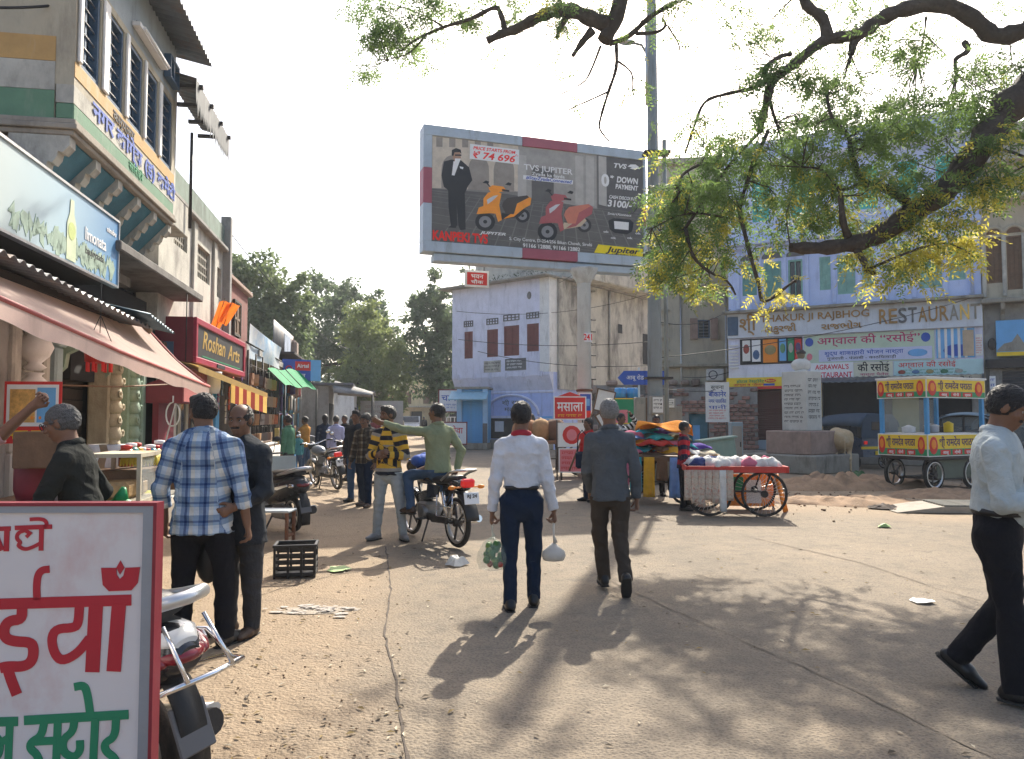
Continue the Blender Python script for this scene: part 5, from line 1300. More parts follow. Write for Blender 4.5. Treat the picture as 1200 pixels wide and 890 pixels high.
t,w_,h_=stand_board('blue_poster','tall blue and red poster wrapped on the hoarding pole',686,462,490,20.0,13,'blue_print',[],legs=False);sq(t,-w_/2,w_/2,0,h_*.3,-.001,mt('red_print'));sq(t,-w_*.4,w_*.4,h_*.5,h_*.8,-.001,mt('sky_print'))
t,w_,h_=stand_board('idle_easel_board','blank white board tilted on a wooden trestle right of the pole',706,458,482,19.0,20,'paper',[],.1,'brown_wood',False);t.rotation_euler.y=.22
for sx in(-.2,.2):MB().tube([(sx,.1,.0),(sx*2.2,.3,-1.62)],.025,6).obj('leg',mt('brown_wood'),t)
t,w_,h_=stand_board('leaning_plank_board','long pale board leaning down to the right of the trestle',722,480,520,18.6,8,'paper',[],.2,'brown_wood',False);t.rotation_euler.y=-.55
t,w_,h_=stand_board('green_board','green and yellow painted stall board right of the leaning plank',733,468,496,21.5,26,'green_print',[],.05,'yellow_print');sq(t,-w_*.5,w_*.1,0,h_*.55,-.001,mt('pink_print'))
for u,lab in((727,'blue plastic barrel left of its twin above the green board'),(741,'blue plastic barrel right of its twin above the green board')):
 p=P(u,466,22.5);t=thing('blue_barrel',lab,'barrel',(p.x,p.y,p.z-.02),0,'barrels above the green board')
 MB().lathe([(.14,0),(.17,.02),(.17,.12),(.18,.14),(.17,.16),(.17,.27),(.15,.30)],14).obj('drum',mt('blue_paint'),t);MB().lathe([(.06,0),(.06,.03)],10,(.05,0,.30)).obj('cap',mt('black_plastic'),t)
t=thing('stall_shelf','plain plank shelf on posts carrying two blue barrels','shelf',(P(734,466,22.5).x,22.5,0))
zz=P(734,466,22.5).z;MB().bb(-.6,.6,-.25,.25,zz-.06,zz-.022).obj('plank',mt('brown_wood'),t)
for sx in(-.55,.55):MB().bb(sx-.03,sx+.03,-.2,.2,0,zz-.06).obj('post',mt('brown_wood'),t)
for u,lab,s_,mir in((741,'blue arrow direction sign pointing left beside the street pole','◄ आबू',1),(767,'blue direction sign half hidden by the street pole','जवाई',0)):
 p=P(u,443,22);t=thing('direction_sign',lab,'sign',p,0.04)
 w_=.42;MB().prism(([(-w_,0),(-w_+.18,.2),(w_,.2),(w_,-.2),(-w_+.18,-.2)] if mir else[(-.28,.2),(.28,.2),(.28,-.2),(-.28,-.2)]),0,.03).obj('panel',mt('blue_print'),t)
 text('आबू रोड' if mir else 'जवाई',t,.08 if mir else 0,-.003,0,.5 if mir else .4,.12,mt('white_print'),.001)
 MB().tube([(.2,.05,.3),(.2,.05,-p.z)],.03,8).obj('post',PWm,t)
 # --- tall street pole with lamp
sp=P(768,500,18.5);pol=thing('street_pole','tall weathered steel street pole rising past the hoarding with a lamp arm','pole',(sp.x,18.5,0))
PM=M('pole_green',(.25,.27,.26),.6,.12,1.5,.1,40.,stain=(.13,.12,.10),sscale=(3,3,.4),samt=.5)
MB().lathe([(.20,0),(.185,2),(.145,6),(.115,12.5)],14).obj('shaft',PM,pol)
MB().tube([(0,0,10.3),(-.25,0,10.75),(-.62,0,10.85)],.035,8).obj('lamp_arm',PM,pol)
MB().ell((-.62,0,10.82),(.22,.12,.06),12,6).obj('lamp_head',mt('steel'),pol)
MB().tube([(-.16,-.1,11.2),(-.16,-.1,9.2)],.03,6).obj('conduit',mt('steel'),pol)
MB().tube([(.30,.1,0),(.30,.1,8.4)],.055,8).obj('thin_pipe',PM,pol)
for z in(2.5,5.5,8.0):MB().bb(-.24,.40,-.22,.16,z,z+.05).obj('clamp',mt('iron_dark'),pol)
for(u0,u1,v0,v1,d,lab,nm) in[(745,757,466,522,19.6,'tall narrow grey electric cabinet left of the street pole','electric_cabinet'),(776,800,476,526,19.8,'wide grey electric cabinet right of the street pole','electric_cabinet'),(763,779,464,486,18.05,'grey meter box with paper notices on the street pole','meter_box'),(781,792,467,479,19.4,'small pale meter box on the cabinet','meter_box'),(857,871,495,520,22.5,'grey utility cabinet left of the red poster','electric_cabinet')]:
 p=P((u0+u1)/2,v1,d);w_=(u1-u0)/900*d;h_=(v1-v0)/900*d;z=p.z if nm=='meter_box' else 0;h2=h_ if nm=='meter_box' else p.z+h_
 t=thing(nm,lab,'cabinet',(p.x,d,z));MB().bb(-w_/2,w_/2,0,.3,0,h2,b=.015).obj('body',mt('stone_grey') if u0!=857 else M('cab_blue',(.28,.34,.36),.6,.1,4,.1),t)
 MB().bb(-w_/2+.04,w_/2-.04,-.015,-.001,h2*.1,h2*.92,b=.004).obj('door',mt('concrete') if nm!='meter_box' else mt('paper'),t)
 MB().bb(w_/2-.1,w_/2-.07,-.035,-.015,h2*.5,h2*.6).obj('handle',mt('iron_dark'),t)
 if nm=='meter_box':squiggle(t,-w_/2+.06,w_/2-.06,h2*.25,h2*.85,-.017,mt('black_print'),3,31)
p=P(848,530,19.5);t=thing('tilted_cabinet','pale green metal cabinet leaning over on the earth by the red cart','cabinet',(p.x,19.5,0),.1);t.rotation_euler.y=-.12
CG=M('cab_green',(.22,.33,.28),.5,.15,4,.1,40.,stain=(.3,.28,.2),samt=.4)
MB().bb(-.42,.42,0,.4,.05,1.02,b=.015).obj('body',CG,t);MB().bb(-.48,.48,-.06,.46,1.02,1.07,b=.01).obj('lid',CG,t);MB().bb(-.36,.36,-.014,-.001,.15,.95,b=.004).obj('door',CG,t);MB().bb(-.42,.42,.02,.38,0,.05).obj('plinth',mt('ochre'),t)
# ------- right side: restaurant building and neighbours
RP0,RP1=P(855,445,29.0),P(1153,438,25.0)
RA_=math.atan2(RP1.y-RP0.y,RP1.x-RP0.x);RW=math.hypot(RP1.x-RP0.x,RP1.y-RP0.y)
RM=(Matrix.Translation((RP0.x,RP0.y,0))@Matrix.Rotation(RA_,4,'Z'));RI=RM.inverted()
def rl_(u,v,off=0.):
 """pixel -> (x, z) on the facade plane shifted out by off"""
 a=(u-600)/900.;n=RI@P(u,v,10.);o=RI@Vector((0,0,CAM_Z));t=(-off-o.y)/(n.y-o.y);p=o+(n-o)*t
 return p.x,p.z
rx=lambda u:rl_(u,400)[0]
rz_=lambda u,v:rl_(u,v)[1]
re=thing('restaurant_building','tall pale blue building with green shutters above a lettered restaurant fascia','building',(RP0.x,RP0.y,0),RA_)
zf0,zf1=3.0,5.45
zg=7.55;ztop=11.75
BW=M('restaurant_blue',(.50,.59,.84),.8,.10,1.6,.12,30.,stain=(.30,.36,.54),sscale=(1.5,1.5,.3),samt=.4)
wu=[(871,888,'l'),(896,917,'b'),(925,942,'o'),(962,975,'s'),(983,1004,'b'),(1012,1026,'s'),(1051,1068,'s'),(1079,1106,'b'),(1114,1134,'s')]
ops=[(rx(a),rx(b),5.95 if k in 'bo' else 6.15,7.35) for a,b,k in wu]
up=[(rx(a),rx(b),8.9,10.4) for a,b in((1058,1080),(1102,1124),(884,904),(930,952),(1010,1032))]
top_w=MB();wall_open(top_w,0,RW,zf1+.12,ztop,0,.25,ops+up);top_w.obj('wall',BW,re)
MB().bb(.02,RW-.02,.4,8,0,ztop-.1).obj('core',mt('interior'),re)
GL=M('shutter_pale',(.22,.42,.36),.65,.2,5.,.12,50.,stain=(.10,.2,.18),samt=.35);TQ=M('turquoise',(.05,.42,.38),.6,.15,5,.1)
for(a,b,c,d),(_,_,k) in zip(ops,wu):window(re,a,b,c,d,0,GL if k!='l' else mt('window_green'),GL if k in 'sb' and a>2.5 else mt('window_green'),'shutter' if k!='o' else 'pane',.06,.14,2 if k!='s' else 1,rows=2)
for a,b,c,d in up:window(re,a,b,c,d,0,TQ,TQ,'shutter',.07,.14,2,rows=3)
for a,b,c,d in ops[:3]:
 x=(a+b)/2;r=(b-a)/2+.12;m=MB();m.tube([(x+r*math.cos(math.pi*i/10),-.03,d+.12+r*.7*math.sin(math.pi*i/10)) for i in range(11)],.05,6);m.obj('arch_moulding',BW,re)
 m=MB();m.prism([(x+(r-.05)*math.cos(math.pi*i/10),d+.12+(r-.05)*.7*math.sin(math.pi*i/10)) for i in range(11)],-.02,-.001);m.obj('fanlight',mt('grey_print'),re)
ps=MB()
for u in(866,892,921,947,979,1008,1040,1073,1110,1140):MB().bb(rx(u)-.07,rx(u)+.07,-.06,-.001,zf1+.2,7.8,b=.01).obj('pilaster',BW,re)
MB().bb(-.1,RW+.05,-.35,.0,8.0,8.2,b=.03).obj('cornice',BW,re);MB().bb(-.05,RW+.03,-.2,.0,7.9,7.99,b=.01).obj('cornice',BW,re)
MB().bb(-.15,RW+.08,-.4,.2,10.95,11.1,b=.03).obj('cornice',mt('lilac'),re);MB().bb(-.1,RW+.05,-.1,.3,ztop,ztop+.15,b=.03).obj('coping',mt('lilac'),re)
MB().bb(-.12,RW+.05,-.55,.0,zf1+.0,zf1+.1,b=.02).obj('fascia_hood',mt('stone_grey'),re)
MB().tube([(RW-.25,-.1,zf1+.1),(RW-.25,-.1,11)],.05,8).obj('drain_pipe',BW,re)
MB().bb(0,RW,-.25,.25,zf0+1.55,zf1).obj('fascia',M('fascia_blue',(.60,.64,.70),.6,.1,2,.06,40.,stain=(.38,.38,.40),samt=.35),re)
fz=lambda k:zf0+1.55+k
M('brass_old',(.36,.20,.06),.45,.35,5.,.1,60.,metal=.35,stain=(.10,.08,.06),samt=.5)
text('श्री',re,rx(878),-.256,fz(.47),.62,.5,mt('brass_old'),.006,ext=.03)
text('THAKUR JI RAJBHOG',re,(rx(892)+rx(1022))/2,-.256,fz(.64),rx(1020)-rx(893),.25,mt('brass_old'),.004,ext=.03)
text('ઠાકુરજી',re,rx(916),-.256,fz(.26),1.1,.24,mt('brass_old'),.005,ext=.03);text('રાજભોગ',re,rx(987),-.256,fz(.24),1.3,.22,mt('brass_old'),.005,ext=.03)
xs_=rx(1030);wl_=(rx(1150)-xs_)/10
LM={0:'brass_old',1:'brass_old',2:'grey_print',3:'grey_print',4:'brass_old',5:'brass_old',6:'brass_old',7:'stone_grey',8:'gold',9:'stone_grey'}
for i,ch in enumerate('RESTAURANT'):text(ch,re,xs_+(i+.5)*wl_,-.256,fz(.46),wl_*.86,.52,mt(LM[i]),.008,ext=.035)
MB().bb(0,RW,-.12,.25,zf0,zf0+1.545).obj('lower_fascia',mt('lilac'),re)
fx=lambda u0,u1,z0,z1,mat,y=-.125,nm='printed_banner':sq(re,rx(u0),rx(u1),zf0+z0,zf0+z1,y,mat,nm,.02)
fx(868,941,.55,1.5,mt('interior'),nm='food_banner')
gr=random.Random(6)
for i,(u0,u1) in enumerate(((871,880),(882,892),(895,912),(914,922),(924,931),(932,940))):
 fx(u0,u1,.6+gr.uniform(0,.1),1.45,[mt('paper'),mt('white_print'),mt('orange_print'),mt('sky_print'),mt('green_print'),mt('red_print')][i],-.148,'printed_dish')
 MB().ell((rx((u0+u1)/2),-.17,zf0+1.0+gr.uniform(-.2,.2)),((rx(u1)-rx(u0))*.4,.006,.18),10,6).obj('printed_plate',gm_[i],re)
PGn=M('banner_green',(.52,.62,.48),.5,.08,3,0);PLa=M('banner_lilac',(.58,.60,.78),.5,.08,3,0)
fx(943,1095,.52,1.52,PGn)
text('अग्रवाल की “रसोई”',re,(rx(957)+rx(1080))/2,-.148,zf0+1.28,rx(1078)-rx(958),.26,M('magenta',(.45,.03,.12),.5,.05,5,0),.004)
fx(960,1092,.56,.98,PLa,-.147);text('शुद्ध शाकाहारी भोजन नाश्ता',re,(rx(965)+rx(1060))/2,-.170,zf0+.84,rx(1058)-rx(966),.14,mt('blue_print'),.002);text('गुजराती - पंजाबी - काठियावाड़ी',re,(rx(965)+rx(1055))/2,-.170,zf0+.66,2.2,.09,mt('black_print'),.001)
MB().ell((rx(1075),-.168,zf0+.77),(.3,.006,.13),12,6).obj('printed_thali',mt('sky_print'),re)
for u in(949,1085):MB().ell((rx(u),-.148,zf0+1.28),(.14,.006,.16),12,6).obj('printed_emblem',mt('blue_print'),re);MB().ell((rx(u),-.148,zf0+.75),(.1,.006,.13),12,6).obj('printed_emblem',mt('pink_print'),re)
fx(1097,1142,.55,1.52,mt('sky_print'));fx(1128,1141,.6,1.45,M('banner_beige',(.5,.38,.26),.5,.2,4,0),-.147)
MB().ell((rx(1122),-.148,zf0+.8),(.42,.006,.2),14,6).obj('printed_bowl',mt('blue_print'),re)
for k in range(5):MB().bb(rx(1099)+k*.19,rx(1099)+k*.19+.08,-.16,-.146,zf0+.55,zf0+1.6).obj('steel_bar',mt('white_paint'),re)
fx(1143,1151,.6,1.3,mt('paper'));squiggle(re,rx(1143.5),rx(1150.5),zf0+.65,zf0+1.2,-.147,mt('red_print'),7,55)
fx(1000,1046,-.02,.5,M('banner_cream',(.68,.66,.52),.5,.06,3,0));text('की रसोई',re,rx(1023),-.148,zf0+.30,1.0,.26,mt('black_print'),.006);text('नाश्ता पैलेस',re,rx(1024),-.148,zf0+.07,.9,.09,mt('magenta') if 'magenta' in MATS else mt('red_print'),.001)
fx(1047,1151,-.02,.5,M('banner_teal',(.48,.66,.66),.5,.08,3,0));text('अग्रवाल की रसोई',re,rx(1085),-.148,zf0+.35,1.7,.17,mt('red_print'),.002);squiggle(re,rx(1052),rx(1140),zf0+.02,zf0+.22,-.148,mt('green_print'),2,66)
for i in range(5):MB().ell((rx(1056)+i*.42,-.148,zf0+.12),(.12,.006,.07),10,5).obj('printed_dish',gm_[i],re)
fx(950,1000,-.1,.52,mt('white_print'),-.17);AR=M('banner_red',(.62,.02,.06),.5,.05,5,0)
text("AGRAWAL'S",re,rx(975),-.192,zf0+.36,1.1,.17,AR,.005);text('RESTAURANT',re,rx(975),-.192,zf0+.08,1.3,.19,AR,.005)
for k in range(8):MB().bb(.02,rx(866),-.2,-.125,zf0+.42+k*.12,zf0+.47+k*.12).obj('louvre_slat',mt('white_paint'),re)
MB().bb(.02,rx(867),-.28,-.255,fz(.1),fz(.8)).obj('grey_shutter',mt('window_blue'),re)
yb_=MB();yb_.bb(0,rx(928),-.5,-.1,2.62,3.05,b=.01);yb_.obj('yellow_board',mt('yellow_print'),re)
sq(re,0,rx(928),2.62,2.72,-.503,mt('red_print'),'red_line');text('होटल रेस्टोरेंट',re,rx(882),-.506,2.9,1.0,.1,mt('green_print'),.002);text('नाश्ता व भोजन',re,rx(880),-.506,2.78,1.1,.08,mt('red_print'),.002)
MB().ell((rx(905),-.503,2.92),(.2,.008,.07),12,6).obj('red_oval',mt('red_print'),re);text('Maggi',re,rx(905),-.513,2.92,.28,.07,mt('yellow_print'),.002);sq(re,rx(897),rx(910),2.74,2.82,-.503,mt('blue_print'),'blue_line')
zp=.75
MB().bb(-.2,RW,-.9,.4,0,.4,b=.03).obj('plinth_step',mt('concrete'),re);MB().bb(-.1,RW,-.4,.4,.4,zp,b=.03).obj('plinth',M('plinth_blue',(.30,.36,.42),.85,.15,3,.2),re)
MB().bb(0,.55,-.02,.35,zp,2.6).obj('end_wall',mt('cream'),re);
rp=sq(re,rx(858)+.15,rx(877),zp+.55,2.55,-.05,mt('red_print'),'red_poster');MB().ell(((rx(858)+rx(877))/2+.08,-.056,zp+1.1),(.16,.006,.42),12,8).obj('printed_figure',mt('orange_print'),re);MB().ell(((rx(858)+rx(877))/2+.08,-.056,zp+1.62),(.12,.006,.14),12,8).obj('printed_head',mt('yellow_print'),re)
sq(re,rx(858)+.15,rx(877),zp+.02,zp+.5,-.05,mt('white_paint'),'white_panel')
SH=M('shutter_maroon',(.14,.060,.05),.6,.15,4,.1,50.);s0_=None
for k in range(22):
 if s0_ is None:s0_=MB().box(((rx(880)+rx(915))/2,.1,0),(rx(915)-rx(880),.03,.078),rotm(.18),0,.006).obj('shutter_slat',SH,re,loc=(0,0,zp+.06))
 else:
  o=s0_.copy();COL.objects.link(o);o.parent=re;o.location=(0,0,zp+.06+k*.083)
for u in(879,917):MB().bb(rx(u)-.06,rx(u)+.06,-.03,.3,zp,2.62,b=.01).obj('shutter_post',mt('plaster_grey'),re)
MB().bb(rx(920),rx(962),-.02,.3,zp,3.0).obj('pier',mt('plaster_grey'),re)
MB().bb(RW-.35,RW,-.05,.35,zp,3.0).obj('end_pier',mt('plaster_grey'),re)
MB().bb(rx(960),rx(962),-.1,-.02,zp,3.).obj('yellow_strip',mt('yellow_print'),re)
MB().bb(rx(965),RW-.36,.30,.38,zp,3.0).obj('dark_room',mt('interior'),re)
cbm=MB();cbm.bb(rx(1040),RW-.1,-.9,-.1,2.55,2.95,b=.01);cbm.obj('cream_board',mt('cream'),re);text('अग्रवाल की रसोई',re,rx(1092),-.905,2.78,2.2,.16,mt('black_print'),.003);squiggle(re,rx(1062),rx(1150),2.58,2.68,-.905,mt('grey_print'),1,77)
aw_=MB();aw_.sheet(lambda a,b:(rx(960)+a*(RW-rx(960)),-.15-.9*b,3.0-.22*b+.012*math.sin(a*160)),160,2);aw_.obj('tin_shade',mt('corrugated'),re,thick=.004)
MB().bb(rx(1040)+.1,rx(1040)+.9,.1,.25,zp,2.5).obj('yellow_door',M('dull_yellow',(.33,.30,.12),.7,.2,4,.1),re)
# --- cream arcaded neighbour at the far right
nb=thing('arcaded_building','old cream building with arched brown windows at the right edge','building',RM@Vector((RW+.05,0,0)),RA_)
nx=lambda u:rl_(u,400)[0]-RW-.05
no=[(nx(1159),nx(1177),5.95,7.45),(nx(1183),nx(1201),5.7,7.45),(nx(1207),nx(1225),5.7,7.45)]
m=MB();wall_open(m,0,3.4,5.4,9.8,0,.3,no);m.obj('wall',mt('cream'),nb)
for a,b,c,d in no:
 window(nb,a,b,c,d,0,mt('brown_wood'),mt('brown_wood'),'shutter',.06,.14,2,rows=4)
 x=(a+b)/2;r=(b-a)/2+.05;m=MB();m.tube([(x+r*math.cos(math.pi*i/10),-.03,d+.1+r*.9*math.sin(math.pi*i/10)) for i in range(11)],.06,6);m.obj('arch_moulding',mt('cream'),nb)
 MB().prism([(x+(r-.06)*math.cos(math.pi*i/10),d+.1+(r-.06)*.9*math.sin(math.pi*i/10)) for i in range(11)],-.02,-.001).obj('fanlight',mt('brown_wood'),nb)
 MB().bb(a-.14,a-.02,-.08,-.001,5.5,7.5,b=.02).obj('half_column',mt('old_white'),nb)
MB().bb(-.1,3.5,-.5,.3,5.25,5.4,b=.03).obj('balcony_ledge',mt('stone_grey'),nb);MB().bb(-.1,3.5,-.5,.3,8.6,8.8,b=.03).obj('cornice',mt('old_white'),nb);MB().bb(-.1,3.5,-.55,.3,9.8,10.,b=.03).obj('cornice',mt('old_white'),nb)
MB().bb(.02,3.38,.36,6,5.3,9.75).obj('core',mt('interior'),nb)
MB().bb(-.1,.0,.05,6,0,9.8).obj('party_wall',mt('cream'),nb)
MB().bb(.0,3.4,.1,6,10,11.2).obj('upper_storey',mt('cream'),nb)
for k in range(3):MB().prism([(-.45,5.24),(-.4,5.05),(-.15,4.9),(0,4.6),(0,5.24)],.45+k*1.2,.57+k*1.2,0,'yz').obj('bracket',mt('stone_grey'),nb)
MB().bb(0,3.4,.02,6,0,5.25).obj('lower_wall',mt('plaster_grey'),nb)
pb_=MB().bb(nx(1167),3.3,-.2,-.12,3.55,4.7).obj('picture_board',mt('sky_print'),nb)
MB().prism([(nx(1168),3.75),(nx(1176),3.95),(nx(1185),4.0),(nx(1192),4.25),(nx(1199),3.95),(3.2,4.2),(3.2,3.7),(nx(1168),3.7)],-.205,-.2005).obj('printed_mountain',mt('stone_grey'),nb)
MB().bb(nx(1167),3.3,-.206,-.201,3.55,3.68).obj('yellow_line',mt('yellow_print'),nb)
MB().ell((nx(1162),-.2,3.95),(.12,.06,.2),10,6).obj('lamp_bracket',mt('iron_dark'),nb)
s1_=None
for k in range(28):
 if s1_ is None:s1_=MB().box((1.9,-.05,0),(2.9,.03,.085),rotm(.15),0,.006).obj('shutter_slat',M('shutter_charcoal',(.05,.052,.06),.6,.15,4,.1,50.),nb,loc=(0,0,.6))
 else:
  o=s1_.copy();COL.objects.link(o);o.parent=nb;o.location=(0,0,.6+k*.09)
MB().bb(.1,.45,-.12,.02,0,3.2,b=.01).obj('pier',mt('plaster_grey'),nb);sq(nb,nx(1157),nx(1164),2.15,2.9,-.6,mt('white_print'),'hanging_strip');squiggle(nb,nx(1158),nx(1163.4),2.2,2.85,-.61,mt('blue_print'),4,81)
MB().bb(0,3.4,-.35,-.0,3.15,3.45,b=.02).obj('shutter_hood',mt('iron_dark'),nb)
# --- cream house between the shrine and the restaurant
ch=thing('cream_house','plain cream three storey house between the stained house and the restaurant','building',(6.3,33.2,0),-.12)
cxx=lambda u:((P(u,400,33.)-Vector((6.3,33.2,0))).x)
m=MB();wall_open(m,0,3.6,0,12.6,0,.3,[(cxx(818),cxx(832),5.0,5.8),(cxx(820),cxx(836),8.1,9.1)]);m.obj('wall',M('cream_plain',(.52,.47,.36),.85,.1,1.5,.15,30.,stain=(.30,.26,.2),sscale=(1.3,1.3,.3),samt=.45),ch)
window(ch,cxx(818),cxx(832),5.0,5.8,0,mt('window_blue'),mt('window_blue'),'bars',.05,.12);window(ch,cxx(820),cxx(836),8.1,9.1,0,mt('window_blue'),mt('window_blue'),'bars',.05,.12)
for x in(cxx(818)-.32,cxx(832)+.02):MB().bb(x,x+.3,-.2,-.001,4.95,5.85).obj('shutter',mt('stone_pink'),ch)
for z,e_ in((7.2,.35),(3.75,.3),(10.6,.4)):MB().bb(-.2,3.8,-e_,.0,z,z+.14,b=.02).obj('floor_band',mt('cream'),ch)
for z in(4.0,4.45,5.0,5.6,6.2):MB().bb(-.15,.55,-.12,-.001,z,z+.08,b=.01).obj('moulding',mt('cream'),ch)
MB().bb(-.2,3.8,-.3,.3,12.6,12.85,b=.03).obj('parapet',mt('cream'),ch)
m=MB();m.bb(2.05,2.75,-.35,-.05,3.15,3.65,b=.02);m.obj('air_conditioner',mt('paper'),ch);MB().torus((2.3,-.355,3.4),.17,.02,18,6,RX90).obj('fan_guard',mt('grey_print'),ch)
for x in(1.0,2.9):MB().tube([(x,-.1,0),(x,-.1,7.2)],.04,6).obj('drain_pipe',mt('steel'),ch)
MB().bb(.2,3.6,-.5,-.02,2.2,2.35,b=.02).obj('beam',mt('iron_dark'),ch)
rw=thing('ruined_wall','ruined brick and rubble wall with a blue painted doorway','wall',(6.0,28.6,0),-.25)
bm_=MB();wall_open(bm_,0,3.0,0,2.7,.06,.45,[(.55,1.25,0,1.75)]);bm_.obj('core',mt('plaster_grey'),rw)
br=[MB().box((0,0,0),(.27,.12,.12),rotm(0,gr.uniform(-.05,.05),0),0,.015).obj('brick',M('ruin_brick',(.26,.13,.10),.9,.3,6,.4,50.,objvar=.4,stain=(.3,.27,.23),samt=.4),rw,loc=(.15,.03,.08)) for _ in range(3)];fl_=[0]
for zi in range(18):
 x=.14+(.14 if zi%2 else 0)
 while x<2.9:
  z=.08+zi*.148
  if not(.42<x<1.38 and z<1.85) and not(zi>13 and gr.random()<.25+.15*(zi-13)):
   o=gr.choice(br).copy();COL.objects.link(o);o.parent=rw;o.location=(x+gr.uniform(-.01,.01),.03+gr.uniform(-.025,.02),z)
  x+=.29
MB().bb(.57,1.23,.3,.36,0,1.72).obj('door',mt('teal_paint'),rw);MB().bb(.7,.95,.29,.2995,.7,1.3).obj('paint_patch',mt('sky_print'),rw)
stand_board('notice_board','tall white notice board with blue and red print beside the red poster',841,449,494,24.5,25,'paper',[('सूचना',0,.88,.6,.1,'black_print',.001),('बीकानेर',0,.70,.8,.13,'blue_print',.004),('नगर पालिका',0,.52,.8,.1,'blue_print',.002),('पानी',0,.36,.8,.09,'blue_print',.001)],-.2)
t=[o for o in COL.objects if o.name.startswith('notice_board') and o.type=='EMPTY'][-1];squiggle(t,-.28,.28,.05,.38,-.005,mt('red_print'),4,91)
# --- the monument
mp_=P(949,552,21.6);mo_=thing('monument','stone memorial pillar with inscribed faces and a small bust on a stepped base','monument',(mp_.x,21.2,0),R(26))
mo_.rotation_euler.z=R(45-7)
MB().bb(-.02,2.35,-.02,2.35,0,.52,b=.03).obj('base',mt('stone_grey'),mo_);MB().bb(.3,1.75,.3,1.75,.52,1.20,b=.03).obj('plinth',mt('stone_pink'),mo_)
MB().bb(.55,1.35,.55,1.35,1.20,2.92,b=.015).obj('pillar',M('memorial_stone',(.58,.56,.50),.8,.12,2.5,.15,40.,stain=(.2,.19,.16),samt=.4),mo_)
for z_,k in((2.55,.5),(2.35,.6),(2.15,.62),(1.95,.4),(1.75,.3),(1.55,.55)):
 o=squiggle(mo_,0,0,0,0,0,mt('black_print'),1,1) if 0 else None
i1=squiggle(mo_,.62,1.28,1.5,2.75,.548,mt('iron_dark'),7,101,'inscription')
i2=squiggle(mo_,-.68,-.02,1.4,2.55,0,mt('iron_dark'),9,102,'inscription');i2.rotation_euler.z=-math.pi/2;i2.location=(.548,.60,0)
bu=MB();bc=Vector((.95,.95,2.92))
bu.lathe([(.20,0),(.17,.04),(.13,.08)],14,bc);bu.ell(bc+Vector((0,0,.20)),(.30,.18,.20),14,8,0,rotm(0,0,-.65));bu.ell(bc+Vector((0,0,.31)),(.09,.085,.12),12,8)
bu.obj('bust',M('bust_stone',(.62,.60,.55),.7,.15,6,.15,60.),mo_);MB().ell(bc+Vector((0,0,.50)),(.10,.12,.14),14,10).ell(bc+Vector((-.07,-.09,.48)),(.025,.025,.04),8,6).obj('head',M('bust_head',(.20,.17,.11),.7,.15,6,.15),mo_);MB().lathe([(.135,0),(.14,.06),(.09,.09),(.08,.12)],14,bc+Vector((0,0,.53))).obj('cap',mt('iron_dark'),mo_)
# ------- trees
def leaf_mat(name,c1,c2,sc,trans=.5,rough=.55):
 m=bpy.data.materials.new(name);m.use_nodes=True;MATS[name]=m;n,l=m.node_tree.nodes,m.node_tree.links;b=n['Principled BSDF']
 g=n.new('ShaderNodeNewGeometry');tc=n.new('ShaderNodeTexCoord');nz=n.new('ShaderNodeTexNoise');nz.inputs['Scale'].default_value=sc;nz.inputs['Detail'].default_value=3;l.new(tc.outputs['Object'],nz.inputs[0])
 ad=n.new('ShaderNodeMath');ad.operation='MULTIPLY_ADD';ad.inputs[1].default_value=.45;l.new(g.outputs['Random Per Island'],ad.inputs[0])
 mr=n.new('ShaderNodeMapRange');mr.inputs[1].default_value=.35;mr.inputs[2].default_value=.68;mr.inputs[4].default_value=.6;l.new(nz.outputs['Fac'],mr.inputs[0]);l.new(mr.outputs[0],ad.inputs[2])
 mx=n.new('ShaderNodeMix');mx.data_type='RGBA';mx.inputs[6].default_value=(*c1,1);mx.inputs[7].default_value=(*c2,1);l.new(ad.outputs[0],mx.inputs[0])
 l.new(mx.outputs[2],b.inputs['Base Color']);b.inputs['Roughness'].default_value=rough;b.inputs['Specular IOR Level'].default_value=.35
 tb=n.new('ShaderNodeBsdfTranslucent');l.new(mx.outputs[2],tb.inputs[0]);ms=n.new('ShaderNodeMixShader');ms.inputs[0].default_value=trans
 l.new(b.outputs[0],ms.inputs[1]);l.new(tb.outputs[0],ms.inputs[2]);l.new(ms.outputs[0],n['Material Output'].inputs['Surface']);return m
LG=leaf_mat('neem_green',(.10,.175,.055),(.215,.31,.085),.5,.6);LY=leaf_mat('neem_yellow',(.34,.34,.06),(.62,.54,.09),.8,.6)
BARK=M('bark',(.060,.046,.036),.9,.35,5.,1.0,22.,stain=(.11,.09,.07),sscale=(4,4,4),samt=.4)
def mesh_np(name,V,F,mat,parent,kind=None,smooth=False):
 me=bpy.data.meshes.new(name);nv,nf,k=len(V),len(F),F.shape[1]
 me.vertices.add(nv);me.vertices.foreach_set('co',V.astype(np.float32).ravel());me.loops.add(nf*k);me.loops.foreach_set('vertex_index',F.astype(np.int32).ravel())
 me.polygons.add(nf);me.polygons.foreach_set('loop_start',np.arange(0,nf*k,k,dtype=np.int32));me.polygons.foreach_set('loop_total',np.full(nf,k,np.int32));me.update();me.validate()
 me.materials.append(mat);o=bpy.data.objects.new(name,me);COL.objects.link(o);o.parent=parent
 if kind:o['kind']=kind
 return o
def unit(n):v=nrg.normal(size=(n,3));return v/np.linalg.norm(v,axis=1)[:,None]
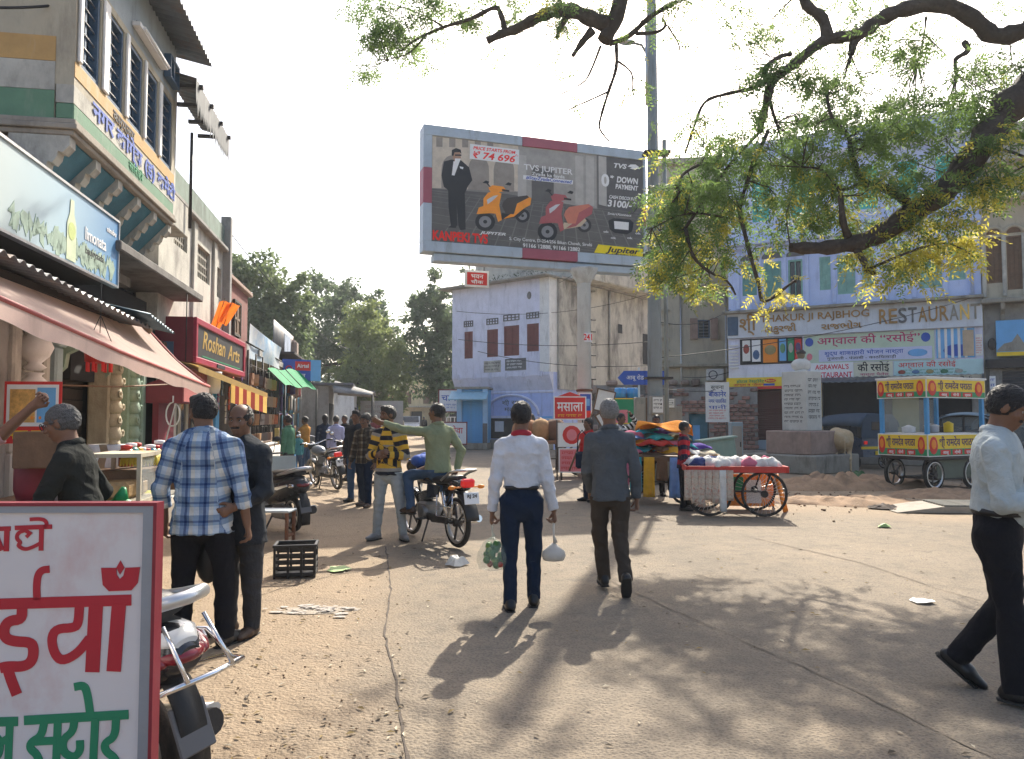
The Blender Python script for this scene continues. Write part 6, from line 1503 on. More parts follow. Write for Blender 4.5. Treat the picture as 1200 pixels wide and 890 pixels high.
def leaf_quads(C,D,Nn,L,Wd):
 """rhombic leaf faces: base C, direction D, side normal Nn"""
 S_=np.cross(D,Nn);S_/=np.maximum(1e-6,np.linalg.norm(S_,axis=1))[:,None];Nn2=np.cross(S_,D)
 v=np.stack([C,C+D*L*.45+S_*Wd*.5+Nn2*L*.06,C+D*L-Nn2*L*.10,C+D*L*.45-S_*Wd*.5+Nn2*L*.06],1).reshape(-1,3)
 return v,np.arange(len(v)).reshape(-1,4)
def sprays(C,nleaf=11,rl=.26,L=.075,Wd=.026,droop=.45):
 n=len(C);D=unit(n);D[:,2]=D[:,2]*.5-droop;D/=np.linalg.norm(D,axis=1)[:,None]
 S_=np.cross(D,unit(n));S_/=np.linalg.norm(S_,axis=1)[:,None];Nn=np.cross(S_,D)
 rl_=rl*nrg.uniform(.7,1.3,n)[:,None];LV=[]
 for i in range(nleaf):
  t=.15+.85*i/(nleaf-1);sd_=-1 if i%2 else 1
  base=C+D*rl_*t-np.array([0,0,1])*rl_*.18*t*t
  d=D*(.55 if i<nleaf-1 else 1.)+S_*sd_*(.8 if i<nleaf-1 else .0)+nrg.normal(size=(n,3))*.12;d[:,2]-=.12;d/=np.linalg.norm(d,axis=1)[:,None]
  v,_=leaf_quads(base,d,Nn+nrg.normal(size=(n,3))*.25,L*nrg.uniform(.7,1.2,n)[:,None],Wd);LV.append(v.reshape(n,4,3))
 v=np.concatenate(LV).reshape(-1,3);st_v,st_f=leaf_quads(C,D,Nn,rl_*.95,.006)
 return np.concatenate([v,st_v]),np.arange(len(v)+len(st_v)).reshape(-1,4)
nt=thing('neem_tree','big old tree with dark bent limbs and light feathery leaves reaching over the square','tree',(8.1,10.4,0))
NT=Vector(nt.location)
branches=[]
def limb(pts,px_w,name='limb',par=nt):
 """pts: (u, v, d); px_w: widths in photo pixels at the ends"""
 Q=[P(*p)-NT for p in pts];k=len(Q);out=[]
 for i in range(k-1):
  p0,p1,p2,p3=Q[max(0,i-1)],Q[i],Q[i+1],Q[min(k-1,i+2)]
  for j in range(4):
   t=j/4.;out.append(.5*((2*p1)+(p2-p0)*t+(2*p0-5*p1+4*p2-p3)*t*t+(3*p1-p0-3*p2+p3)*t**3))
 out.append(Q[-1]);n=len(out);r=[]
 for i,p in enumerate(out):
  f=i/(n-1);d=pts[0][2]+(pts[-1][2]-pts[0][2])*f;w_=px_w[0]+(px_w[1]-px_w[0])*f;r.append(max(.004,w_/2/900*d*(1+.12*math.sin(i*1.9)+.06*math.sin(i*4.1))))
 o=MB().tube(out,r,10 if px_w[0]>8 else 5).obj(name,BARK,par);branches.append([p+NT for p in out]);return o
MB().tube([Vector((0,0,-.1)),Vector((.02,0,.5)),Vector((-.05,.05,2)),Vector((-.1,0,3.6)),Vector((-.35,-.1,5.0)),P(1258,70,10.2)-NT],[.62,.46,.40,.38,.36,.27],16).obj('trunk',BARK,nt)
limb([(1262,72,10.2),(1215,100,10),(1180,128,10),(1150,172,10),(1112,218,10),(1066,252,10),(1030,275,10),(1000,286,10),(960,291,10),(926,290,10)],(44,12))
limb([(1258,70,10.2),(1260,0,10.4),(1225,20,10.6),(1200,36,10.8),(1165,42,11),(1140,22,11),(1105,6,11),(1060,11,11),(1030,24,11),(1008,40,11),(985,44,11),(962,50,11),(930,76,11),(906,95,11),(896,130,11),(890,154,11)],(27,8))
limb([(970,46,11),(964,22,11),(945,6,11),(932,-22,11)],(15,10));limb([(1010,38,11),(1000,52,11),(997,64,11)],(12,7),'stub')
limb([(908,92,11),(880,104,11),(852,110,11),(826,120,11),(813,150,11),(803,180,11)],(6,2.5));limb([(900,98,11),(897,80,11),(915,66,11),(928,64,11)],(7,5));limb([(898,105,11),(908,140,11.1),(912,150,11.1)],(6,2))
limb([(1064,238,10),(1040,222,10.1),(1012,213,10.2),(999,185,10.3),(994,160,10.4),(975,138,10.4),(969,112,10.5)],(11,3));limb([(1012,213,10.2),(985,222,10.3),(965,200,10.4),(940,196,10.4)],(5,2))
limb([(994,278,10),(988,260,9.9),(985,230,9.9)],(10,6),'stub');limb([(1000,288,10),(1012,306,9.9),(1016,318,9.9),(1026,320,9.9)],(9,4));limb([(1018,316,9.9),(1045,304,9.8),(1082,290,9.7),(1112,286,9.6),(1140,300,9.6)],(4,1.6))
limb([(1130,50,11),(1134,60,10.9),(1120,70,10.9),(1121,88,10.9)],(8,4));limb([(1085,20,11),(1083,40,11),(1075,75,11)],(3,1.2));limb([(1083,40,11),(1110,66,11)],(2.4,1.));
limb([(866,245,10.6),(876,288,10.5),(888,330,10.4),(896,354,10.4),(930,330,10.3),(932,332,10.3)],(6,2.5));limb([(803,268,10.8),(812,300,10.7),(830,318,10.7),(852,330,10.6),(862,346,10.6)],(5,2.5));limb([(826,190,11),(800,205,11),(796,226,11),(785,240,11)],(4,1.5));limb([(850,255,10.7),(815,250,10.8),(790,255,10.9),(764,268,11)],(3.4,1.4));limb([(900,154,11),(880,200,10.8),(866,245,10.6)],(5,5));limb([(895,150,11),(850,200,10.9),(803,268,10.8)],(4,4))
limb([(1150,172,10),(1190,180,9.8),(1230,200,9.6)],(5,2));limb([(1112,218,10),(1160,215,9.7),(1200,195,9.5)],(4,2))
limb([(1262,60,10.2),(1180,-170,10.8),(1000,-240,11.4),(850,-190,11.8),(770,-90,12),(735,-25,12),(722,20,12),(708,48,12)],(34,17));limb([(714,30,12),(692,22,12),(668,12,12),(648,14,12),(628,22,12),(606,34,12),(588,40,12),(571,48,12)],(20,8))
limb([(592,38,12),(588,20,12),(580,9,12),(552,22,12),(520,32,12.1),(490,45,12.2),(470,60,12.3)],(8,2));limb([(694,36,12),(682,50,12),(671,66,12)],(11,4),'stub');limb([(664,20,12),(656,34,12),(652,44,12)],(8,4),'stub')
limb([(714,52,12),(738,42,12),(760,22,12),(790,4,12),(830,-14,12)],(7,6));limb([(722,52,12),(722,80,12),(713,108,12),(704,138,12),(703,152,12),(714,166,12)],(5,1.8));limb([(704,54,12),(692,84,12),(682,98,12),(655,112,12)],(3.4,1.2));limb([(724,72,12),(740,86,12),(742,110,12),(752,122,12)],(3,1.));limb([(712,108,12),(690,118,12),(668,128,12),(652,138,12)],(2.6,1));limb([(745,40,12),(770,38,12),(780,30,12),(776,22,12)],(5,3));limb([(520,32,12.1),(500,20,12.2),(470,8,12.3)],(3,1));limb([(500,40,12.1),(480,62,12.2),(455,70,12.3)],(3,1));limb([(782,30,12),(796,55,12),(795,80,12)],(2.2,1))
CL=[(1010,90,120,40,11,1.2,160,0),(900,110,90,50,11.2,1.,120,0),(830,170,50,50,11.2,.8,70,.1),(1150,120,50,40,10.8,.8,80,.05),(1185,215,30,25,9.6,.5,60,.6),(900,165,85.4,53.1,11,1.22,283,0),(960,120,73.2,47.2,11,1.08,175,0),(1040,110,109.8,47.2,11,1.22,351,0),(1090,130,73.2,59,10.5,1.08,270,0),(980,180,97.6,47.2,10.6,1.22,405,0.02),(1050,185,85.4,47.2,10.2,0.81,297,0),(880,215,97.6,53.1,10.8,1.22,445,0.05),(950,235,85.4,41.3,10.5,1.08,297,0.2),(1020,235,73.2,35.4,10.4,0.94,175,0.3),(830,235,61,47.2,11,1.08,256,0.1),(806,270,46.36,59,11.2,0.94,283,0.25),(815,315,51.24,29.5,11,0.81,148,0.45),(855,280,54.9,29.5,10.8,0.81,121,0.4),(788,210,26.84,47.2,11.4,0.68,94,0.2),(783,300,21.96,42.48,11.4,0.54,81,0.6),(905,340,34.16,14.16,10.4,0.41,21,1),(935,350,17.08,11.8,10.3,0.41,9,1),(905,358,19.52,10.62,10.4,0.41,10,1),(1060,270,67.1,25.96,9.8,0.81,162,0.6),(1110,275,54.9,25.96,9.7,0.81,128,0.75),(1090,300,48.8,16.52,9.7,0.68,67,0.9),(1030,300,36.6,23.6,9.9,0.68,81,0.7),(1040,325,34.16,14.16,9.8,0.54,35,0.8),(1140,290,21.96,21.24,9.6,0.54,27,0.9),(1180,205,34.16,30.68,9.6,0.68,108,0.35),(1120,235,48.8,29.5,9.8,0.81,94,0.3),(1175,180,48.8,29.5,9.8,0.81,94,0.25),(1140,170,42.7,29.5,10,0.81,81,0.1),(1165,60,54.9,21.24,11.2,0.94,40,0),(1040,60,73.2,29.5,11.3,0.81,50,0),(870,40,73.2,35.4,11.5,0.94,45,0),(900,15,73.2,23.6,11.5,0.94,50,0),(1000,15,85.4,17.7,11.4,0.94,40,0),(850,120,48.8,47.2,11.3,0.81,54,0),(475,30,45,26,12.2,0.8,230,0),(440,30,26,22,12.3,0.6,110,0),(425,62,14,24,12.3,0.4,42,0),(420,80,10,10,12.3,0.3,12,0),(510,20,35,18,12.2,0.6,110,0),(500,60,40,14,12.2,0.6,26,0),(560,10,50,14,12.2,0.6,80,0),(640,8,50,14,12,0.6,90,0.1),(655,20,16,22,11.9,0.4,50,0.1),(740,5,60,12,12,0.6,50,0.1),(820,10,61,18.88,11.6,0.81,50,0),(640,80,30,20,12,0.5,9,0.1),(650,90,40,30,12,0.5,8,0),(680,120,30,30,12,0.5,9,0),(760,120,30,50,11.8,0.5,18,0.2),(600,60,30,10,12,0.5,6,0),(740,40,40,30,12,0.5,10,0.1)]
VG,VY=[],[]
for(u,v,ru,rv,d,rd,n,ys) in CL:
 c=P(u,v,d);s_=d/900.;n=max(5,int(n*.8));m_=max(3,n//11);q_=(unit(m_)*nrg.uniform(.25,1.08,m_)[:,None]**.6)[nrg.integers(0,m_,n)]
 C=np.array(c)-np.array(NT)+q_*np.array([ru*s_,rd,rv*s_])+unit(n)*nrg.uniform(.02,.26,n)[:,None]*np.array([1,1,.75])
 yl=nrg.uniform(size=n)<ys
 VG.append(C[~yl]);VY.append(C[yl])
for(x,y,z,rx_,ry_,rz2,n) in[(3.6,12.6,8.6,1.6,1.6,.6,170),(5.6,13.5,8.6,1.6,1.8,.8,190),(6.6,11.0,9.2,2.0,2.2,.9,260),(3.0,11.0,9.4,1.9,1.5,.6,130),(1.2,12.,9.2,1.4,1.0,.5,70),(8.5,12.5,8.5,2.,2.,1.,200),(9.5,9.5,8.0,2.,2.4,1.2,220),(-1.6,12.2,8.3,1.2,.8,.4,40)]:
 VG.append(np.array([x,y,z])-np.array(NT)+unit(n)*nrg.uniform(.2,1,n)[:,None]**.5*np.array([rx_,ry_,rz2]))
bp_=np.array([p for L in branches for p in L])
tw_=MB();allC=np.concatenate(VG)
for i in nrg.choice(len(allC),420,replace=False):
 c=allC[i]+np.array(NT);dd=np.linalg.norm(bp_-c,axis=1);j=int(np.argmin(dd))
 if dd[j]>1.6:continue
 a_,b_=Vector(bp_[j]),Vector(c);mid=a_.lerp(b_,.5)+Vector(nrg.normal(size=3)*.12*dd[j]);tw_.tube([a_-NT,mid-NT,b_-NT],[.010,.007,.003],4,cap=False)
tag(tw_.obj('twigs',BARK,nt),None,kind='stuff')
v,f=sprays(np.concatenate(VG));mesh_np('foliage',v,f,LG,nt,'stuff')
v,f=sprays(np.concatenate(VY));mesh_np('yellow_foliage',v,f,LY,nt,'stuff')
# --- trees down the street
def far_tree(lab,base,blobs,n,ls,mat,trunk=(.25,3.),group=None):
 t=thing('tree',lab,'tree',base,0,group);b=np.array(base);m=MB();tops=[]
 m.tube([(0,0,-.2),(.1,.05,trunk[1]*.6),(0,.1,trunk[1])],[trunk[0]*1.3,trunk[0],trunk[0]*.8],9);m.obj('trunk',BARK,t)
 LV=[];lm=MB()
 tot=sum((q[3]*q[4]*q[5])**(2/3.) for q in blobs)
 for(x,y,z,rx_,ry_,rz2) in blobs:
  k=int(n*(rx_*ry_*rz2)**(2/3.)/tot);cen=np.array([x,y,z])-b
  lm.tube([(0,.1,trunk[1]-.1),tuple(cen*np.array([.4,.4,.5])+np.array([0,0,trunk[1]*.45])),tuple(cen)],[trunk[0]*.6,trunk[0]*.35,.04],6)
  nc=max(8,k//55);cc_=cen+unit(nc)*nrg.uniform(.45,1.05,nc)[:,None]*np.array([rx_,ry_,rz2]);cr_=nrg.uniform(.18,.42,nc)*min(rx_,rz2)
  pick=nrg.integers(0,nc,k);q_=unit(k)*nrg.uniform(.2,1.,k)[:,None]**.5*cr_[pick][:,None];q_[:,2]*=.7
  C=cc_[pick]+q_;D=unit(k);D[:,2]-=.35;D/=np.linalg.norm(D,axis=1)[:,None]
  vv,_=leaf_quads(C,D,unit(k),ls*nrg.uniform(.6,1.4,k)[:,None],ls*.62);LV.append(vv)
 lm.obj('limbs',BARK,t);v=np.concatenate(LV);mesh_np('crown',v,np.arange(len(v)).reshape(-1,4),mat,t,'stuff');return t
LD=leaf_mat('leaf_deep',(.095,.14,.08),(.17,.22,.11),.25,.5);LM_=leaf_mat('leaf_mid',(.115,.165,.08),(.21,.26,.11),.3,.5);LL=leaf_mat('leaf_light',(.14,.19,.07),(.26,.30,.10),.35,.5)
def B(u,v,d,ru,rv,rd=None):p=P(u,v,d);s_=d/900.;return(p.x,p.y,p.z,ru*s_,(rd or ru*s_),rv*s_)
far_tree('broad tree rising behind the roofs on the left of the street',(-13.5,38,0),[B(300,345,38,42,45),B(285,385,37,40,50),B(345,360,39,30,36),B(330,405,38,40,45),B(275,320,38,20,22)],15000,.24,LM_,(.4,6.5))
far_tree('dark dense tree in the middle of the street trees',(-10,50,0),[B(385,350,50,34,30),B(420,360,51,30,26),B(400,395,50,55,42),B(370,430,49,40,40),B(440,400,52,30,40)],14000,.27,LD,(.45,6.))
far_tree('paler spreading tree hanging low over the end of the street',(-9.3,44,0),[B(440,420,44,40,40),B(420,450,43,34,30),B(462,440,45,22,38),B(400,460,42,28,24),B(448,470,44,28,22),B(430,385,44,30,30)],13000,.22,LL,(.35,4.5))
far_tree('tall dark tree beside the shrine house',(-4.6,47.5,0),[B(512,350,47,24,32),B(500,385,47,30,40),B(530,400,48,26,44),B(505,430,46,28,36),B(520,455,46,32,26),B(545,425,49,20,40),B(488,360,47,16,22)],13000,.25,LD,(.4,4.))
far_tree('pale tree filling the gap far behind the spreading tree',(-13.2,82,0),[B(470,432,82,34,34),B(440,418,82,34,40),B(492,452,82,24,26)],5000,.36,LM_,(.4,6.))
far_tree('small light tree far down the street before the yellow house',(-14,66,0),[B(445,455,66,26,26),B(425,470,66,24,20),B(462,470,66,16,18)],3500,.3,LL,(.3,3.5))
far_tree('hazy tree showing behind the shrine house roof',(-3.5,70,0),[B(548,350,70,16,40),B(560,400,70,30,40)],3000,.32,LM_,(.4,6.))
# ------- vehicles
RY90=Matrix.Rotation(math.pi/2,3,'Y')
def wheel(par,y,z,Rr,w=.045,spokes=5,name='wheel',x=0.,wire=False,tyre_r=None):
 tr_=tyre_r or w
 wh=MB().torus((0,0,0),Rr-tr_*1.0,tr_*.42,24,6,RY90,0,1.4).obj(name,mt('iron_dark') if wire else mt('steel'),par,loc=(x,y,z))
 MB().torus((0,0,0),Rr-tr_*.55,tr_*.62,28,8,RY90,0).obj('tyre',mt('rubber'),wh)
 m=MB();m.tube([(-w*.9,0,0),(w*.9,0,0)],Rr*.16,12);m.obj('hub',mt('iron_dark'),wh)
 m=MB();n=28 if wire else spokes
 for k in range(n):
  a=2*math.pi*k/n;r0,r1=Rr*.12,Rr-tr_*1.1
  if wire:m.tube([(w*.5*(-1)**k,r0*math.cos(a),r0*math.sin(a)),(0,r1*math.cos(a+.15),r1*math.sin(a+.15))],.0035,3,cap=False)
  else:m.box((0,(r0+r1)/2*math.cos(a),(r0+r1)/2*math.sin(a)),(w*.45,r1-r0,.03),Matrix.Rotation(a,3,'X'),0,.006)
 o=m.obj('spokes',mt('iron_dark') if not wire else mt('steel'),wh);o['kind']='stuff'
 return wh
def sub(par,name,mb,mat):return mb.obj(name,mat,par)
def motorcycle(label,loc,rz,col,lean=.1,group='parked motorcycles',seatcol=None,steer=0.,plate=True):
 t=thing('motorcycle',label,'motorcycle',loc,rz,group);t.rotation_euler.y=lean
 wheel(t,-.62,.30,.30,.055,5);fwl=wheel(t,.66,.30,.30,.045,5);fwl.rotation_euler.z=steer
 ir,bk,ch=mt('iron_dark'),mt('black_plastic'),mt('chrome')
 sub(t,'frame',MB().tube([(0,.48,.78),(0,.30,.42),(0,.05,.25),(0,-.35,.27)],.022).tube([(0,.45,.82),(0,-.1,.74),(0,-.75,.72)],.02).tube([(.07,-.30,.32),(.07,-.62,.70)],.013).tube([(-.07,-.30,.32),(-.07,-.62,.70)],.013),ir)
 for sx in(-1,1):
  sub(t,'swing_arm',MB().tube([(sx*.08,-.05,.32),(sx*.08,-.62,.30)],.018),ir);sub(t,'fork',MB().tube([(sx*.075,.66,.30),(sx*.075,.47,.86)],.02),mt('steel'));sub(t,'shock_absorber',MB().tube([(sx*.11,-.54,.36),(sx*.11,-.44,.66)],.024).torus((sx*.11,-.49,.52),.02,.012,10,5),ch)
  sub(t,'foot_peg',MB().tube([(sx*.08,.02,.29),(sx*.24,.02,.29)],.014),bk)
 e=MB();e.box((0,.14,.38),(.22,.28,.22),None,0,.03)
 for k in range(6):e.box((0,.19,.50+k*.022),(.17,.17,.010),rotm(-.25),0,.003)
 e.tube([(-.15,.08,.36),(.15,.08,.36)],.085,14);e.obj('engine',M('engine_alloy',(.20,.20,.20),.45,.25,12,.2,60.,metal=.7),t)
 sub(t,'exhaust',MB().tube([(.12,.26,.44),(.14,.30,.30),(.14,.0,.24),(.15,-.35,.27)],.02).tube([(.15,-.35,.27),(.17,-.85,.36)],[.035,.045],12),ch)
 tk=MB();tk.ell((0,.22,.83),(.145,.27,.125),16,10,0,rotm(.10));sub(t,'tank',tk,col)
 sub(t,'tank_cap',MB().lathe([(.03,0),(.03,.012)],12,(0,.25,.945)),ch)
 st=MB();L=[(-.03,.80,.085),(-.2,.79,.12),(-.42,.80,.125),(-.62,.83,.11),(-.72,.84,.07)]
 st.tube([(0,y,z) for y,z,w in L],[w for y,z,w in L],12,flat=.42);sub(t,'seat',st,seatcol or mt('black_plastic'))
 for sx in(-1,1):sub(t,'side_panel',MB().prism([(-.02,.56),(-.32,.58),(-.36,.72),(-.05,.74)],sx*.10,sx*.125,0,'yz'),col)
 tail=MB();tail.ell((0,-.66,.77),(.115,.22,.08),12,8,0,rotm(.18));sub(t,'tail_cowl',tail,col)
 sub(t,'tail_light',MB().box((0,-.87,.79),(.17,.08,.10),rotm(.2),0,.02),M('lamp_red',(.50,.012,.015),.2,.05,5,0,coat=.5,emit=((.6,.01,.01),.25)))
 sub(t,'grab_rail',MB().tube([(-.12,-.42,.80),(-.14,-.66,.90),(-.13,-.84,.94),(.13,-.84,.94),(.14,-.66,.90),(.12,-.42,.80)],.016),mt('steel'))
 for sx in(-1,1):sub(t,'indicator',MB().ell((sx*.20,-.84,.74),(.05,.028,.026),8,6).tube([(sx*.05,-.82,.74),(sx*.17,-.84,.74)],.010,6),mt('orange_print') if sx>0 else mt('orange_print'))
 sub(t,'rear_fender',MB().sheet(lambda a,b:((b-.5)*.17,-.62-.38*math.cos(.15+a*1.35)*1.,.30+.38*math.sin(.15+a*1.35)),10,2),bk).modifiers.new('th','SOLIDIFY').thickness=.008
 if plate:
  pl=sub(t,'number_plate',MB().box((0,-.965,.62),(.20,.012,.14),rotm(-.2),0,.003),mt('white_print'));text('RJ 24',t,0,-.976,.645,.13,.04,mt('black_print'),.0015,ext=.001);text('1874',t,0,-.968,.60,.13,.04,mt('black_print'),.0015,ext=.001)
 sub(t,'front_fender',MB().sheet(lambda a,b:((b-.5)*.12,.66+.335*math.cos(.55+a*1.75),.30+.335*math.sin(.55+a*1.75)),12,2),col).modifiers.new('th','SOLIDIFY').thickness=.008
 hd=sub(t,'headlight',MB().ell((0,.60,.92),(.10,.10,.11),12,8),bk);sub(hd,'lens',MB().ell((0,.66,.92),(.085,.05,.09),12,8),mt('chrome'))
 sub(t,'handlebar',MB().tube([(-.36,.28,1.03),(-.24,.36,1.04),(-.08,.45,.98),(.08,.45,.98),(.24,.36,1.04),(.36,.28,1.03)],.012),ch)
 for sx in(-1,1):
  sub(t,'grip',MB().tube([(sx*.27,.345,1.04),(sx*.38,.265,1.03)],.02),bk)
  mi=sub(t,'mirror',MB().tube([(sx*.25,.37,1.05),(sx*.32,.42,1.18)],.007,6).ell((sx*.35,.42,1.22),(.065,.018,.045),12,8),bk);sub(mi,'mirror_glass',MB().ell((sx*.35,.405,1.22),(.055,.006,.037),12,6),mt('chrome'))
 sub(t,'chain_cover',MB().box((-.10,-.28,.32),(.03,.55,.09),None,0,.01),bk);sub(t,'stand',MB().tube([(-.08,.0,.28),(-.22,-.1,.02)],.012),ir)
 sub(t,'saree_guard',MB().tube([(-.14,-.35,.62),(-.15,-.35,.36),(-.15,-.75,.38),(-.14,-.75,.66)],.009,6).tube([(-.15,-.35,.48),(-.15,-.75,.5)],.007,6),ch)
 return t
BKP=M('paint_black',(.015,.015,.018),.2,.1,9,.02,60.,coat=.5,stain=(.08,.065,.05),sscale=(3,3,3),samt=.3)
GRP=M('paint_grey',(.16,.18,.20),.3,.1,9,.02,60.,coat=.4);OLV=M('paint_olive',(.10,.13,.07),.4,.1,9,.02,60.,coat=.3);RDP=M('paint_red',(.35,.02,.02),.25,.1,9,.02,60.,coat=.5)
def face(r0,r1):return math.atan2(-(r1[0]-r0[0]),r1[1]-r0[1])
rwp,fwp=gp(527,641),gp(490,630)
rzb=face(rwp,fwp);mcx,mcy=(rwp[0]+fwp[0])/2,(rwp[1]+fwp[1])/2+.08
bike=motorcycle('black motorcycle carrying the pointing rider in the middle of the square',(mcx,mcy,.005),rzb,BKP,.0,None)
def bloc(x,y,z):return Matrix.Translation(bike.location)@Matrix.Rotation(rzb,4,'Z')@Vector((x,y,z))
cl=thing('blue_cloth','crumpled bright blue cloth bag on the tank of the rider\'s motorcycle','bag',bloc(0,.33,.95),rzb)
m=MB();m.ell((0,0,.05),(.17,.14,.09),12,8).ell((.06,.06,.08),(.09,.08,.08),9,6).ell((-.09,-.02,.06),(.08,.1,.07),9,6);m.obj('cloth',M('cloth_blue',(.03,.09,.40),.8,.3,14,.5,60.),cl)
motorcycle('dark parked motorcycle with red tail lamp and white plate near the goods table',(*gp(383,572),.005),.62,GRP,-.14)
motorcycle('black parked motorcycle under the man in black, beside the goods table',(*gp(418,566),.005),.80,BKP,-.08)
motorcycle('olive parked motorcycle with a tall back rest farther up the street',(*gp(378,549),.005),.3,OLV,-.12)
motorcycle('red and black parked motorcycle farthest up the left kerb',(*gp(428,548),.005),.5,RDP,-.12)
motorcycle('black parked motorcycle seen side on beyond the patterned jacket',(*gp(455,524),.005),1.3,BKP,-.1)
# --- scooter behind the bench, seen from the rear quarter
def scooter(label,loc,rz,body,lean=0.,crash=False,seatm=None,group=None,accent=None):
 t=thing('scooter',label,'scooter',loc,rz,group);t.rotation_euler.y=lean
 wheel(t,-.58,.24,.24,.06,6);wheel(t,.62,.24,.24,.055,6)
 m=MB();L=[(-.95,.66,.05),(-.85,.66,.13),(-.6,.60,.19),(-.3,.54,.20),(-.05,.46,.16),(.05,.38,.10)]
 m.tube([(0,y,z) for y,z,w in L],[w for y,z,w in L],18,flat=.85);sub(t,'rear_body',m,body)
 s=MB();L=[(.02,.76,.10),(-.15,.78,.15),(-.4,.79,.165),(-.65,.82,.15),(-.82,.83,.09)]
 s.tube([(0,y,z) for y,z,w in L],[w for y,z,w in L],16,flat=.38);sub(t,'seat',s,seatm or mt('black_plastic'))
 sub(t,'under_seat',MB().tube([(0,.02,.68),(0,-.4,.70),(0,-.78,.74)],[.10,.15,.10],14,flat=.5),mt('black_plastic'))
 sub(t,'floorboard',MB().bb(-.18,.18,.0,.42,.28,.33,b=.02),mt('black_plastic'))
 sub(t,'apron',MB().sheet(lambda a,b:((b-.5)*(.46-.14*a),.44+.10*a+.07*math.cos((b-.5)*3),.28+.66*a),10,10),body).modifiers.new('th','SOLIDIFY').thickness=.02
 sub(t,'front_fender',MB().sheet(lambda a,b:((b-.5)*.16,.62+.28*math.cos(.4+a*2.3),.24+.28*math.sin(.4+a*2.3)),12,3),body).modifiers.new('th','SOLIDIFY').thickness=.012
 sub(t,'fork',MB().tube([(.06,.62,.24),(.05,.52,.6),(0,.46,.95)],.02).tube([(-.06,.62,.24),(-.05,.52,.6),(0,.46,.95)],.02),mt('iron_dark'))
 sub(t,'headset',MB().ell((0,.46,1.0),(.17,.10,.09),14,8),body);sub(t,'headlight',MB().ell((0,.545,1.0),(.09,.03,.06),12,6),mt('chrome'))
 sub(t,'handlebar',MB().tube([(-.34,.36,1.03),(-.12,.44,1.03),(.12,.44,1.03),(.34,.36,1.03)],.013),mt('black_plastic'))
 for sx in(() if crash else(-1,1)):sub(t,'mirror',MB().tube([(sx*.22,.42,1.05),(sx*.27,.46,1.2)],.006,6).ell((sx*.30,.46,1.24),(.06,.015,.04),12,6),mt('black_plastic'))
 tl2=sub(t,'tail_light',MB().ell((0,-.88,.665),(.10,.09,.04),16,8),M('lens_dark_red',(.20,.012,.02),.15,.1,5,0,coat=.6))
 for sx in(-1,1):
  sub(t,'side_stripe',MB().prism([(-.30,.60),(-.78,.68),(-.80,.655),(-.34,.55)],sx*.185,sx*.192,0,'yz'),accent or mt('chrome'))
  sub(t,'indicator',MB().ell((sx*.135,-.80,.655),(.035,.075,.035),10,6),mt('orange_print') if 0 else mt('chrome'))
 sub(t,'grab_rail',MB().tube([(-.15,-.45,.79),(-.16,-.7,.83),(-.11,-.90,.88),(0,-.95,.89),(.11,-.90,.88),(.16,-.7,.83),(.15,-.45,.79)],[.016,.024,.028,.028,.028,.024,.016],10),M('rail_silver',(.55,.56,.57),.3,.08,6,.03,60.,metal=.7,coat=.2))
 sub(t,'rear_fender',MB().sheet(lambda a,b:((b-.5)*.12,-.66-.28*math.cos(-.35+a*1.3),.24+.34*math.sin(-.35+a*1.6)),10,2),mt('black_plastic')).modifiers.new('th','SOLIDIFY').thickness=.01
 pl=sub(t,'mud_flap',MB().box((0,-.93,.38),(.16,.012,.19),rotm(-.35),0,.02),mt('grey_print'))
 sub(t,'exhaust',MB().tube([(.14,-.1,.22),(.16,-.35,.22),(.18,-.82,.30)],[.03,.05,.055],12),mt('iron_dark'));sub(t,'exhaust_guard',MB().tube([(.19,-.42,.27),(.21,-.78,.33)],[.035,.045],10,flat=.6),mt('steel'))
 sub(t,'engine',MB().box((-.1,-.45,.27),(.16,.42,.18),None,0,.04),mt('engine_alloy'))
 sub(t,'stand',MB().tube([(-.1,-.15,.2),(-.24,-.2,.02)],.014),mt('iron_dark'))
 if crash:
  g=MB()
  g.tube([(-.22,-.25,.36),(-.28,-.5,.44),(-.27,-.8,.54),(-.18,-1.02,.60),(0,-1.08,.62),(.18,-1.02,.60),(.27,-.8,.54),(.28,-.5,.44),(.22,-.25,.36)],.011,10)
  sub(t,'crash_guard',g,mt('chrome'))
  for sx in(-1,1):sub(t,'crash_guard_brace',MB().tube([(sx*.26,-.86,.55),(sx*.24,-.74,.66),(sx*.23,-.5,.63),(sx*.26,-.42,.55),(sx*.275,-.6,.49)],.009,8).tube([(sx*.1,-1.06,.615),(sx*.09,-.92,.80)],.009,8),mt('chrome'))
 return t
sc1=scooter('white and black scooter with chrome crash guard parked behind the white sign',(-2.02,3.52,.0),1.05,M('scooter_black',(.02,.021,.025),.18,.08,5,.01,60.,coat=.7),-.10,True,accent=mt('white_paint'))
SWH=M('scooter_white',(.66,.66,.64),.25,.06,5,.01,60.,coat=.6)
m=MB();m.tube([(0,-.40,.70),(0,-.62,.705),(0,-.82,.72),(0,-.93,.715)],[.185,.18,.13,.05],18,flat=.34);sub(sc1,'white_cowl',m,SWH)
for sx in(-1,1):sub(sc1,'red_lamp_lens',MB().ell((sx*.125,-.80,.665),(.045,.13,.036),12,8,0,rotm(.12,0,sx*-.3)),mt('lens_dark_red'))
scooter('dark scooter with pale leg panel parked behind the low bench',(*gp(322,618),0),.75,M('scooter_dark',(.03,.032,.036),.3,.1,5,.02,60.,coat=.3),-.05)
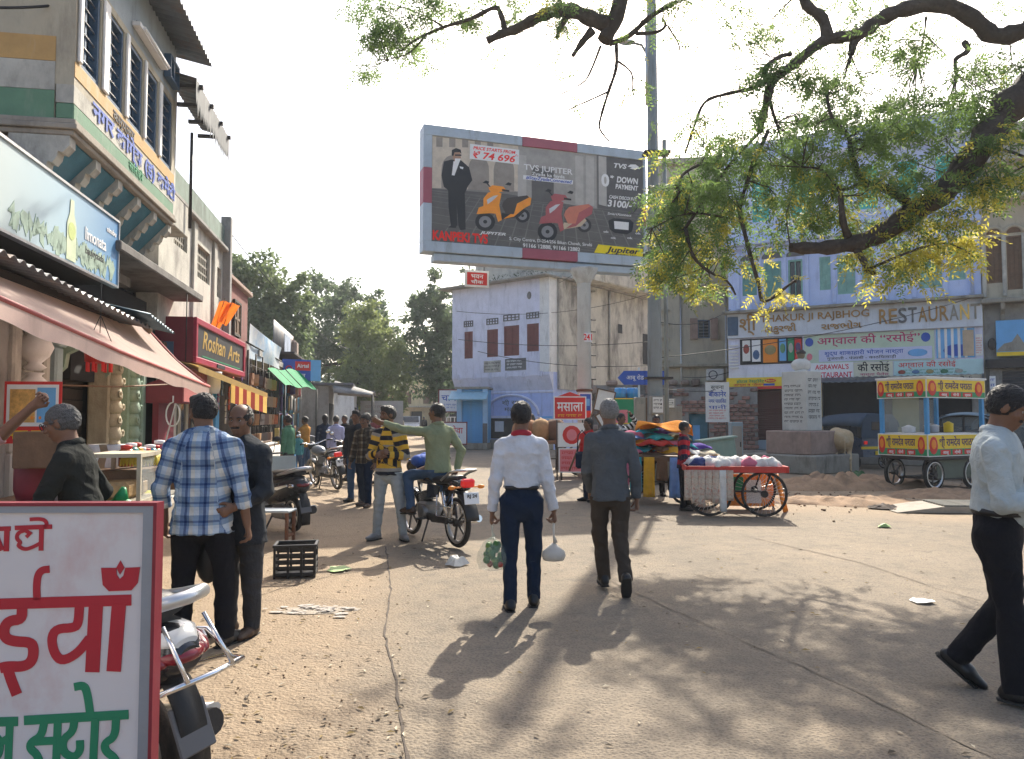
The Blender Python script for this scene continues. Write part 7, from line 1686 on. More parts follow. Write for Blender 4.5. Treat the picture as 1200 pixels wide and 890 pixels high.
pn=thing('tin_panel','grey tin sheet panel propped beside the dark scooter','panel',(*gp(326,592),0),.35);MB().bb(-.30,.30,0,.02,.25,.88).obj('sheet',M('tin_grey',(.36,.42,.44),.5,.12,4,.06),pn);MB().tube([(.28,.03,.9),(.34,.03,0)],.015).tube([(-.28,.03,.9),(-.3,.03,0)],.015).obj('legs',mt('blue_paint'),pn)
# --- handcarts with wire wheels
def handcart(name,label,loc,rz,L,Wd,zt,top,wr=.36,lab2=None):
 t=thing(name,label,'handcart',loc,rz)
 for sx in(-1,1):
  for sy in(-1,1):wheel(t,sy*(Wd/2-.06),wr,wr,.03,x=0,wire=True,tyre_r=.03).location=(sx*(L/2-wr*.9),sy*(Wd/2-.06),wr)
 for o in[o for o in COL.objects if o.parent is t and o.name.startswith('wheel')]:o.rotation_euler.z=math.pi/2
 for sx in(-1,1):MB().tube([(sx*(L/2-wr*.9),-Wd/2,wr),(sx*(L/2-wr*.9),Wd/2,wr)],.02).obj('axle',mt('iron_dark'),t)
 k=max(6,int(Wd/.12))
 for i in range(k):MB().bb(-L/2,L/2,-Wd/2+Wd*i/k+.004,-Wd/2+Wd*(i+1)/k-.004,zt-.05,zt-.015,b=.004).obj('plank',top,t)
 for sy in(-1,1):MB().bb(-L/2-.02,L/2+.02,sy*Wd/2-.02,sy*Wd/2+.02,zt-.08,zt+.02,b=.008).obj('side_rail',top,t)
 for sx in(-1,1):MB().bb(sx*(L/2+.035)-.014,sx*(L/2+.035)+.014,-Wd/2-.02,Wd/2+.02,zt-.08,zt+.02,b=.008).obj('end_rail',top,t)
 for sx in(-1,1):
  for sy in(-1,1):MB().tube([(sx*(L/2-wr*.9),sy*(Wd/2-.1),wr),(sx*(L/2-wr*.55),sy*(Wd/2-.1),zt-.05)],.016).obj('strut',mt('iron_dark'),t);
 MB().tube([(-L/2+.2,0,wr),(L/2-.2,0,wr)],.016).obj('reach_bar',mt('iron_dark'),t)
 return t
rc=handcart('red_handcart','red topped handcart heaped with white goods and hung with printed cloth',(3.64,12.75,0),-.12,1.50,.95,.78,mt('red_paint'),.36)
vc=handcart('wooden_handcart','bare wooden handcart with spoked wheels before the shrine house',(1.1,21.2,0),.06,2.3,1.1,.95,mt('brown_wood'),.45)
# --- painted food cart on four wheels
fcx,fcy=G(1085,577).x,16.4
fc=thing('food_cart','blue framed food cart with yellow lettered boards above and below','food cart',(P(1087,500,16.4).x,16.4,0),-.30)
FL,FD=2.05,1.15
fc.rotation_euler.z=R(28)
for(x,y) in((.35,.12),(1.7,.12),(.35,1.05),(1.7,1.05)):wheel(fc,y,.34,.34,.07,5,x=x).rotation_euler.z=math.pi/2
MB().bb(0,FL,0,FD,.66,.74,b=.01).obj('deck',mt('iron_dark'),fc);MB().bb(.45,FL-.05,.1,.13,.24,.66).obj('lower_panel',M('dull_green',(.09,.11,.08),.6,.2,5,.1),fc);MB().bb(.45,FL-.05,.1,FD-.1,.22,.26).obj('lower_shelf',mt('iron_dark'),fc)
for x,y in((.0,.0),(FL-.08,0),(0,FD-.08),(FL-.08,FD-.08)):MB().bb(x,x+.08,y,y+.08,.74,2.1,b=.006).obj('post',mt('blue_paint'),fc)
YP,RPn=mt('yellow_print'),mt('red_print')
def cart_board(x0,x1,z0,z1,face_x,nm):
 """lettered strip on the front (-y) or the left end (-x)"""
 h_=z1-z0;l=x1-x0
 b_=MB().bb(0,l,-.02,.0,0,h_,b=.003).obj(nm,mt('white_print'),fc)
 if face_x:b_.rotation_euler.z=-math.pi/2;b_.location=(-.02+.0,x1,z0)
 else:b_.location=(x0,-.001,z0)
 sq(b_,.02,l-.02,h_*.34,h_-.02,-.021,YP,'yellow_strip');sq(b_,.02,l-.02,.02,h_*.335,-.021,mt('green_print'),'green_strip')
 for k in range(3):
  a=l*(.2+.2*k);sq(b_,a,a+l*.16,.035,h_*.30,-.026,RPn,'red_tag');text(('आलू','गोभी','प्याज')[k],b_,a+l*.08,-.032,h_*.17,l*.1,h_*.13,mt('white_print'),.0015)
 text('श्री रामदेव पराठा',b_,l*.47,-.027,h_*.62,l*.58,h_*.34,M('deep_purple',(.06,.015,.10),.5,.05,5,0),.004)
 for xx in(l*.09,l*.88):MB().ell((xx,-.026,h_*.5),(l*.07,.004,h_*.40),12,6).obj('printed_plate',RPn,b_);MB().ell((xx,-.031,h_*.55),(l*.04,.004,h_*.22),10,6).obj('printed_food',mt('orange_print'),b_)
cart_board(-.04,FL+.02,2.0,2.42,False,'upper_board');cart_board(-.04,FL+.02,.74,1.22,False,'lower_board');cart_board(-.02,FD+.02,2.0,2.42,True,'upper_board');cart_board(-.02,FD+.02,.74,1.22,True,'lower_board')
MB().bb(-.06,FL+.06,-.04,FD+.05,2.42,2.46,b=.008).obj('roof',mt('paper'),fc);MB().bb(.06,FL-.06,.06,FD-.06,1.18,1.24,b=.01).obj('counter',mt('steel'),fc)
MB().bb(.02,FL,FD-.02,FD,1.24,2.0).obj('back_glass',M('glass_pane',(.5,.55,.55),.08,.05,4,0,alpha=.25),fc)
pots=[('steel_pot',.9,.5,.15,.16,'steel','steel cooking pot on the food cart counter'),('wrapped_bundle',.45,.75,.14,.12,'white_print','white wrapped bundle on the food cart counter'),('yellow_tin',1.35,.4,.10,.2,'yellow_print','yellow tin on the food cart counter'),('gas_burner',1.7,.7,.16,.1,'iron_dark','black burner at the end of the food cart counter')]
for nm,x,y,r,hh,mm,lab in pots:
 p=fc.matrix_basis@Vector((x,y,1.242));t=thing(nm,lab,'pot',p);MB().lathe([(r*.85,0),(r,.02),(r,hh*.9),(r*1.08,hh)],16).obj('body',mt(mm),t);MB().lathe([(r*1.02,hh),(r*.5,hh+.03),(.02,hh+.05)],16).obj('lid',mt(mm),t)
 # --- auto rickshaws
def rickshaw(label,loc,rz,body,hood):
 t=thing('auto_rickshaw',label,'auto rickshaw',loc,rz,'auto rickshaws');
 m=MB();sec=[(-1.15,.52,.62,.55),(-1.1,.45,.64,.62),(.35,.42,.64,.62),(.62,.42,.6,.5)]
 MB().prism([(-1.2,.38),(-1.15,.95),(-.2,.98),(-.1,.5),(.55,.45),(.75,.9),(1.05,.88),(1.15,.55),(.95,.33)],-.62,.62,0,'yz').obj('body',body,t)
 hm_=MB();hm_.sheet(lambda a,b:(-.66+1.32*b if 0 else .68*math.sin((b-.5)*3.0),-1.2+2.15*a,1.02+.72*max(0,math.cos((b-.5)*2.9))**.35-.10*a*a-.08*(1-a)**3),14,16);hm_.obj('hood',hood,t).modifiers.new('th','SOLIDIFY').thickness=.02
 MB().prism([(-.66,.95),(.66,.95),(.62,1.5),(.45,1.68),(-.45,1.68),(-.62,1.5)],-1.2,-1.17).obj('rear_curtain',hood,t)
 MB().bb(-.3,.3,-1.215,-1.2,1.2,1.45).obj('rear_window',mt('glass_dark'),t)
 ws_=MB()
 for a,b in(((-.56,1.02,.9),(-.5,.82,1.62)),((.56,1.02,.9),(.5,.82,1.62)),((-.5,.82,1.62),(.5,.82,1.62)),((0,1.04,.9),(0,.82,1.62)),((-.56,1.02,.9),(.56,1.02,.9))):ws_.tube([a,b],.025)
 f=ws_.obj('windscreen_frame',mt('iron_dark'),t);MB().add([(-.54,1.01,.92),(.54,1.01,.92),(.48,.82,1.6),(-.48,.82,1.6)],[(0,1,2,3)]).obj('windscreen',mt('glass_pane'),f)
 MB().bb(-.64,.64,-1.18,-1.14,.62,.70).obj('yellow_band',mt('yellow_print'),t);MB().bb(-.2,.2,-1.225,-1.21,.45,.57).obj('number_plate',mt('yellow_print'),t)
 MB().bb(-.55,.55,-.75,-.35,.75,.95,b=.05).obj('rear_seat',mt('black_plastic'),t);MB().bb(-.55,.55,-.95,-.8,.95,1.35,b=.05).obj('seat_back',mt('black_plastic'),t)
 for x,y in((-.5,-.72),(.5,-.72),(0,.92)):wheel(t,y,.21,.21,.06,6,x=x)
 for sx in(-1,1):MB().ell((sx*.35,1.12,.72),(.09,.05,.09),12,8).obj('headlight',mt('chrome'),t);MB().box((sx*.52,-1.2,.82),(.12,.03,.1),None,0,.01).obj('tail_light',mt('lamp_red'),t)
 MB().tube([(-.3,.75,1.0),(0,.85,1.02),(.3,.75,1.0)],.015).obj('handlebar',mt('black_plastic'),t)
 return t
HD=M('hood_dark',(.045,.07,.10),.7,.15,4,.2,60.);HG=M('hood_grey',(.16,.22,.26),.7,.15,4,.2,60.)
rickshaw('dark blue auto rickshaw with closed hood parked behind the cow',(P(1000,500,24.6).x,24.6,0),.25,M('rick_blue',(.03,.05,.10),.3,.1,5,.03,60.,coat=.3),HD)
rickshaw('grey hooded auto rickshaw facing out behind the food cart',(P(1132,500,20.2).x,20.2,0),2.55,M('rick_black',(.03,.03,.035),.3,.1,5,.03,60.,coat=.3),HG)
rickshaw('pale hooded auto rickshaw at the right edge behind the man in the light shirt',(P(1192,500,19.6).x,19.6,0),2.2,mt('rick_black'),M('hood_pale',(.22,.30,.34),.7,.15,4,.2,60.))
# --- white car far down the street
p=G(481,504);p=Vector((P(481,500,70).x,70,0));sv=thing('white_car','white car with dark windscreen driving up the far end of the street','car',p,math.pi+.1)
CW=M('car_white',(.62,.64,.66),.25,.06,4,0,coat=.5)
MB().prism([(-2.1,.4),(-2.1,1.0),(-1.9,1.65),(.2,1.72),(.8,1.15),(1.9,1.02),(2.1,.8),(2.1,.4)],-.85,.85,0,'yz').obj('body',CW,sv)
MB().add([(-.74,.24,1.68),(.74,.24,1.68),(.78,.79,1.19),(-.78,.79,1.19),(-.74,.27,1.70),(.74,.27,1.70),(.78,.82,1.21),(-.78,.82,1.21)],[(0,1,2,3),(4,7,6,5),(0,4,5,1),(2,6,7,3)]).obj('windscreen',mt('glass_dark'),sv)
for sx in(-1,1):
 MB().prism([(-1.8,1.1),(-1.7,1.58),(.1,1.64),(.6,1.15)],sx*.852,sx*.86,0,'yz').obj('side_window',mt('glass_dark'),sv);MB().ell((sx*.62,2.08,.82),(.18,.06,.1),10,6).obj('headlight',mt('chrome'),sv)
 for y in(-1.3,1.35):wheel(sv,y,.34,.34,.11,6,x=sx*.78)
MB().bb(-.5,.5,2.1,2.13,.6,.78).obj('grille',mt('black_plastic'),sv);MB().bb(-.8,.8,2.08,2.16,.4,.55,b=.03).obj('bumper',CW,sv)
# ------- people and animals
A=lambda*q:np.array(q,float)
K_=lambda n,c,**k:cloth('cloth_'+n,c,**k)
BT=K_('black',(.012,.012,.015));NAVY=K_('navy',(.012,.022,.045));DGREY=K_('dark_grey',(.045,.045,.048));CHAR=K_('charcoal',(.030,.034,.040));BRN=K_('brown',(.055,.042,.032));JEAN=K_('jeans',(.045,.085,.16));LJ=K_('pale_jeans',(.34,.37,.38))
LS=M('shoe_black',(.014,.013,.013),.35,.15,10,.1,60.);BS=M('shoe_brown',(.05,.028,.018),.5,.2,10,.1,60.);GS=M('shoe_grey',(.22,.22,.22),.6,.2,10,.1,60.)
bl,wh_,cr_,lb=(.10,.14,.25),(.52,.58,.64),(.62,.60,.55),(.25,.33,.46)
PLAID=cloth('cloth_plaid',(1,1,1),'plaid',cols=[((0,bl),(.14,lb),(.36,wh_),(.64,cr_),(.86,lb)),((0,(.22,.28,.42)),(.12,(.46,.55,.66)),(.40,(1,1,1)),(.66,(.9,.92,.95)),(.84,(.5,.6,.72)))])
STRP=cloth('cloth_striped',(1,1,1),(.30,.50),cols=((0,(.66,.40,.05)),(.20,(.016,.018,.028)),(.46,(.30,.29,.27)),(.60,(.66,.40,.05)),(.80,(.016,.018,.028))))
RBS=cloth('cloth_red_stripe',(1,1,1),(.16,.0),cols=((0,(.36,.02,.03)),(.5,(.02,.018,.04))))
BWS=cloth('cloth_bw_stripe',(1,1,1),(.09,.0),cols=((0,(.55,.55,.55)),(.5,(.02,.02,.02))))
CHK=cloth('cloth_patterned',(1,1,1),'plaid',cols=[((0,(.12,.10,.075)),(.4,(.26,.22,.16)),(.7,(.07,.06,.05))),((0,(.5,.45,.4)),(.5,(1,1,1)),(.8,(.4,.36,.3)))])
WHT=K_('white',(.60,.60,.63));GRYS=K_('grey_sweater',(.085,.092,.10));PBL=K_('pale_shirt',(.42,.46,.46));OLS=K_('olive',(.22,.25,.15));PNK=K_('pink',(.52,.32,.32));RED=K_('red',(.5,.03,.03));TAN=K_('tan',(.30,.20,.10));ORG=K_('orange',(.45,.22,.05));LBS=K_('light_blue',(.30,.38,.55));KHK=K_('khaki',(.18,.15,.10))
g3=lambda u,v:(*gp(u,v),.0)
p1=person('man in white shirt and black trousers walking away with a bag in each hand',g3(611,714),.02,1.70,.0065,WHT,NAVY,LS,tuck=True,hair='short',head=(-.25,-.02),legs={'l':(A(-.02,.10,-1),A(.01,-.16,-1),A(-.12,1,.02)),'r':(A(.05,.28,-1),A(0,.02,-1),A(.12,1,.06))},arms={'l':(A(-.20,-.10,-1),A(-.10,.10,-1),A(-.05,.1,-1)),'r':(A(.20,-.02,-1),A(.22,.16,-1),A(.1,.1,-1))},curl=(.9,.9),sleeve=1.,seed=3,build=.95,loose=.85,bottom=.027,collar=M('collar_red',(.35,.015,.03),.8,.1,8,.2,100.))
MB().bb(-.14,.14,-.105,.12,.985,1.015,b=.01).obj('belt',mt('black_plastic'),p1)
p2=person('older man in grey sweater and brown trousers walking away',g3(716,694),-.03,1.70,.0065,GRYS,BRN,LS,hair='short',hairm=HAIRG,head=(.2,-.02),legs={'l':(A(-.01,.24,-1),A(.10,.06,-1),A(-.1,1,.02)),'r':(A(-.02,-.04,-1),A(.06,-.62,-.85),A(.05,.62,-.75))},arms={'l':(A(-.14,.18,-1),A(.12,.55,-.75)),'r':(A(.20,-.16,-1),A(.06,.14,-1))},curl=(.5,.6),seed=5,lean=.05,build=1.0,bottom=.031,hem=-.055)
p3=person('big man in blue and white plaid shirt standing with his back turned',g3(234,757),.12,1.73,.0065,PLAID,BT,LS,hair='thick',head=(.75,-.15),sleeve=.78,arms={'l':(A(-.26,-.05,-1),A(-.02,.42,-1)),'r':(A(.24,-.12,-1),A(.14,.12,-1))},legs={'l':(A(-.07,.02,-1),A(-.02,-.02,-1),A(-.3,1,0)),'r':(A(.14,.06,-1),A(.06,-.1,-1),A(.4,1,0))},seed=8,build=1.17,bottom=.033,belly=.01,loose=1.15,beard=True,hem=-.07)
p4=person('balding man in a dark coat facing the camera beside the plaid shirt',g3(280,743),2.75,1.66,.0075,CHAR,DGREY,BS,hair='balding',head=(.30,-.12),arms={'l':(A(-.20,.12,-1),A(.25,.9,-.35)),'r':(A(.18,.02,-1),A(.05,.45,-.9))},seed=11,build=1.14,loose=1.35,hem=-.12,moustache=True)
p5=person('grey haired man in a dark jacket and glasses leaning over the snack counter',(-2.72,4.95,0),1.75,1.66,.0075,K_('jacket',(.022,.024,.022)),DGREY,LS,hair='short',hairm=M('hair_salt',(.09,.09,.09),.6,.4,60,.8,160.),head=(.0,-.12),lean=.20,arms={'l':(A(-.25,.35,-1),A(.1,.75,-.55)),'r':(A(.45,-.30,-.8),A(-.3,.5,-.65))},seed=13,loose=1.3,hem=-.08)
J_=PJ[p5.name];H5=1.66;HC,hx,hf,hz=J_['HC'],J_['hx'],J_['hf'],J_['hz'];m=MB()
for sg in(-1,1):m.torus(HC+(hx*sg*.019+hf*.062+hz*.003)*H5,.022,.003,16,6,Matrix((hx,hz,hf)).transposed());m.tube([HC+(hx*sg*.032+hf*.060+hz*.006)*H5,HC+(hx*sg*.048+hf*.03+hz*.006)*H5,HC+(hx*sg*.049-hf*.004+hz*.004)*H5],.0028,5)
m.tube([HC+(hx*-.006+hf*.064+hz*.004)*H5,HC+(hx*.006+hf*.064+hz*.004)*H5],.0028,5);m.obj('glasses',mt('black_plastic'),p5)
p6=person('vendor in a pink shirt reaching up with a raised arm at the left edge',(-3.42,4.62,0),-1.35,1.66,.0075,PNK,BRN,LS,hair='short',head=(.2,0),sleeve=.5,arms={'l':(A(-.30,.75,.50),A(-.05,.70,.75),A(0,.7,.7)),'r':(A(.2,.2,-1),A(0,.7,-.6))},curl=(.85,.5),seed=15)
p7=person('man in a pale striped shirt and black trousers walking past the right edge',(2.77,4.42,0),-2.2,1.74,.0065,PBL,BT,LS,hair='short',head=(-.12,-.42),tuck=True,build=1.10,belly=.018,lean=.02,legs={'l':(A(-.03,.04,-1),A(0,-.60,-.85),A(-.06,.75,-.62)),'r':(A(.03,.14,-1),A(0,.02,-1),A(.1,1,.0))},arms={'l':(A(-.16,.10,-1),A(.10,.95,-.10),A(.1,1,.05)),'r':(A(.16,.15,-1),A(-.35,.9,.05))},seed=17,bottom=.034,moustache=True)
J_=PJ[p7.name];MB().tube([J_['P0']+(J_['u']*.072+J_['xr']*.0985*math.sin(i*.5236)+J_['fwd']*(.0755*math.cos(i*.5236)+.004))*1.74 for i in range(13)],.014,6,flat=1.6).obj('belt',mt('black_plastic'),p7)
ph=thing('phone','dark mobile phone held by the man at the right edge','phone',world_joint(p7,'wrr')+Vector((.12,.02,.05)),-.6);MB().box((0,0,0),(.075,.012,.15),rotm(.7),0,.005).obj('body',mt('black_gloss'),ph)
p8=person('bearded young man in a yellow and black striped sweater with folded arms',g3(455,632),2.95,1.72,.009,STRP,LJ,GS,hair='thick',beard=True,hoodie=True,head=(-.62,-.05),collar=False,hem=-.035,arms={'l':(A(-.26,.12,-1),A(.92,.62,.05)),'r':(A(.26,.14,-1),A(-.9,.72,.2))},legs={'l':(A(-.17,.02,-1),A(-.10,-.02,-1),A(-.7,1,0)),'r':(A(.10,0,-1),A(.08,-.02,-1),A(.3,1,0))},seed=19,build=1.0,bottom=.027)
p9=person('man in a patterned brown jacket walking towards the camera behind the striped sweater',g3(427,594),2.75,1.63,.010,CHK,NAVY,BS,hair='short',moustache=True,head=(.15,-.1),seed=21,loose=1.3,arms={'r':(A(.2,.1,-1),A(.1,.3,-1)),'l':(A(-.2,-.05,-1),A(-.05,.2,-1))},legs={'l':(A(-.05,.15,-1),A(0,-.05,-1),A(-.2,1,0)),'r':(A(.05,-.12,-1),A(0,-.25,-1),A(.2,1,0))})
person('man in dark clothes half hidden behind the patterned jacket',g3(417,588),2.9,1.70,.011,CHAR,JEAN,LS,hair='thick',seed=23)
sv_=bloc(0,-.10,.93)
p10=person('rider in an olive shirt sitting on the motorcycle and pointing with his outstretched arm',(sv_.x,sv_.y,0),rzb+.15,1.70,.009,OLS,JEAN,BS,hair='short',head=(.55,.08),seat=.93,hem=-.03,lean=.02,twist=-.15,moustache=True,legs={'l':(A(-.30,1.,-.30),A(-.10,-.30,-1),A(-.15,1,-.05)),'r':(A(.42,.75,-.45),A(.22,-.45,-1),A(.3,1,-.05))},arms={'l':(A(-.75,.55,.10),A(-.80,.5,.32),A(-.8,.5,.3)),'r':(A(.45,-.35,-.9),A(-.25,.05,-1))},curl=(.2,.5),seed=25,build=1.02)
far=[('boy in a red and dark striped sweater standing between the two carts',801,598,13.2,-1.9,1.50,RBS,BT,LS,{'head':(.2,0),'arms':{'l':(A(-.2,.1,-1),A(.05,.6,-1)),'r':(A(.2,.1,-1),A(0,.4,-1))}}),('seller in a dark red top behind the heap of coloured cloths',769,560,15.6,3.0,1.62,K_('dark_red',(.10,.03,.03)),BT,LS,{'moustache':True,'arms':{'l':(A(-.2,.2,-1),A(.1,.8,-.4)),'r':(A(.2,.2,-1),A(-.1,.8,-.4))}}),('person with dark hair bending behind the cloth heap',758,560,16.2,2.2,1.50,CHAR,BT,LS,{'lean':.35}),('man in a black and white striped shirt with his hand to his head',727,565,16.5,-2.4,1.66,BWS,JEAN,LS,{'arms':{'l':(A(-.55,.5,.55),A(.75,.1,.65)),'r':(A(.2,0,-1),A(.1,.2,-1))}}),('woman in a red top with long dark hair walking by the pole',690,585,14.6,2.2,1.56,RED,NAVY,LS,{'hair':'long'}),('man standing at the counter of the bare handcart',655,545,23.5,-1.2,1.62,K_('brown_shirt',(.16,.10,.07)),DGREY,LS,{}),('man in a dark shirt beside the bare handcart',623,545,23.6,1.4,1.68,CHAR,DGREY,LS,{}),('white haired man behind the brown bundles',633,545,24.0,3.0,1.58,TAN,DGREY,LS,{'hairm':HAIRG}),('man in black sitting on the parked motorcycle, face covered',430,566,15.6,.9,1.66,BT,BT,LS,{'seat':.86,'legs':{'l':(A(-.3,1,-.3),A(-.1,-.3,-1),A(-.1,1,0)),'r':(A(.3,1,-.3),A(.1,-.3,-1),A(.1,1,0))},'arms':{'l':(A(-.2,.6,-.7),A(.1,.9,-.1)),'r':(A(.2,.6,-.7),A(-.1,.9,-.1))}}),('person in a dark blue coat among the parked motorcycles',381,545,21,.4,1.66,NAVY,NAVY,LS,{'hair':'long'}),('man in a lilac shirt among the parked motorcycles',394,545,20.5,.1,1.62,K_('lilac_shirt',(.38,.40,.60)),DGREY,LS,{}),('man in a black jacket beyond the lilac shirt',404,540,23,2.8,1.64,BT,JEAN,LS,{}),('man in a grey jacket on the far left kerb',413,535,27,3.,1.66,K_('slate',(.12,.13,.15)),BT,LS,{}),('man in a mustard shirt standing before the hanging bags',358,548,21.5,1.2,1.60,ORG,JEAN,LS,{'arms':{'l':(A(-.2,.6,-.6),A(.1,.8,.2)),'r':(A(.2,.3,-1),A(0,.7,.0))}}),('child in a teal shirt beside the mustard shirt',350,548,20.8,1.0,1.2,K_('teal',(.05,.22,.25)),JEAN,LS,{}),('shopper in a green shirt looking at the goods table',338,565,17.2,1.3,1.62,K_('shop_green',(.08,.20,.12)),DGREY,LS,{}),('woman in a yellow shawl walking up the left kerb',412,540,24,.1,1.55,K_('shawl_yellow',(.48,.33,.06)),NAVY,LS,{'hair':'long'}),('man in a white shirt far up the left kerb',425,525,33,.0,1.68,WHT,DGREY,LS,{}),('man in a maroon sweater beyond the parked motorcycles',440,525,30,2.9,1.66,K_('maroon_sweater',(.18,.03,.04)),NAVY,LS,{}),('shopkeeper in a pale blue shirt inside the dark restaurant',992,515,27.8,2.7,1.66,LBS,DGREY,LS,{}),('distant man in dark clothes walking beside the white car',497,506,62,.2,1.68,BT,BT,LS,{}),('distant man in a pale shirt near the far tree',470,508,56,3.,1.66,K_('cream_shirt',(.5,.46,.38)),DGREY,LS,{}),('distant woman in a maroon shawl by the pink shop',442,512,46,2.6,1.58,K_('maroon_shawl',(.14,.03,.05)),NAVY,LS,{'hair':'long'}),]
for i,(lab,u,v,d,rz,H,sh,tr_,so,kw) in enumerate(far):
 z0=.78 if 'restaurant' in lab else 0.
 person(lab,(P(u,490,d).x,d,z0),rz,H,.011 if d<18 else .016,sh,tr_,so,seed=40+i,**kw)
hb2=thing('handbag','dark blue handbag hanging beside the woman in red','bag',(P(682,490,14.5).x,14.5,.62),.3);MB().box((0,0,.16),(.26,.10,.32),None,0,.04).obj('body',NAVY,hb2);MB().tube([(-.1,0,.32),(-.08,0,.62),(0,0,.72),(.08,0,.62),(.1,0,.32)],.012).obj('strap',NAVY,hb2)
def carried(p,key,label,mat,w,hgt,name='carrier_bag',filled=(),knot=.10):
 q=world_joint(p,key)+Vector((0,0,-.12));t=thing(name,label,'bag',q)
 m=MB();m.tube([(0,0,0),(.0,0,-knot*.6),(.015,0,-knot)],[.012,.006,.02],8);m.obj('twisted_handles',mat,t)
 m=MB();m.lathe([(.015,-knot),(w*.28,-knot-.04),(w*.46,-knot-hgt*.45),(w*.5,-knot-hgt*.72),(w*.42,-knot-hgt*.95),(w*.2,-knot-hgt)],14,sy=.7);o=m.obj('bag',mat,t)
 for k,(x,y,z,r,mm) in enumerate(filled):MB().ell((x,y,-knot-z),(r,r*.85,r*1.1),9,7).obj('vegetable',mm,t)
 return t
FILM=M('bag_film',(.55,.62,.52),.25,.1,9,.5,30.,alpha=.22);VGN=M('veg_green',(.06,.15,.03),.5,.35,20,.2);VG2=M('veg_pale',(.16,.26,.07),.5,.35,20,.2);VRD=M('veg_red',(.35,.05,.03),.4,.25,15,.1)
carried(p1,'wrl','clear bag of green vegetables in the left hand of the man in white',FILM,.26,.27,filled=[(random.Random(k).uniform(-.085,.085)*(.5+.5*(k/26)),random.Random(k+90).uniform(-.06,.06),.05+.185*(k/26),random.Random(k+50).uniform(.018,.034),(VGN,VG2,VRD)[2 if k>19 and k%2 else k%2]) for k in range(27)])
cb=carried(p1,'wrr','white plastic bag hanging from the right hand of the man in white',M('bag_white',(.60,.57,.52),.4,.1,9,.4,30.,trans=.3),.20,.15,knot=.16)
gb=thing('green_bag','green plastic bag beside the man in the dark jacket','bag',(-2.66,5.25,.80),.3);m=MB();m.ell((0,0,.10),(.13,.10,.13),12,8).tube([(0,0,.2),(.02,0,.30)],[.06,.015],8);m.obj('bag',M('bag_green',(.02,.30,.10),.35,.15,9,.4,30.,trans=.25),gb)
bb_=thing('black_bag','thin black plastic bag hanging by the coat man\'s leg','bag',(p4.location.x-.16,p4.location.y-.18,.45),.3);m=MB();m.ell((0,0,.12),(.09,.06,.17),12,8).tube([(0,0,.25),(.0,0,.40)],[.04,.012],8);m.obj('bag',mt('black_plastic'),bb_)
# --- cow seen from behind, head lowered, beyond the monument
def cow(label,loc,rz,H,mat):
 t=thing('cow',label,'cow',loc,rz)
 f=Field(.05*H);s=H
 f.seg(A(0,-.42,.72)*s,A(0,.35,.70)*s,.20*s,.22*s,A(1,0,0),1.15);f.seg(A(-.11,-.45,.80)*s,A(.11,-.45,.80)*s,.11*s,.11*s);f.seg(A(0,.35,.80)*s,A(0,.45,.60)*s,.16*s,.17*s)
 f.seg(A(0,.5,.78)*s,A(0,.80,.50)*s,.12*s,.085*s);f.seg(A(0,.82,.50)*s,A(0,.98,.26)*s,.085*s,.05*s);f.seg(A(0,-.1,.55)*s,A(0,.2,.53)*s,.16*s,.15*s)
 for sx in(-1,1):
  f.seg(A(sx*.12,-.45,.70)*s,A(sx*.14,-.36,.46)*s,.11*s,.055*s,k=.03*s);f.seg(A(sx*.14,-.36,.46)*s,A(sx*.14,-.52,.28)*s,.052*s,.034*s,k=.02*s);f.seg(A(sx*.14,-.52,.28)*s,A(sx*.14,-.50,.03)*s,.030*s,.026*s,k=.02*s)
  f.seg(A(sx*.12,.38,.62)*s,A(sx*.12,.40,.34)*s,.09*s,.05*s);f.seg(A(sx*.12,.40,.34)*s,A(sx*.12,.42,.03)*s,.042*s,.034*s)
  f.seg(A(sx*.07,.80,.56)*s,A(sx*.17,.77,.53)*s,.028*s,.02*s)
 f.obj('body',mat,t,.018)
 for sx in(-1,1):MB().tube([A(sx*.05,.80,.60)*s,A(sx*.10,.80,.70)*s,A(sx*.08,.84,.78)*s],[.022*s,.016*s,.005*s],7).obj('horn',mt('iron_dark'),t)
 MB().tube([A(0,-.57,.84)*s,A(.01,-.64,.66)*s,A(.02,-.62,.40)*s,A(.02,-.61,.30)*s],[.02*s,.012*s,.009*s,.02*s],8).obj('tail',mat,t)
 for sx in(-1,1):
  for y in(-.49,.43):MB().lathe([(.040*s,0),(.036*s,.05*s)],10,A(sx*(.13 if y<0 else .12),y,0)*s).obj('hoof',mt('iron_dark'),t)
 return t
cow('pale brown cow standing with its back turned beside the monument',(P(983,490,23.0).x,23.0,0),-.25,1.32,M('cow_hide',(.58,.42,.24),.8,.2,4,.2,90.,stain=(.72,.60,.42),sscale=(2,2,2),samt=.5))
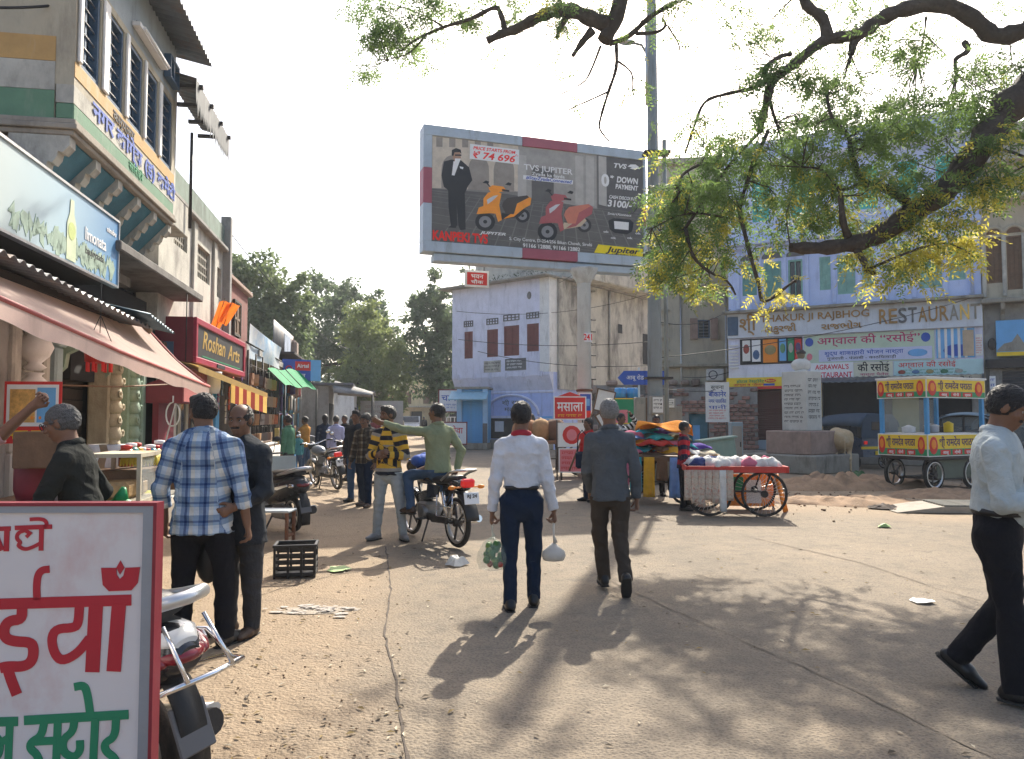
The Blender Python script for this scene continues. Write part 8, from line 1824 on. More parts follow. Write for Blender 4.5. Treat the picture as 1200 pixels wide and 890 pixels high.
# ------- goods, litter, foreground sign, cables
# --- foreground sign, cropped by the picture's left and lower edges
fs=thing('sweet_shop_sign','large white standing sign with red and green painted lettering in the foreground','sign',(0,0,0),0)
SD=2.62;tr_=P(182,593,SD);fs.location=(tr_.x,SD,0);fs.rotation_euler.z=.015;SZ=tr_.z;k_=.3485/900*SD
SWm=M('sign_white',(.60,.57,.58),.5,.05,2.5,.03,20.,stain=(.52,.34,.34),sscale=(1.6,1.6,1.2),samt=.42)
FWd=1.05
MB().bb(-FWd,-.012,0,.03,.08,SZ-.012).obj('panel',SWm,fs)
fmb=MB();GB=M('sign_rim',(.24,.27,.32),.45,.1,6,.04,60.,metal=.4);MR=M('sign_edge',(.20,.015,.03),.45,.1,6,.04,60.)
fmb.bb(-.035,0,-.012,.035,.06,SZ);fmb.bb(-FWd-.02,-.035,-.011,.035,SZ-.022,SZ-.0);fmb.bb(-FWd-.02,-FWd+.015,-.0115,.035,.06,SZ-.022);fmb.bb(-FWd+.015,-.035,-.011,.035,.05,.085);fmb.obj('frame',GB,fs)
em=MB();em.bb(.0005,.012,-.016,.04,.05,SZ+.012);em.bb(-FWd-.03,.0005,-.0155,.04,SZ+.0005,SZ+.012);em.obj('edge_strip',MR,fs)
for x in(-.06,-FWd+.06):MB().bb(x-.02,x+.02,.035,.07,0,SZ-.05).obj('leg',mt('iron_dark'),fs);MB().bb(x-.02,x+.02,.036,.5,.0,.03).obj('foot',mt('iron_dark'),fs)
z2=lambda a,b:((a-523)*k_,SZ-(b-36)*k_)
RDs,GRs=M('sign_red',(.40,.012,.028),.5,.1,5,.03,60.),M('sign_green',(.012,.20,.10),.5,.1,5,.03,60.)
def st_(L,w,mat,y=-.003,nm='lettering'):
 m=MB()
 for i,pts in enumerate(L):
  for _ in range(2 if len(pts)>3 else 0):pts=[pts[0]]+[((1-f)*p[0]+f*q[0],(1-f)*p[1]+f*q[1]) for p,q in zip(pts,pts[1:]) for f in(.25,.75)]+[pts[-1]]
  m.stroke([z2(*p) for p in pts],w*k_,y-.0002*i,-.0006,0)
 return m.obj(nm,mat,fs)
def pg_(pts,mat,y0,y1,nm='lettering'):return MB().prism([z2(*p) for p in pts],y0,y1).obj(nm,mat,fs)
st_([[(-60,112),(48,110)]],15,RDs);st_([[(-4,118),(8,150),(22,182)],[(36,112),(36,185)]],17,RDs)
st_([[(62,108),(184,104)],[(150,104),(150,183)]],15,RDs);st_([[(96,116),(72,124),(68,144),(84,156),(72,166),(96,180),(122,172),(148,158)],[(96,116),(112,126),(100,138)]],12,RDs);st_([[(158,108),(168,96),(160,82),(140,78),(110,80)]],12,RDs)
st_([[(-140,362),(452,346)]],36,RDs);st_([[(142,345),(139,300),(142,262),(156,246),(180,244)]],24,RDs)
st_([[(94,370),(94,408),(52,412),(36,436),(40,468),(72,480),(126,482),(137,505),(132,545),(104,562),(52,560),(28,566)],[(52,566),(66,605),(86,652)]],34,RDs)
st_([[(282,362),(280,420),(268,436),(208,438),(192,470),(204,520),(230,545),(280,520),(318,470)]],30,RDs,-.0034);st_([[(336,360),(330,580)]],46,RDs,-.0038);st_([[(412,356),(400,578)]],46,RDs,-.0042)
pg_([(350,240),(400,240),(402,262),(412,277),(424,266),(430,240),(478,238),(472,290),(452,314),(378,317),(357,296)],RDs,-.0034,-.0006);pg_([(413,216),(427,240),(413,262),(400,240)],RDs,-.0036,-.0007)
st_([[(-60,365),(-60,560)],[(-110,420),(-90,500),(-60,500)]],34,RDs,-.0046)
st_([[(-120,742),(92,738)],[(112,735),(452,718)]],30,GRs);st_([[(272,628),(306,622),(318,660),(328,725)]],26,GRs)
st_([[(66,740),(64,900)],[(-10,790),(20,782),(38,806),(34,846),(14,862)],[(38,806),(64,790)]],24,GRs,-.0034)
st_([[(222,735),(220,905)],[(178,740),(170,786),(136,804),(134,826),(160,846),(176,900)],[(136,804),(220,800)]],25,GRs,-.0038)
st_([[(276,735),(272,772),(240,796),(242,838),(276,856),(298,836),(296,800)],[(344,730),(340,905)]],25,GRs,-.0042)
st_([[(412,725),(410,790),(376,808),(380,836),(412,856),(428,905)]],25,GRs,-.0046)
# --- snack counter and what stands on it
def bx_thing(name,label,cat,loc,rz,parts,group=None):
 t=thing(name,label,cat,loc,rz,group)
 for nm,fn,mm in parts:m=MB();fn(m);m.obj(nm,mm,t)
 return t
def ctr(u,v,d):return P(u,v,d)
ct=thing('snack_counter','long snack counter with cream plank front and yellow cloth under the awning','counter',(-3.05,3.6,0),LANG)
MB().bb(0,4.6,.0,.75,.84,.90,b=.01).obj('top',mt('brown_wood'),ct)
for k in range(8):MB().bb(.02+k*.57,.57+k*.57,-.012,.01,.06,.83,b=.004).obj('front_plank',mt('cream') if k%3 else mt('yellow_print'),ct)
for x in(.05,2.2,4.5):MB().bb(x-.04,x+.04,.04,.12,0,.84).obj('leg',mt('dark_wood'),ct)
MB().sheet(lambda a,b:(2.9+a*1.68,-.03-.012*math.sin(30*a),.905-.62*b),40,4).obj('yellow_cloth',M('cloth_lime',(.55,.52,.05),.8,.12,6,.2,90.),ct,thick=.004)
MB().sheet(lambda a,b:(3.3+a*.9,-.045-.008*math.sin(24*a),.62-.34*b),24,3).obj('red_cloth',mt('red_paint'),ct,thick=.003)
def on_counter(u,v,d):p=P(u,v,d);return Vector((p.x,p.y,.905))
bp2=bx_thing('brass_pan','wide brass pan with a green handled ladle on the snack counter','pan',on_counter(30,580,4.55)+Vector((0,0,.0)),0,[('pan',lambda m:m.lathe([(.16,0),(.20,.01),(.23,.14),(.245,.15),(.235,.15),(.215,.13)],24),mt('brass'))])
MB().torus((.24,0,.10),.04,.008,12,6,rotm(1.57)).obj('handle',mt('brass'),bp2);MB().tube([(-.05,0,.1),(-.35,-.1,.32)],.012).obj('ladle',mt('green_print'),bp2)
bx_thing('steel_can','tall steel milk can beside the dark jacket','can',on_counter(77,545,5.2),0,[('can',lambda m:m.lathe([(.10,0),(.11,.02),(.11,.30),(.115,.32),(.10,.33)],20),mt('steel'))])
bx_thing('red_urn','maroon cooking urn at the back of the snack counter','urn',on_counter(46,550,6.1)+Vector((-.05,0,0)),0,[('body',lambda m:m.lathe([(.10,0),(.13,.1),(.13,.3),(.11,.42),(.08,.46)],20),mt('maroon')),('lid',lambda m:m.lathe([(.09,.46),(.05,.5),(.02,.52)],14),mt('maroon'))])
bx_thing('brown_box','brown card box stacked behind the urn on the snack counter','box',on_counter(48,520,5.9)+Vector((-.05,.1,.28)),.2,[('box',lambda m:m.bb(-.16,.16,-.13,.13,0,.28,b=.008),mt('brown_wood'))])
bx_thing('black_tray','black tin tray on the snack counter under the man in the dark jacket','tray',on_counter(52,585,4.9),.3,[('tray',lambda m:m.bb(-.22,.22,-.15,.15,0,.05,b=.015),mt('black_plastic'))])
for k,(dx,dy) in enumerate(((0,0),(.09,.02),(.045,.09),(-.05,.1))):
 bx_thing('clay_cup','red clay cup in the row at the near end of the snack counter','cup',on_counter(6,598,3.95)+Vector((dx-.02,dy,0)),0,[('cup',lambda m:m.lathe([(.028,0),(.032,.01),(.042,.085),(.038,.085),(.03,.02)],14),mt('clay'))],'clay cups on the snack counter')
cab=bx_thing('glass_cabinet','small cream framed glass snack cabinet on the counter','cabinet',on_counter(147,566,6.2),LANG,[('base',lambda m:m.bb(-.3,.3,-.2,.2,0,.03),mt('cream')),('roof',lambda m:m.bb(-.3,.3,-.2,.2,.36,.39),mt('cream'))])
for x in(-.285,.285):
 for y in(-.185,.185):MB().bb(x-.015,x+.015,y-.015,y+.015,.03,.36).obj('post',mt('cream'),cab)
MB().bb(-.27,.27,-.19,-.184,.03,.36).obj('front_pane',mt('glass_pane'),cab);MB().bb(-.27,.27,-.1,.15,.031,.17,b=.03).obj('sweets',M('sweet_tan',(.4,.26,.12),.7,.3,20,.3),cab)
jr=random.Random(12)
for k in range(9):
 u=148+k*5.5;c_=[(.45,.08,.03),(.1,.3,.25),(.5,.3,.05),(.5,.5,.45),(.25,.1,.05),(.05,.25,.3),(.55,.45,.2),(.3,.05,.08),(.2,.3,.1)][k]
 nm=('red','sea green','amber','white','brown','teal','straw','dark red','moss')[k]
 p=P(u,535,6.5+k*.07);h_=jr.uniform(.14,.22)
 t=bx_thing('sweet_jar',nm+' filled jar on the shelf behind the bananas','jar',(p.x,p.y,1.16),0,[('jar',lambda m:m.lathe([(.05,0),(.06,.01),(.06,h_*.75),(.04,h_*.85)],12),M('jar_%d'%k,c_,.25,.2,14,0,coat=.4)),('lid',lambda m:m.lathe([(.045,h_*.85),(.045,h_),(.02,h_+.005)],12),mt('white_paint') if k%2 else mt('red_paint'))],None)
bx_thing('jar_shelf','wooden shelf of jars and fruit at the far end of the snack counter','shelf',on_counter(165,535,6.75)+Vector((0,0,-.02)),LANG,[('shelf_board',lambda m:m.bb(-.55,.65,-.18,.25,.235,.26),mt('brown_wood')),('upright',lambda m:m.bb(-.55,-.51,-.15,.25,.0,.235),mt('brown_wood')),('end_upright',lambda m:m.bb(.61,.65,-.15,.25,.0,.235),mt('brown_wood'))])
for k in range(3):
 p=P(158+k*8,528,6.3+k*.05);t=thing('banana_bunch',('nearest of the three yellow banana bunches on the jar shelf','middle one of the three yellow banana bunches on the jar shelf','farthest of the three yellow banana bunches on the jar shelf')[k],'bananas',(p.x,p.y,1.19),k*.8,'bananas on the jar shelf')
 for j in range(6):
  a=j*.28-.7;MB().tube([(0,0,.10),(.05*math.sin(a),-.05,.09),(.09*math.sin(a),-.09,.04),(.10*math.sin(a),-.10,-.01)],[.008,.017,.017,.006],7).obj('banana',M('banana',(.62,.48,.06),.5,.2,20,.1),t)
for k in range(3):
 p=P(118+k*9,518,6.7);bx_thing('cloth_sack',('cream','tan','grey white')[k]+' cloth sack standing on the back of the counter','sack',(p.x,p.y,1.0),0,[('sack',lambda m:m.lathe([(.10,0),(.13,.05),(.12,.18),(.07,.28),(.10,.34)],12),[mt('paper'),M('sack_tan',(.34,.25,.15),.9,.15,10,.3),mt('white_paint')][k])])
p=P(37,520,6.55);fbn=thing('food_banner','white banner with a red border picturing fries and sandwiches','banner',(p.x,p.y,p.z),.1);fbn.scale=(.55,1,.66)
MB().bb(-.42,.42,0,.012,0,.80).obj('panel',mt('red_print'),fbn);sq(fbn,-.38,.38,.22,.76,-.001,mt('white_print'));sq(fbn,-.33,.04,.27,.70,-.006,M('print_fries',(.62,.36,.10),.5,.5,9,0),'printed_food');sq(fbn,.07,.34,.27,.72,-.006,mt('sky_print'),'printed_drink')
for k in range(5):MB().prism([(-.30+k*.07,.3),(-.25+k*.07,.3),(-.245+k*.07,.5+.06*(k%3)),(-.295+k*.07,.5+.06*(k%3))],-.0085,-.0062).obj('printed_glass',[mt('green_print'),mt('orange_print'),mt('red_print'),mt('yellow_print'),mt('pink_print')][k],fbn);MB().ell((-.24+k*.12,-.0075,.33),(.045,.003,.045),10,6).obj('printed_sweet',mt('orange_print'),fbn)
text('खमण समोसा',fbn,0,-.002,.11,.62,.12,mt('yellow_print'),.003)
p=P(117,408,7.0);hbk=thing('hanging_basket','red plastic basket hung from the awning','basket',p,0)
m=MB();m.lathe([(.09,-.14),(.12,-.13),(.13,.0),(.135,.02),(.125,.02),(.11,-.1)],12);m.obj('basket',mt('red_paint'),hbk)
for k in range(8):MB().bb(-.012,.012,-.006,.006,-.22,-.13).obj('tassel',mt('red_print'),hbk,loc=(.10*math.cos(k*.785),.10*math.sin(k*.785),0))
m=MB()
for k in range(3):m.tube([(.12*math.cos(k*2.1),.12*math.sin(k*2.1),.02),(0,0,.30),(0,0,.6)],.004,4)
m.obj('strings',mt('cable'),hbk)
rp2=thing('rope','thin rope strung across the carved shopfront','rope',(0,0,0));a_,b_=L3(7.2,-.1,1.88),L3(11.0,-.4,2.05);MB().tube([a_,a_.lerp(b_,.5)-Vector((0,0,.03)),b_],.010,5).obj('strand',mt('brown_wood'),rp2)
# --- crate, bench, litter
cp=G(342,678);cr2=thing('plastic_crate','black slatted plastic crate standing on the earth','crate',(cp.x,cp.y+.14,0),.18)
for sy in(-1,1):
 for k in range(5):MB().bb(-.20,.20,sy*.14-.006,sy*.14+.006,.02+k*.062,.055+k*.062,b=.003).obj('slat',mt('black_plastic'),cr2)
for sx in(-1,1):
 for k in range(5):
  if k==3:continue
  MB().bb(sx*.195-.006,sx*.195+.006,-.135,.135,.02+k*.062,.055+k*.062,b=.003).obj('slat',mt('black_plastic'),cr2)
for sx in(-1,-.33,.33,1):
 for sy in(-1,1):MB().bb(sx*.19-.012,sx*.19+.012,sy*.15-.008,sy*.15+.008,0,.31,b=.003).obj('rib',mt('black_plastic'),cr2)
MB().bb(-.19,.19,-.13,.13,.015,.025).obj('floor',mt('black_plastic'),cr2)
rimm=MB();rimm.bb(-.21,.21,-.158,-.130,.30,.325,b=.004);rimm.bb(-.21,.21,.130,.158,.30,.325,b=.004);rimm.bb(-.21,-.182,-.13,.13,.30,.325,b=.004);rimm.bb(.182,.21,-.13,.13,.30,.325,b=.004);rimm.obj('rim',mt('black_plastic'),cr2)
bp3=G(318,640);be=thing('low_bench','low bench with a pale grey top and brown legs','bench',(bp3.x-.12,bp3.y+.15,0),-.05)
MB().bb(-.34,.34,-.16,.16,.40,.43,b=.008).obj('top',M('bench_top',(.45,.50,.52),.45,.1,6,.05),be)
for sx in(-1,1):
 for sy in(-1,1):MB().bb(sx*.31-.018,sx*.31+.018,sy*.13-.018,sy*.13+.018,0,.40).obj('leg',mt('rust'),be)
 MB().bb(sx*.31-.012,sx*.31+.012,-.11,.11,.10,.13).obj('stretcher',mt('rust'),be)
def crumple(name,label,u,v,r,mat,flat=.5,seed=1):
 c=G(u,v);t=thing(name,label,'litter',(c.x,c.y,0.002),seed);rr=random.Random(seed);m=MB();n=12
 vs=[(r*math.cos(i*6.283/n)*rr.uniform(.7,1.25),r*math.sin(i*6.283/n)*rr.uniform(.7,1.25),rr.uniform(0,.02)) for i in range(n)];vs2=[(x*.55+rr.uniform(-.3,.3)*r*.4,y*.55,r*flat*rr.uniform(.5,1.2)) for x,y,z in vs];top=(0,0,r*flat*.8)
 m.add(vs+vs2+[top],[(i,(i+1)%n,n+(i+1)%n,n+i) for i in range(n)]+[(n+i,n+(i+1)%n,2*n) for i in range(n)],0,False);m.obj('sheet',mat,t)
crumple('plastic_bag','crumpled clear white plastic bag on the road behind the motorcycle',535,662,.13,M('litter_white',(.62,.62,.60),.4,.1,9,.3,40.,trans=.3),.6,2)
crumple('green_scrap','pale green leaf scrap lying by the crate',398,668,.13,M('litter_green',(.30,.42,.16),.6,.2,12,.2),.12,3);crumple('green_scrap','green scrap on the upper concrete near the earth',1036,618,.10,mt('litter_green'),.5,4)
crumple('paper_scrap','flat white paper scrap near the right hand man',1079,705,.10,mt('paper'),.1,5);crumple('paper_scrap','tiny white paper scrap on the earth beyond the red cart',1036,572,.14,mt('paper'),.6,6);crumple('paper_scrap','white scrap lying before the monument',962,573,.22,mt('paper'),.15,7);crumple('paper_scrap','white scrap on the earth just right of the red handcart',921,585,.13,mt('paper'),.15,8)
crumple('brown_rag','dark brown rag on the earth beside the mound',1035,596,.25,M('rag_brown',(.07,.05,.04),.9,.3,9,.3),.3,9);crumple('leafy_scrap','fresh green leaves dropped before the monument',1006,560,.28,M('litter_leaf',(.04,.12,.03),.6,.3,9,.3),.6,11)
# --- heap of cloths on a cart, with long cloths hanging from it
cc=handcart('cloth_handcart','handcart buried under folded coloured cloths',(2.75,14.6,0),-.35,1.9,1.15,.86,mt('brown_wood'),.36)
ci=cc.matrix_basis if 0 else Matrix.Translation(cc.location)@Matrix.Rotation(-.35,4,'Z')
cols=[('orange',(.70,.24,.02)),('teal',(.03,.30,.36)),('saffron',(.72,.38,.03)),('sky blue',(.20,.34,.62)),('dark olive',(.14,.13,.06)),('red',(.45,.04,.03)),('violet',(.10,.06,.30)),('white',(.66,.64,.62)),('grey green',(.22,.30,.24)),('navy',(.03,.05,.16)),('pink',(.55,.16,.24)),('brown',(.16,.09,.05)),('cream',(.62,.54,.40)),('turquoise',(.05,.36,.36))]
CM={n:K_('heap_'+n.replace(' ','_'),c) for n,c in cols}
for k,n in enumerate(['red','orange','pink','teal','saffron','brown','sky blue','dark olive','navy']):
 x=-1.0+k*.235;p=ci@Vector((x+.02,-.63,.86));t=thing('hanging_cloth',n+' cloth hanging down the front of the cloth handcart','cloth',p,-.35)
 MB().sheet(lambda a,b:((a-.5)*.19*(1+.15*b),-.015-.03*math.sin(9*a+k)*b-.05*b,-(.72-.2*(k%3==2)-.1*(k%2))*b),10,8).obj('fabric',CM[n],t,thick=.006)
hr=random.Random(21);k=0
for lay in range(4):
 for i in range(9-lay*2):
  n=cols[(k*5+lay)%14][0];k+=1
  x=-.88+(i+.5*(lay%2))*.21*(1+.1*lay)+lay*.1;y=hr.uniform(-.42,.38);z=.88+lay*.10+.12*math.exp(-((x-.0)/.6)**2)
  t=thing('folded_cloth','%s folded cloth in the %s layer of the heap on the cloth handcart'%(n,('bottom','second','third','top')[lay]),'cloth',ci@Vector((x,y,z)),hr.uniform(-.7,.7),'cloths heaped on the cloth handcart');s1,s2,ph_=hr.uniform(.20,.30),hr.uniform(.16,.26),hr.uniform(0,6)
  MB().sheet(lambda a,b:((a-.5)*2*s1,(b-.5)*2*s2,.085*(math.sin(math.pi*a)*math.sin(math.pi*b))**.45+.02*math.sin(9*a+ph_+5*b)-.02),10,10).obj('fabric',CM[n],t,thick=.012)
t=thing('orange_drape','large orange cloth thrown over the top of the cloth heap','cloth',ci@Vector((.15,-.05,1.42)),-.3);MB().sheet(lambda a,b:((a-.5)*1.0,(b-.5)*.75,.10*math.cos((a-.4)*3)+.06*math.sin(7*a+4*b)-.22*abs(b-.5)),18,14).obj('fabric',CM['orange'],t,thick=.012)
# --- goods on the red handcart
ri_=Matrix.Translation(rc.location)@Matrix.Rotation(-.12,4,'Z')
for k in range(16):
 x,y=-.58+(k%8)*.165+hr.uniform(-.04,.04),-.25+.45*(k//8)+hr.uniform(-.06,.06);n='white' if k%5 else('pink' if k%2 else 'navy')
 t=thing('white_bundle' if n=='white' else 'coloured_bundle','%s cloth bundle heaped in the %s row on the red handcart'%(n,('front','back')[k//8]),'bundle',ri_@Vector((x,y,.80)),hr.uniform(-1,1),'bundles on the red handcart');s_=hr.uniform(.12,.17);pq=hr.uniform(0,6)
 m=MB();m.sheet(lambda a,b:((a-.5)*2.2*s_,(b-.5)*1.7*s_,.14*(math.sin(math.pi*a)*math.sin(math.pi*b))**.5+.02*math.sin(11*a+pq)*math.sin(9*b)-.01),10,10);m.obj('fabric',CM[n],t,thick=.012)
PRN=M('print_floral',(.52,.44,.36),.85,.3,30.,.2,120.,stain=(.40,.12,.08),sscale=(9,9,9),samt=.6)
for k in range(7):
 t=thing('printed_cloth',('reddish printed cloth nearest the boy on the front of the red handcart','second printed cloth along the front of the red handcart','third printed cloth along the front of the red handcart','fourth printed cloth along the front of the red handcart','fifth printed cloth along the front of the red handcart','long white printed cloth on the front of the red handcart','short tan printed cloth beside the long white one')[k],'cloth',ri_@Vector((-.78+k*.11,-.51,.74)),-.12,'cloths hung on the red handcart')
 ln=.66 if k in(5,) else .48+.05*(k%3);MB().sheet(lambda a,b:((a-.5)*.105,-.012-.015*math.sin(8*a+k)*b,-ln*b),6,6).obj('fabric',PRN if k!=5 else CM['white'],t,thick=.006)
t=thing('orange_poster_stand','orange board with green and white shapes standing behind the red handcart wheels','sign',(4.1,13.35,0),-.1);MB().bb(-.42,.42,0,.03,.05,.60).obj('panel',mt('orange_print'),t);sq(t,-.38,-.1,.3,.55,-.001,mt('green_print'));sq(t,-.05,.2,.1,.5,-.001,mt('white_print'));MB().tube([(-.38,.02,.1),(-.42,.05,0)],.015).tube([(.38,.02,.1),(.42,.05,0)],.015).obj('legs',mt('iron_dark'),t)
t=thing('orange_trestle','orange wooden trestle leg leaning by the red handcart','trestle',(4.55,12.9,0),.0);MB().tube([(0,0,0),(-.12,.05,.62)],.03).tube([(.1,.2,0),(-.1,.08,.62)],.03).obj('legs',mt('orange_print'),t)
for k,(x,lab) in enumerate(((-.75,'brown sacking bundle on the left end of the bare handcart'),(-.3,'tan sacking bundle on the bare handcart'),(.1,'dark brown covered heap on the bare handcart'))):
 t=thing('sacking_bundle',lab,'bundle',(1.1+x,21.2,.96),k);MB().ell((0,0,.26),(.36,.30,.34),12,8).ell((.15,.08,.35),(.2,.2,.22),9,6).obj('sacking',M('sacking_%d'%k,((.30,.15,.07),(.36,.22,.10),(.14,.08,.05))[k],.95,.3,7,.5,40.),t)
 # --- goods table on the left, with footwear and hung bags
tbp=L3(13.2,-1.15);tb2=thing('goods_table','blue legged table spread with pale footwear and small goods','table',tbp,LANG)
MB().bb(0,3.4,0,1.0,.94,1.0,b=.01).obj('top',mt('brown_wood'),tb2)
for x in(.06,1.7,3.34):
 for y in(.06,.94):MB().bb(x-.03,x+.03,y-.03,y+.03,0,.94).obj('leg',mt('blue_paint'),tb2)
MB().sheet(lambda a,b:(a*3.4,-.012-.01*math.sin(30*a),1.0-.30*b),40,3).obj('cover',mt('paper'),tb2,thick=.004)
ti=Matrix.Translation(tbp)@Matrix.Rotation(LANG,4,'Z')
shoe0=None
for k in range(48):
 r,c=divmod(k,16);loc=ti@Vector((.12+c*.21+.05*(r%2),.15+r*.27,1.005+.02*r));lab='pale piece of footwear laid out in rows on the goods table'
 if shoe0 is None:
  shoe0=thing('sandal',lab,'footwear',loc,LANG,'footwear on the goods table');MB().ell((0,0,.03),(.05,.13,.03),10,6).obj('sole',mt('paper'),shoe0);MB().sheet(lambda a,b:(.055*math.cos(math.pi*a),.02+.05*b,.02+.07*math.sin(math.pi*a)),8,2).obj('strap',mt('brown_wood'),shoe0,thick=.008)
 else:dup(shoe0,loc,LANG+.3*math.sin(k*2.1))
bag_cols=[(.24,.11,.05),(.36,.16,.06),(.12,.06,.04),(.40,.22,.10),(.48,.12,.04),(.28,.18,.11),(.07,.05,.045)]
bc_n=['brown','tan','dark brown','camel','orange','taupe','black']
for k in range(26):
 r,c=divmod(k,7);s_=17.6+c*.62+.15*(r%2);z=2.62-r*.46;loc=L3(s_,-.35-.02*r,z)
 t=thing('leather_bag','%s leather bag in the %s row of hung bags, %s from the near post'%(bc_n[(k*3)%7],('top','second','third','lowest')[r],('first','second','third','fourth','fifth','sixth','seventh')[c]),'bag',loc,LANG+.4*math.sin(k),'bags hung outside the bag shop')
 w_=.17+.04*math.sin(k*1.7);MB().prism([(-w_*.8,-.30),(w_*.8,-.30),(w_,-.25),(w_*.97,-.12),(w_*.8,-.04),(-w_*.8,-.04),(-w_*.97,-.12),(-w_,-.25)],-.05,.05).obj('body',M('leather_%d'%(k*3%7),bag_cols[k*3%7],.55,.2,9,.15,60.),t);MB().prism([(-w_*.86,-.035),(w_*.86,-.035),(w_*.7,-.17),(-w_*.7,-.17)],-.065,-.051).obj('flap',M('leather_%d'%(k*3%7),bag_cols[k*3%7]),t);MB().tube([(-w_*.7,0,-.04),(-w_*.3,0,.12),(w_*.3,0,.12),(w_*.7,0,-.04)],.012).obj('strap',mt('dark_wood'),t)
for k in range(5):
 s_=17.4+k*1.05;t=thing('bag_rail','dark pole rail from which the leather bags hang, %s'%('nearest upright','second upright','middle upright','fourth upright','farthest upright')[k],'rail',L3(s_,-.33),LANG,'bag shop uprights');MB().tube([(0,0,0),(0,0,3.1)],.022).obj('upright',mt('iron_dark'),t)
 MB().tube([(0,0,2.78),(1.05,0,2.78)],.012).obj('cross_bar',mt('iron_dark'),t)
bkt=thing('round_basket','big woven basket of grey goods under the hanging bags','basket',L3(17.4,-.7,.45),0);MB().lathe([(.25,0),(.36,.25),(.38,.3),(.34,.28),(.24,.06)],18).obj('basket',mt('brown_wood'),bkt);MB().ell((0,0,.28),(.32,.32,.18),14,8).obj('goods',mt('stone_grey'),bkt)
bkt2=thing('stool','plain wooden stool holding the woven basket','stool',L3(17.4,-.7,0),0);MB().bb(-.25,.25,-.25,.25,.40,.45).obj('seat',mt('dark_wood'),bkt2)
for sx in(-.2,.2):
 for sy in(-.2,.2):MB().bb(sx-.02,sx+.02,sy-.02,sy+.02,0,.40).obj('leg',mt('dark_wood'),bkt2)
 # --- farther left side of the street
def shed(label,s,t_,w_,dp_,h_,wm,rm_,name='shop_shed',rz=LANG,cat='shop'):
 t=lthing(name,label,cat,s=s,t=t_);t.rotation_euler.z=rz
 MB().bb(0,w_,.5,dp_,0,h_,b=.01).obj('wall',wm,t);MB().bb(-.2,w_+.2,-.5,dp_,h_,h_+.12,b=.02).obj('roof',rm_,t);MB().bb(.3,w_-.3,.48,.499,.2,h_*.75).obj('opening',mt('interior'),t);return t
shed('shed with a bulging grey canvas canopy beyond the loft',32.0,-1.6,3.5,3,2.9,mt('plaster_grey'),mt('corrugated'))
cv=lthing('grey_canopy','bulging grey canvas canopy slung before the far shed','canopy',s=31.5,t=-2.9,z=2.5);MB().sheet(lambda a,b:(a*3.2,b*1.6,.55*math.sin(math.pi*a)**.5*(.3+.7*b)+.1*b),14,8).obj('canvas',mt('plaster_grey'),cv,thick=.02)
for x in(.1,3.1):MB().tube([(x,.02,0),(x,.02,-2.5)],.04).obj('post',mt('iron_dark'),cv)
w2=shed('low shop with white wall and barred window far up the left kerb',38.5,-2.4,5.5,3,2.8,mt('white_paint'),mt('plaster_grey'))
window(w2,3.4,4.3,1.2,2.3,.42,mt('window_blue'),mt('window_blue'),'bars',.05,.07)
bn=lthing('pale_banner','pale printed banner hung on the low white shop','banner',s=41.9,t=-2.1,z=1.0);bn.rotation_euler.z=.1;MB().bb(0,2.3,0,.03,0,1.5).obj('panel',M('banner_pale',(.50,.46,.40),.7,.1,4,0),bn);squiggle(bn,.2,2.1,.2,1.3,-.003,mt('stone_pink'),4,71)
shed('small pink walled shop at the end of the street',52.0,-3.0,4.5,4,3.4,M('pink_wall',(.45,.22,.22),.85,.15,2,.1),mt('stone_pink'),rz=LANG-.5)
yh=thing('yellow_house','pale yellow two storey house closing the end of the street','building',(-11.2,74,0),-.25)
wall_open(MB(),0,1,0,1,0,.1,[]);m=MB();wall_open(m,0,4.8,0,5.2,0,.3,[(.8,1.6,2.9,4.1),(2.8,3.6,2.9,4.1),(1.5,2.7,0,2.2)]);m.obj('wall',mt('pale_yellow'),yh);MB().bb(.02,4.78,.35,6,0,5.1).obj('core',mt('interior'),yh)
for a in(.8,2.8):window(yh,a,a+.8,2.9,4.1,0,mt('brown_wood'),mt('brown_wood'),'shutter',.06,.12)
MB().bb(-.2,5.,-.4,6,5.2,5.4,b=.03).obj('roof',mt('cream'),yh);MB().bb(1.2,4.8,.6,5,5.4,7.2).obj('upper_room',mt('pale_yellow'),yh);MB().bb(-.1,4.9,-.9,.0,2.55,2.7,b=.02).obj('ledge',mt('cream'),yh)
fh2=thing('white_gate_house','low white gate house with railings right of the yellow house','building',(-6.9,70,0),-.1);MB().bb(0,3.4,.2,4,0,2.9).obj('wall',mt('cream'),fh2);MB().bb(-.15,3.5,-.2,4,2.9,3.05,b=.02).obj('roof',mt('stone_grey'),fh2)
for k in range(9):MB().bb(.2+k*.36,.28+k*.36,.0,.08,.2,1.6).obj('railing_bar',mt('white_paint'),fh2)
MB().bb(.1,3.3,-.0,.1,1.6,1.68).obj('railing_top',mt('white_paint'),fh2);MB().bb(1.2,2.2,.18,.199,.2,2.3).obj('doorway',mt('interior'),fh2)
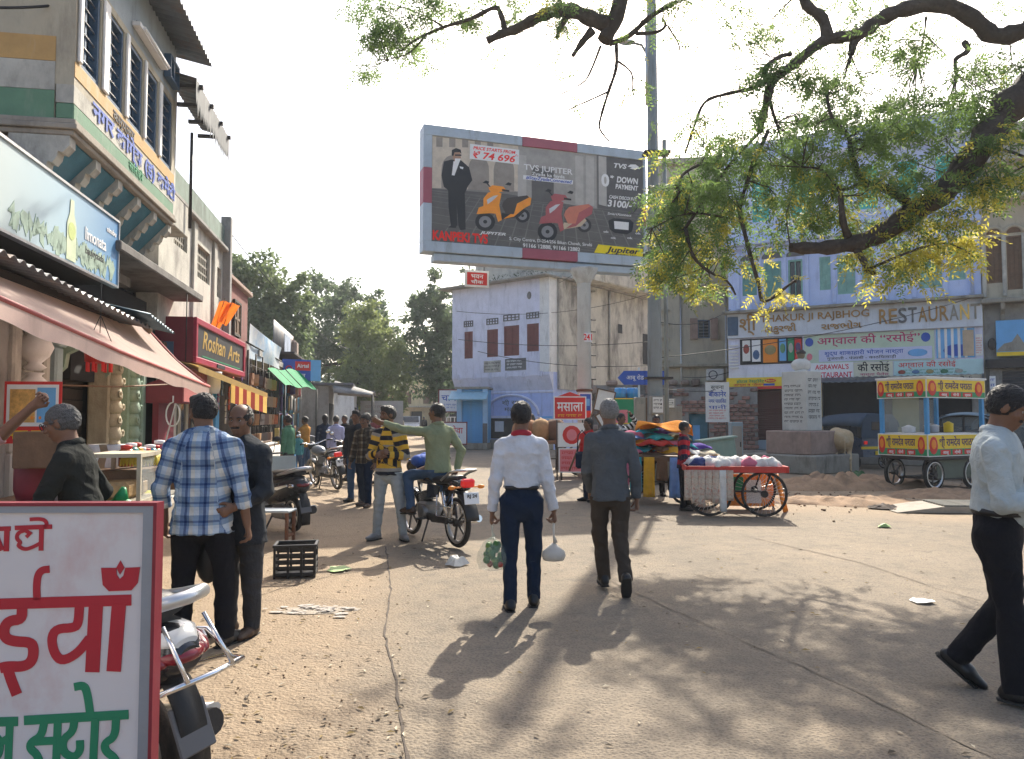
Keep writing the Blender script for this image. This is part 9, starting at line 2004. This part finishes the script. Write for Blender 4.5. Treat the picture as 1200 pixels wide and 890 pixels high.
fh3=thing('cream_block','cream plastered block seen between the trees right of the gate house','building',(-4.2,60,0),-.1);MB().bb(0,3.5,0,4,0,4.6).obj('wall',mt('cream'),fh3);MB().bb(-.1,3.6,-.2,4,4.6,4.75,b=.02).obj('roof',mt('stone_grey'),fh3)
for k in range(2):window(fh3,.6+k*1.5,1.3+k*1.5,2.4,3.5,-.09,mt('brown_wood'),mt('brown_wood'),'shutter',.05,.08)
# --- overhead cables
def cable(label,a,b,sag,r=.012,group='overhead cables'):
 a,b=Vector(a),Vector(b);t=thing('cable',label,'cable',(0,0,0),0,group);n=14
 MB().tube([a.lerp(b,i/n)-Vector((0,0,sag*4*(i/n)*(1-i/n))) for i in range(n+1)],r,4).obj('wire',mt('cable'),t)
cable('black cable running from the office corner off to the left',P(-30,8,6.2),P(95,2,7.2),.03)
cable('upper black cable across the front of the shrine house',P(535,365,36),P(760,345,40),.5);cable('middle black cable across the front of the shrine house',P(537,398,36),P(768,400,34),.25,.014);cable('lower black cable across the front of the shrine house',P(560,412,36),P(768,428,30),.3,.014)
cable('cable dropping from the cream house to the restaurant',P(775,378,24),P(860,360,29.3),.3);cable('cable sagging along the restaurant fascia',P(768,420,18.7),P(1152,345,25.),.25,.010);cable('pair of cables crossing the cream house',P(800,442,31),P(856,436,29),.1)
cable('thin cable from the street pole towards the shrine roof',P(766,220,18.4),P(655,332,38),.3);cable('low cable from the street pole to the food cart corner',P(770,455,18.5),P(860,455,28),.1)
cable('cable from the grey corner post down the street',L3(16,-.1,5.5),(-8.6,40,5.2),.5)
fit_texts()
# --- thin dusty air over the whole street
hz_=bpy.data.materials.new('haze_air');hz_.use_nodes=True;n_=hz_.node_tree.nodes;n_.remove(n_['Principled BSDF']);pv=n_.new('ShaderNodeVolumePrincipled')
pv.inputs['Color'].default_value=(.86,.92,1.,1);pv.inputs['Density'].default_value=.0009;pv.inputs['Anisotropy'].default_value=.3
hz_.node_tree.links.new(pv.outputs[0],n_['Material Output'].inputs['Volume'])
MB().bb(-712,712,-70,1512,-1.2,34).obj('haze',hz_,kind='stuff')
